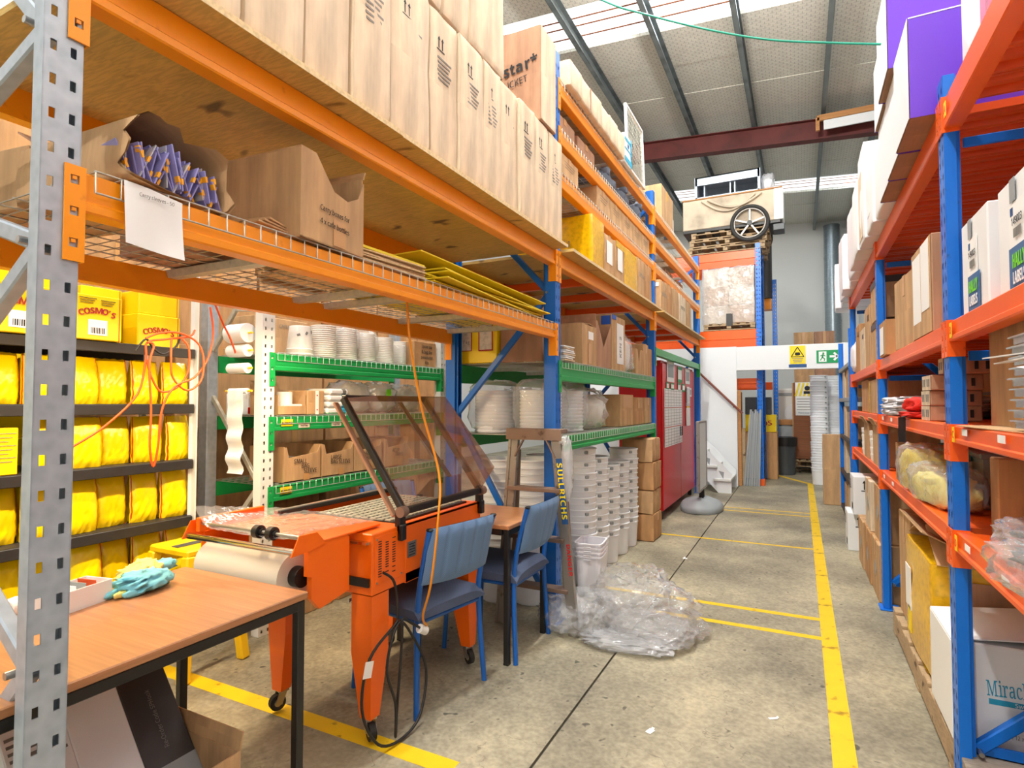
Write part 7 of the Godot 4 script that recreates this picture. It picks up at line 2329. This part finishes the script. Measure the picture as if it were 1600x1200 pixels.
func aisle_left_goods() -> void:
	var st: SurfaceTool
	var zs := [-4.0, -4.30, -4.60, -4.90, -5.20]
	var wh := ["the stack beside the square tubs", "the second stack under the green shelf", "the middle stack under the green shelf", "the fourth stack under the green shelf", "the stack beside the brown cartons"]
	for i in 5:
		bucket_stack(wh[i], "white bucket stacks under the green shelf", Vector3(-1.47, 0.001, zs[i]), [9, 8, 7, 7, 8][i], 0.13, 0.27, 0.088)
	for i in 3:
		bucket_stack(["the tight stack between the ladder rails", "the tight stack behind the small table", "the tight stack at the rear blue post"][i], "tight white tub stacks behind the ladder", Vector3([-1.60, -1.82, -1.66][i], 0.001, [-3.45, -3.40, -3.78][i]), 16, 0.125, 0.24, 0.046, false)
	for k in 4:
		var t := thing("square_tub", "white rectangular tub, %s in the nest before the bucket stacks" % ["lowest", "second", "third", "top"][k], "tub", Vector3(-1.30, 0.001 + 0.028 * k, -3.78), 6, "nested rectangular tubs")
		st = S()
		var pr := []
		for lv in [[0.078, 0.10, 0.0], [0.09, 0.115, 0.26], [0.098, 0.122, 0.262], [0.098, 0.122, 0.272], [0.086, 0.11, 0.272], [0.074, 0.096, 0.006]]:
			var ring := []
			for a in 24:
				var th := TAU * a / 24
				var cx := signf(cos(th)) * pow(absf(cos(th)), 0.35)
				var cz := signf(sin(th)) * pow(absf(sin(th)), 0.35)
				ring.append(Vector3(cx * lv[0], lv[2], cz * lv[1]))
			pr.append(ring)
		for i in pr.size() - 1:
			for a in 24:
				quad(st, pr[i][(a + 1) % 24], pr[i][a], pr[i + 1][a], pr[i + 1][(a + 1) % 24])
		for a in range(1, 23):
			tri(st, pr[5][0], pr[5][a + 1], pr[5][a])
		put(t, "tub_body", done(st), M.bucket_tub)
		put(t, "grip", bm(Vector3(0.05, 0.008, 0.006), 0.002), M.bucket_tub, Vector3(0, 0.25, 0.122))
	var bh := [0.25, 0.22, 0.26, 0.22]
	var y := 0.001
	for i in 4:
		var s := Vector3(0.30, bh[i], 0.33)
		var t := carton("brown carton %s of the stack at the end of the green shelves" % ["at the bottom", "second from the floor", "third up", "on top"][i], Vector3(-1.237 - 0.15 - 0.008 * (i % 2), y, -5.552), s, 0, {"m": ["carton_deep", "carton", "carton_deep", "carton"][i], "soft": 120 + i, "tape": "tape_brown", "group": "brown carton stack by the red cabinet"})
		if i == 0:
			patch(t, "hanging_sheet", "f", s, -0.3, 0.1, 0.4, 0.6, M.paper, 0.009)
		y += bh[i] + 0.004
	# red cabinet
	var rc := thing("red_cabinet", "tall red metal cabinet with notices stuck on its doors", "cabinet", Vector3(-1.62, 0, -7.45), 0)
	var zl := 1.05
	put(rc, "carcass", bm(Vector3(0.48, 1.68, 2.1), 0.004), M.red_cabinet, Vector3(0.0, 0.94, 0))
	for d in 2:
		var dr := put(rc, "door", bm(Vector3(0.016, 1.64, 1.04), 0.004), M.red_cabinet, Vector3(0.249, 0.93, 0.525 - 1.05 * d))
		put(dr, "door_handle", bm(Vector3(0.02, 0.12, 0.02), 0.004), M.black_metal, Vector3(0.016, 0.02, -0.47 + 0.94 * d))
	for q in [[-0.2, -0.95], [0.2, -0.95], [-0.2, 0.95], [0.2, 0.95]]:
		put(rc, "foot", bm(Vector3(0.05, 0.1, 0.05), 0.004), M.black_metal, Vector3(q[0], 0.05, q[1]))
	var nt := [[0.62, 1.68, 0.42, 0.26, "paper"], [0.05, 1.66, 0.3, 0.2, "sign_green"], [-0.5, 1.66, 0.34, 0.2, "paper"], [0.80, 1.50, 0.14, 0.08, "sign_green"], [0.52, 1.50, 0.2, 0.08, "sign_green"], [0.1, 1.50, 0.2, 0.1, "sign_green"], [-0.2, 1.50, 0.2, 0.1, "sign_green"], [-0.7, 1.45, 0.2, 0.12, "paper"]]
	for i in nt.size():
		var n: Array = nt[i]
		var t := thing("door_notice", ["white chart at the top of the red cabinet", "green bordered notice at the top of the red cabinet", "white notice at the top far door", "small green sign over the timetable", "second small green sign over the timetable", "green picture sign at the door gap", "green picture sign past the door gap", "small white card on the far red door"][i], "notice", Vector3(-1.357, n[1], -7.45 + n[0]), 0)
		put(t, "sheet", bm(Vector3(0.002, n[3], n[2])), M[n[4]], Vector3.ZERO)
		put(t, "print_block", bm(Vector3(0.001, n[3] * 0.6, n[2] * 0.8)), M.paper if n[4] == "sign_green" else M.grey_board, Vector3(0.0012, 0, 0))
	for i in 3:
		var t := thing("wall_planner", ["top month sheet of the planner on the red cabinet", "middle month sheet of the planner on the red cabinet", "bottom month sheet of the planner on the red cabinet"][i], "notice", Vector3(-1.357, 1.36 - 0.225 * i, -7.0), 0, "planner sheets on the red cabinet")
		put(t, "sheet", bm(Vector3(0.002, 0.215, 1.06)), M.paper)
		for k in 6:
			put(t, "grid_line", bm(Vector3(0.001, 0.003, 1.02)), M.ink_grey, Vector3(0.0012, -0.09 + 0.035 * k, 0))
		for k in 7:
			put(t, "grid_column", bm(Vector3(0.001, 0.20, 0.006)), M.ink_grey, Vector3(0.0012, 0, -0.5 + 0.165 * k))
	for i in 2:
		var t := thing("document_pocket", ["clear pocket of papers on the far red door", "yellow notepad pocket on the far red door"][i], "document holder", Vector3(-1.345, [1.38, 1.12][i], -7.9), 0)
		put(t, "pocket", bm(Vector3(0.02, 0.24, 0.22), 0.004), [M.tub_clear, M.paper][i])
		put(t, "papers", bm(Vector3(0.008, 0.22, 0.18)), [M.paper, M.label_yellow][i], Vector3(0.004, 0.03, 0))
	# movable sign on a grey weighted base
	var sg := thing("mobile_sign", "grey framed sign board on a moulded grey wheeled base", "sign", Vector3(-1.09, 0, -7.30), 0)
	st = S()
	var g := []
	for i in 9:
		var v := i / 8.0
		var row := []
		for j in 25:
			var th := TAU * (j % 24) / 24.0
			var r: float = [0.30, 0.31, 0.31, 0.30, 0.27, 0.22, 0.16, 0.09, 0.0][i]
			row.append(Vector3(cos(th) * r * 0.80, [0.0, 0.02, 0.05, 0.075, 0.10, 0.125, 0.14, 0.15, 0.15][i] + 0.01 * cos(th * 4), -sin(th) * r * 1.25))
		g.append(row)
	sheet(st, g)
	put(sg, "base", done(st), M.grey_board)
	put(sg, "stem", bm(Vector3(0.06, 0.10, 0.06), 0.008), M.black_plastic, Vector3(0, 0.20, 0))
	put(sg, "board", bm(Vector3(0.02, 0.80, 0.56), 0.004), M.white_panel, Vector3(0, 0.66, -0.03))
	st = S()
	for z in [-0.32, 0.26]:
		span(st, -0.02, 0.02, 0.24, 1.08, z - 0.012, z + 0.012, 0.004)
	for yy in [0.25, 1.07]:
		span(st, -0.02, 0.02, yy - 0.012, yy + 0.012, -0.32, 0.26, 0.004)
	put(sg, "board_frame", done(st), M.alu)

# ---------------------------------------------------------------- the far end of the aisle
func far_end() -> void:
	var st: SurfaceTool
	# white partition and the beam casing over the aisle
	var pw := structure("wall_partition", "white panelled partition beside the stair", "wall")
	st = S()
	span(st, -3.4, -0.885, 0.0, 2.19, -9.62, -9.56)
	put(pw, "panel", done(st), M.white_panel)
	var bd := structure("trim_1", "white boxed beam across the end of the aisle", "trim")
	st = S()
	span(st, -0.885, 1.45, 1.81, 2.18, -9.62, -9.54, 0.004)
	put(bd, "casing", done(st), M.white_panel)
	var ws := thing("warning_sign", "yellow warning sign with a black triangle on the white beam", "sign", Vector3(-0.025, 2.025, -9.535), 0)
	put(ws, "board", bm(Vector3(0.21, 0.27, 0.004)), M.label_yellow)
	st = S()
	for a in [[Vector2(-0.085, -0.03), Vector2(0.085, -0.03)], [Vector2(0.085, -0.03), Vector2(0, 0.115)], [Vector2(0, 0.115), Vector2(-0.085, -0.03)]]:
		bar(st, Vector3(a[0].x, a[0].y, 0.003), Vector3(a[1].x, a[1].y, 0.003), 0.012, 0.002, Vector3.BACK)
	put(ws, "triangle", done(st), M.ink)
	put(ws, "pictogram", lump(Vector3(0.07, 0.05, 0.002), 0.1, 301, 8), M.ink, Vector3(0, -0.012, 0.002))
	for k in 3:
		put(ws, "text_line", bm(Vector3(0.15 - 0.02 * k, 0.012, 0.001)), M.ink_grey, Vector3(0, -0.055 - 0.025 * k, 0.0025))
	put(ws, "blue_strip", bm(Vector3(0.24, 0.045, 0.004)), M.ink_blue, Vector3(0, -0.165, 0))
	var ex := thing("exit_sign", "green running man exit sign with a white arrow", "sign", Vector3(0.375, 1.985, -9.535), 0)
	put(ex, "board", bm(Vector3(0.30, 0.19, 0.004)), M.sign_green)
	put(ex, "door_print", bm(Vector3(0.10, 0.15, 0.001)), M.paper, Vector3(-0.07, 0, 0.0025))
	st = S()
	cyl(st, Vector3(-0.06, 0.05, 0.003), Vector3(-0.06, 0.05, 0.0045), 0.014, 10)
	bar(st, Vector3(-0.062, 0.035, 0.004), Vector3(-0.075, -0.01, 0.004), 0.022, 0.001, Vector3.BACK)
	bar(st, Vector3(-0.075, -0.01, 0.004), Vector3(-0.045, -0.03, 0.004), 0.014, 0.001, Vector3.BACK)
	bar(st, Vector3(-0.045, -0.03, 0.004), Vector3(-0.05, -0.065, 0.004), 0.012, 0.001, Vector3.BACK)
	bar(st, Vector3(-0.075, -0.01, 0.004), Vector3(-0.10, -0.055, 0.004), 0.013, 0.001, Vector3.BACK)
	bar(st, Vector3(-0.065, 0.03, 0.004), Vector3(-0.10, 0.01, 0.004), 0.011, 0.001, Vector3.BACK)
	bar(st, Vector3(-0.06, 0.03, 0.004), Vector3(-0.035, 0.005, 0.004), 0.011, 0.001, Vector3.BACK)
	put(ex, "running_figure", done(st), M.sign_green)
	st = S()
	bar(st, Vector3(0.02, 0, 0.003), Vector3(0.12, 0, 0.003), 0.03, 0.001, Vector3.BACK)
	bar(st, Vector3(0.125, 0.0, 0.003), Vector3(0.075, 0.055, 0.003), 0.028, 0.001, Vector3.BACK)
	bar(st, Vector3(0.125, 0.0, 0.003), Vector3(0.075, -0.055, 0.003), 0.028, 0.001, Vector3.BACK)
	put(ex, "arrow", done(st), M.paper)
	# stair with white stringers
	var sr := thing("stair", "white timber stair rising behind the mobile sign", "stair", Vector3(-1.1, 0, -9.1), 0)
	var w := Transform3D(Basis.IDENTITY, Vector3(1.1, 0, 9.1))
	for z in [-8.80, -9.46]:
		st = S()
		xf = w
		prism(st, PackedVector2Array([Vector2(-0.90, 0.0), Vector2(-0.90, 0.28), Vector2(-2.4, 1.80), Vector2(-2.4, 1.42), Vector2(-1.08, 0.0)]), z - 0.02, z + 0.02)
		xf = Transform3D.IDENTITY
		put(sr, "stringer", done(st), M.white_panel)
	for k in 8:
		put(sr, "tread", bm(Vector3(0.24, 0.035, 0.70), 0.004), M.wall_paint, Vector3(-1.02 - 0.19 * k, 0.19 + 0.19 * k, -9.09) + Vector3(1.1, 0, 9.1))
		st = S()
		xf = w
		var x := -1.0 - 0.19 * k
		var y := 0.30 + 0.19 * k
		if k < 3:
			prism(st, PackedVector2Array([Vector2(x, y), Vector2(x - 0.075, y + 0.02), Vector2(x - 0.01, y - 0.10)]), -8.78, -8.778)
			xf = Transform3D.IDENTITY
			put(sr, "tread_end", done(st), M.grey_board)
		xf = Transform3D.IDENTITY
	var hr := put(sr, "handrail", S().commit(), M.handrail)
	st = S()
	xf = w
	tube(st, [Vector3(-0.80, 1.14, -9.5), Vector3(-1.45, 1.80, -9.5)], 0.018, 10)
	for q in [Vector3(-0.93, 1.27, -9.5), Vector3(-1.3, 1.65, -9.5)]:
		cyl(st, q, q + Vector3(0, -0.03, -0.06), 0.01, 8)
	xf = Transform3D.IDENTITY
	hr.mesh = done(st)
	# cross-aisle pallet rack
	for p in [[-0.57, -9.86, "blue upright at the right end of the far pallet rack"], [-3.3, -9.86, "blue upright at the hidden end of the far pallet rack"]]:
		var t := thing("upright_frame", p[2], "rack upright", Vector3(p[0], 0, p[1]), -90)
		put(t, "post", post_mesh(3.86, 0.08, 0.07, 0.068, 0.013, 0.024), M.blue_r, Vector3(0, 0.012, 0))
		put(t, "post", post_mesh(3.86, 0.08, 0.07, 0.068, 0.013, 0.024), M.blue, Vector3(-0.9, 0.012, 0), Vector3(0, 180, 0))
		put(t, "base_plate", bm(Vector3(0.12, 0.10, 0.11), 0.004), M.orange_red, Vector3(-0.035, 0.05, 0))
		for k in 4:
			st = S()
			bar(st, Vector3(-0.06, 0.3 + 0.9 * k, 0), Vector3(-0.84, 0.75 + 0.9 * k, 0), 0.03, 0.03)
			put(t, "brace", done(st), M.blue)
	for l in [[3.53, 3.78, "top"], [2.21, 2.49, "middle"], [1.54, 1.70, "lower"]]:
		for f in [0, 1]:
			var t := thing("rack_beam", "orange %s beam of the far pallet rack, %s" % [l[2], ["aisle side", "rear side"][f]], "rack beam", Vector3(-1.93, l[0], -9.90 - 0.82 * f), 0)
			var h: float = (l[1] - l[0]) * 0.55
			put(t, "rail", bm(Vector3(2.64, h, 0.05), 0.004), M.orange_red, Vector3(0, (l[1] - l[0]) - h / 2, 0))
			put(t, "step", bm(Vector3(2.64, (l[1] - l[0]) - h, 0.04), 0.004), M.orange_deck, Vector3(0, ((l[1] - l[0]) - h) / 2, 0.0))
			for x in [-1.335, 1.335]:
				put(t, "connector", bm(Vector3(0.03, l[1] - l[0] + 0.05, 0.06), 0.003), M.orange_red, Vector3(x, (l[1] - l[0]) / 2 - 0.02, 0))
	# wrapped pallet load
	far_pallet("timber pallet under the wrapped cartons in the far rack", Vector3(-1.02, 2.492, -10.3), Vector3(0.80, 0.11, 0.86), "pallet")
	for i in 3:
		for j in 2:
			for k in 3:
				if k == 0 and j == 1 and i == 1:
					pass
				carton("brown carton in the film wrapped load, %s layer, %s" % [["bottom", "middle", "top"][k], ["left front", "right front", "left middle", "right middle", "left back", "right back"][i * 2 + j]], Vector3(-1.215 + 0.39 * j, 2.604 + 0.305 * k, -10.03 - 0.28 * i), Vector3(0.385, 0.30, 0.275), 0, {"m": ["carton_pale", "carton"][(i + j + k) % 2], "group": "wrapped cartons in the far rack", "labels": [["f", 0.2, 0.1, 0.22, 0.22, "paper"]] if i == 0 else []})
	var wr := thing("stretch_wrap", "crinkled clear stretch wrap around the pallet load in the far rack", "plastic film", Vector3(-1.03, 2.604, -10.31), 0)
	put(wr, "film", soft_box(Vector3(0.82, 0.93, 0.89), 0.012, 311, 14), M.film_dense, Vector3(0, 0.465, 0))
	put(wr, "black_panel", bm(Vector3(0.10, 0.20, 0.002)), M.tape_black, Vector3(0.02, 0.06, 0.447))
	# empty pallets, a cart and a metal grille on top
	for k in 3:
		far_pallet("empty timber pallet on the far rack, %s of three" % ["lowest", "middle", "top"][k], Vector3(-1.06 + 0.03 * k, 3.782 + 0.123 * k, -10.32), Vector3(1.20, 0.122, 0.92), "pallet")
	var cb := Vector3(-1.0, 4.152, -10.2)
	var ct := thing("flatbed_cart", "pale boxed cart with a spoked wheel on the stacked pallets", "cart", cb, 0)
	put(ct, "bed", bm(Vector3(1.50, 0.05, 0.7), 0.006), M.black_metal, Vector3(0.02, 0.03, 0))
	put(ct, "box_side", bm(Vector3(1.52, 0.50, 0.68), 0.01), M.hessian, Vector3(0.03, 0.31, 0))
	put(ct, "lid_board", bm(Vector3(1.54, 0.02, 0.70), 0.004), M.wood, Vector3(0.03, 0.57, 0))
	put(ct, "white_end", bm(Vector3(0.14, 0.50, 0.69), 0.008), M.white_metal, Vector3(0.74, 0.31, 0))
	put(ct, "bracket", bm(Vector3(0.16, 0.10, 0.3), 0.006), M.grey_plastic, Vector3(0.74, -0.06, 0.2))
	for z in [0.40, -0.66]:
		var r := 0.27
		st = S()
		var ring := []
		for i in 40:
			var a := TAU * i / 40
			ring.append(Vector3(0.32 + r * cos(a), 0.04 + r * sin(a), z))
		tube(st, ring, 0.030, 10, true)
		var ty := put(ct, "tyre", done(st), M.rubber)
		st = S()
		ring = []
		for i in 40:
			var a := TAU * i / 40
			ring.append(Vector3(0.32 + (r - 0.038) * cos(a), 0.04 + (r - 0.038) * sin(a), z))
		tube(st, ring, 0.014, 8, true)
		put(ty, "rim", done(st), M.alu)
		for i in 5:
			st = S()
			var a := TAU * i / 5 + 0.3
			bar(st, Vector3(0.32, 0.04, z), Vector3(0.32 + (r - 0.04) * cos(a), 0.04 + (r - 0.04) * sin(a), z), 0.03, 0.014, Vector3.BACK, 0.003)
			put(ty, "spoke", done(st), M.alu)
		st = S()
		cyl(st, Vector3(0.32, 0.04, z - 0.03), Vector3(0.32, 0.04, z + 0.03), 0.04, 16)
		put(ty, "hub", done(st), M.black_metal)
	for k in 2:
		st = S()
		var pts := []
		for i in 13:
			var a := i / 12.0
			pts.append(Vector3(lerpf(-0.42, 0.40, a) + 0.1 * k, 0.52 - (0.22 - 0.05 * k) * sin(a * PI), 0.365 + 0.01 * k))
		tube(st, pts, 0.018, 6)
		put(ct, "draped_cloth", done(st), M.hessian)
	var gr := thing("duct_grille", "galvanised duct box with an open grille on top of the cart", "duct", Vector3(-1.03, 4.745, -10.2), 0)
	st = S()
	for y in [0.0, 0.34]:
		span(st, -0.5, 0.5, y, y + 0.02, -0.3, 0.3)
	span(st, -0.5, 0.5, 0.2, 0.36, -0.3, -0.28)
	span(st, -0.5, 0.5, 0.22, 0.36, 0.28, 0.30)
	for x in [-0.49, 0.49]:
		span(st, x - 0.02, x + 0.02, 0.0, 0.36, -0.3, 0.3)
	put(gr, "duct_shell", done(st), M.galv)
	for x in [-0.36, 0.05, 0.12]:
		put(gr, "divider", bm(Vector3(0.02, 0.22, 0.5)), M.galv, Vector3(x, 0.12, 0.0))
	var sk := thing("film_bundle", "crumpled translucent film heaped at the end of the cart", "plastic film", Vector3(-0.42, 4.745, -10.15), 0)
	put(sk, "film", lump(Vector3(0.2, 0.30, 0.3), 0.25, 321, 14), M.film_dense)
	put(sk, "inner_film", lump(Vector3(0.14, 0.22, 0.22), 0.2, 322, 10), M.bucket_tub)
	# second rack behind with one post
	var p2 := thing("upright_frame", "slim blue upright with an orange beam stub behind the far rack", "rack upright", Vector3(-0.40, 0, -11.6), -90)
	put(p2, "post", post_mesh(3.6, 0.08, 0.07, 0.068, 0.013, 0.024), M.blue_r)
	put(p2, "beam_stub", bm(Vector3(0.26, 0.20, 0.9), 0.004), M.orange, Vector3(-0.10, 3.15, 0.5))
	put(p2, "beam_stub", bm(Vector3(0.05, 0.14, 0.9), 0.004), M.orange_red, Vector3(-0.02, 1.62, 0.5))
	put(p2, "brace", bm(Vector3(0.7, 0.04, 0.03), 0.004), M.blue, Vector3(-0.4, 2.4, 0))
	var bl := thing("black_wrapped_roll", "tall roll in black wrap behind the far rack upright", "roll", Vector3(-0.75, 2.5, -11.2), 0)
	bl.position = Vector3(-0.56, 3.252, -11.62)
	st = S()
	cyl(st, Vector3(0, 0, 0), Vector3(0, 1.15, 0), 0.13, 20)
	put(bl, "wrap", done(st), M.tape_black)
	st = S()
	cyl(st, Vector3(0, 1.145, 0), Vector3(0, 1.155, 0), 0.04, 12)
	put(bl, "core", done(st), M.carton)
	# steel lengths leaning by the post
	for k in 7:
		var t := thing("steel_length", "thin grey steel length leaning by the far blue upright", "steel", Vector3(-0.80 + 0.035 * k, 0.0, -9.70 - 0.012 * (k % 3)), 0, "grey steel lengths leaning at the partition")
		st = S()
		bar(st, Vector3(0, 0.002, 0.0), Vector3(0.10 - 0.012 * k, 1.20 - 0.03 * (k % 3), -0.10), 0.028, 0.006, Vector3.BACK)
		bar(st, Vector3(0.012, 0.004, 0.004), Vector3(0.112 - 0.012 * k, 1.20 - 0.03 * (k % 3), -0.096), 0.006, 0.018, Vector3.BACK)
		put(t, "channel", done(st), M.grey_board)
	for k in 2:
		var t := thing("timber_batten", ["tall brown timber beside the white partition", "pale timber beside the white partition"][k], "timber", Vector3(-0.86 + 0.05 * k, 0.0, -9.68 - 0.1 * k), 0)
		put(t, "plank", bm(Vector3(0.05, 1.5 - 0.6 * k, 0.05), 0.003), [M.wood, M.pallet][k], Vector3(0, 0.751 - 0.3 * k, 0))
		put(t, "end_grain", bm(Vector3(0.05, 0.002, 0.05)), M.ply_edge, Vector3(0, 1.503 - 0.6 * k, 0))
	# beyond: courier shelf, machine, bin
	carton("red and yellow courier carton on the rack behind the steel lengths", Vector3(-0.62, 0.80, -11.0), Vector3(0.5, 0.30, 0.3), 0, {"called": "courier_carton", "m": "carton_yellow", "marks": [["DS", "f", 0.2, 0.0, 0.12, "ink_red", 1.2, 8.0, true]]})
	carton("grey panel box above the courier carton", Vector3(-0.66, 1.105, -11.0), Vector3(0.42, 0.30, 0.3), 0, {"m": "grey_plastic"})
	carton("large carton under the courier carton", Vector3(-0.66, 0.001, -11.0), Vector3(0.6, 0.795, 0.5), 0, {"m": "carton_deep", "tape": "tape_brown"})
	carton("dark brown carton stack behind the steel lengths", Vector3(-1.15, 0.001, -11.0), Vector3(0.4, 1.5, 0.5), 0, {"m": "carton_brown", "tape": "tape_brown"})
	var bn := thing("waste_bin", "dark grey round waste bin with a black liner", "bin", Vector3(-0.26, 0.001, -11.62), 0)
	st = S()
	lathe(st, [Vector2(0.155, 0), Vector2(0.16, 0.01), Vector2(0.185, 0.58), Vector2(0.20, 0.585), Vector2(0.20, 0.67), Vector2(0.185, 0.67), Vector2(0.15, 0.02)], 28, true)
	put(bn, "bin_body", done(st), M.grey_plastic)
	st = S()
	lathe(st, [Vector2(0.203, 0.52), Vector2(0.206, 0.60), Vector2(0.205, 0.675), Vector2(0.19, 0.68), Vector2(0.18, 0.5)], 28, false)
	put(bn, "bin_liner", done(st), M.black_plastic)
	var tb := thing("covered_trolley", "timber trolley under a pale grey sheet behind the waste bin", "trolley", Vector3(-0.30, 0, -12.35), 0)
	put(tb, "sheet_cover", soft_box(Vector3(0.62, 0.42, 0.6), 0.02, 331, 8), M.grey_board, Vector3(0, 0.66, 0))
	put(tb, "basket", bm(Vector3(0.56, 0.10, 0.5), 0.01), M.wood, Vector3(0.02, 0.93, 0))
	for q in [[-0.27, -0.26], [0.27, -0.26], [-0.27, 0.26], [0.27, 0.26]]:
		put(tb, "leg", bm(Vector3(0.05, 0.45, 0.05), 0.004), M.wood, Vector3(q[0], 0.225, q[1]))
	var pm := thing("white_machine", "pale machine with a round door behind the trolley", "machine", Vector3(-0.20, 0.0, -13.2), 0)
	put(pm, "cabinet", bm(Vector3(0.62, 1.6, 0.6), 0.03), M.white_metal, Vector3(0, 0.80, 0))
	st = S()
	cyl(st, Vector3(0.1, 1.1, 0.30), Vector3(0.1, 1.1, 0.33), 0.19, 24)
	put(pm, "round_door", done(st), M.bucket)
	put(pm, "control_strip", bm(Vector3(0.5, 0.06, 0.02), 0.004), M.grey_board, Vector3(0, 1.48, 0.305))
	# brown board stack on a trolley pallet, with a striped notice
	far_pallet("low timber pallet under the brown boards", Vector3(0.22, 0.12, -12.2), Vector3(0.70, 0.13, 0.6), "pallet")
	var dl := thing("pallet_dolly", "black dolly under the low timber pallet", "dolly", Vector3(0.22, 0, -12.2), 0)
	put(dl, "platform", bm(Vector3(0.6, 0.03, 0.5), 0.004), M.black_metal, Vector3(0, 0.103, 0))
	for q in [[-0.25, -0.2], [0.25, -0.2], [-0.25, 0.2], [0.25, 0.2]]:
		st = S()
		cyl(st, Vector3(q[0] - 0.02, 0.045, q[1]), Vector3(q[0] + 0.02, 0.045, q[1]), 0.044, 14)
		put(dl, "wheel", done(st), M.rubber)
	for k in 5:
		var t := thing("brown_board", "tall brown board standing in the stack, %s from the aisle" % ["first", "second", "third", "fourth", "fifth"][k], "board", Vector3(0.18 + 0.02 * (k % 2), 0.252, -12.0 - 0.07 * k), 0, "brown boards at the end of the aisle")
		put(t, "panel", bm(Vector3(0.62, 1.42 + 0.02 * (k % 2), 0.05), 0.003), M.door_brown, Vector3(0, 0.72, 0))
		put(t, "edge_wrap", bm(Vector3(0.02, 1.42, 0.052), 0.002), M.carton, Vector3(-0.305, 0.72, 0))
	for k in 2:
		carton(["light brown carton panel above the brown boards", "second brown carton panel above the brown boards"][k], Vector3(0.08 + 0.36 * k, 0.001, -12.75), Vector3(0.35, 2.70, 0.3), 0, {"m": ["carton", "carton_brown"][k], "tape": "tape_brown", "axis": "z"})
	var ps := thing("striped_poster", "white notice with yellow hazard stripes on the brown boards", "notice", Vector3(0.10, 1.38, -11.970), 0)
	put(ps, "sheet", bm(Vector3(0.36, 0.62, 0.003)), M.paper)
	for k in 5:
		st = S()
		bar(st, Vector3(-0.175 + 0.07 * k, 0.05, 0.003), Vector3(-0.175 + 0.07 * k + 0.07, 0.30, 0.003), 0.035, 0.001, Vector3.BACK)
		put(ps, "hazard_stripe", done(st), M.label_yellow)
	st = S()
	cyl(st, Vector3(0.02, 0.20, 0.003), Vector3(0.02, 0.20, 0.005), 0.045, 16)
	box(st, Vector3(0.02, 0.12, 0.004), Vector3(0.12, 0.05, 0.002))
	put(ps, "figure_print", done(st), M.ink)
	for k in 5:
		put(ps, "text_line", bm(Vector3(0.28 - 0.03 * (k % 2), 0.012, 0.001)), M.ink_grey, Vector3(-0.02, 0.0 - 0.05 * k, 0.0025))
	words(ps, "Please keep clear", 0.035, M.ink_blue, Vector3(0, -0.26, 0.003))
	# bucket towers
	bucket_stack("the tall tower by the right racking", "tall bucket tower at the right", Vector3(0.27, 0.001, -10.4), 19, 0.13, 0.27, 0.082)
	bucket_stack("the second tower behind the right racking", "second bucket tower at the right", Vector3(0.50, 0.001, -10.7), 19, 0.12, 0.27, 0.082, false)
	# duct on the end wall
	var du := thing("vent_duct", "round galvanised ventilation duct rising on the end wall", "duct", Vector3(0.86, 0.0, -18.3), 0)
	for k in 7:
		st = S()
		cyl(st, Vector3(0, 0.9 * k + 0.02, 0), Vector3(0, 0.9 * k + 0.9, 0), 0.20, 28)
		var o := put(du, "duct_section", done(st), M.duct)
		st = S()
		cyl(st, Vector3(0, 0.9 * k + 0.88, 0), Vector3(0, 0.9 * k + 0.92, 0), 0.206, 28)
		put(o, "collar", done(st), M.duct)
	# teal cable slung across the aisle
	var cc := thing("slung_cable", "thin teal cable slung across the aisle under the roof", "cable", Vector3(-0.2, 3.2, -2.95), 0)
	st = S()
	var cp := []
	for p in [Vector3(-1.55, 4.0, -2.95), Vector3(-0.94, 3.514, -2.95), Vector3(-0.729, 3.375, -2.95), Vector3(-0.405, 3.19, -2.95), Vector3(-0.112, 3.048, -2.95), Vector3(0.156, 2.954, -2.95), Vector3(0.345, 2.893, -2.95)]:
		cp.append(p - Vector3(-0.2, 3.2, -2.95))
	tube(st, curve(cp, 5), 0.005, 7)
	put(cc, "cable", done(st), M.cord_green)
	# wall things at the roof: timber lintel and a loose cable
	var tl := thing("timber_lintel", "short timber piece with a white board hung under the roof by the right wall", "timber", Vector3(0.78, 6.02, -11.0), 0)
	put(tl, "beam", bm(Vector3(0.9, 0.10, 0.06), 0.004), M.wood, Vector3(0, 0.18, 0))
	put(tl, "board", bm(Vector3(0.9, 0.16, 0.03), 0.004), M.white_panel, Vector3(0.1, 0.04, 0.02))
	put(tl, "stub", bm(Vector3(0.06, 0.22, 0.06), 0.004), M.wood, Vector3(-0.44, 0.08, 0))

func far_pallet(label: String, at: Vector3, s: Vector3, m: String) -> Node3D:
	var t := thing("timber_pallet", label, "pallet", at, 0)
	for i in 6:
		put(t, "deck_board", bm(Vector3(0.09, 0.018, s.z), 0.003), M[m], Vector3(-s.x / 2 + 0.045 + (s.x - 0.09) * i / 5.0, s.y - 0.009, 0))
	for z in [-s.z / 2 + 0.02, 0.0, s.z / 2 - 0.02]:
		for k in 3:
			put(t, "block", bm(Vector3(0.07, s.y - 0.054, 0.04), 0.003), M[m], Vector3(-s.x / 2 + 0.04 + (s.x - 0.08) * k / 2.0, s.y / 2, z))
		put(t, "stringer_board", bm(Vector3(s.x, 0.018, 0.04), 0.003), M[m], Vector3(0, s.y - 0.027, z))
		put(t, "bottom_board", bm(Vector3(s.x, 0.018, 0.04), 0.003), M[m], Vector3(0, 0.009, z))
	return t
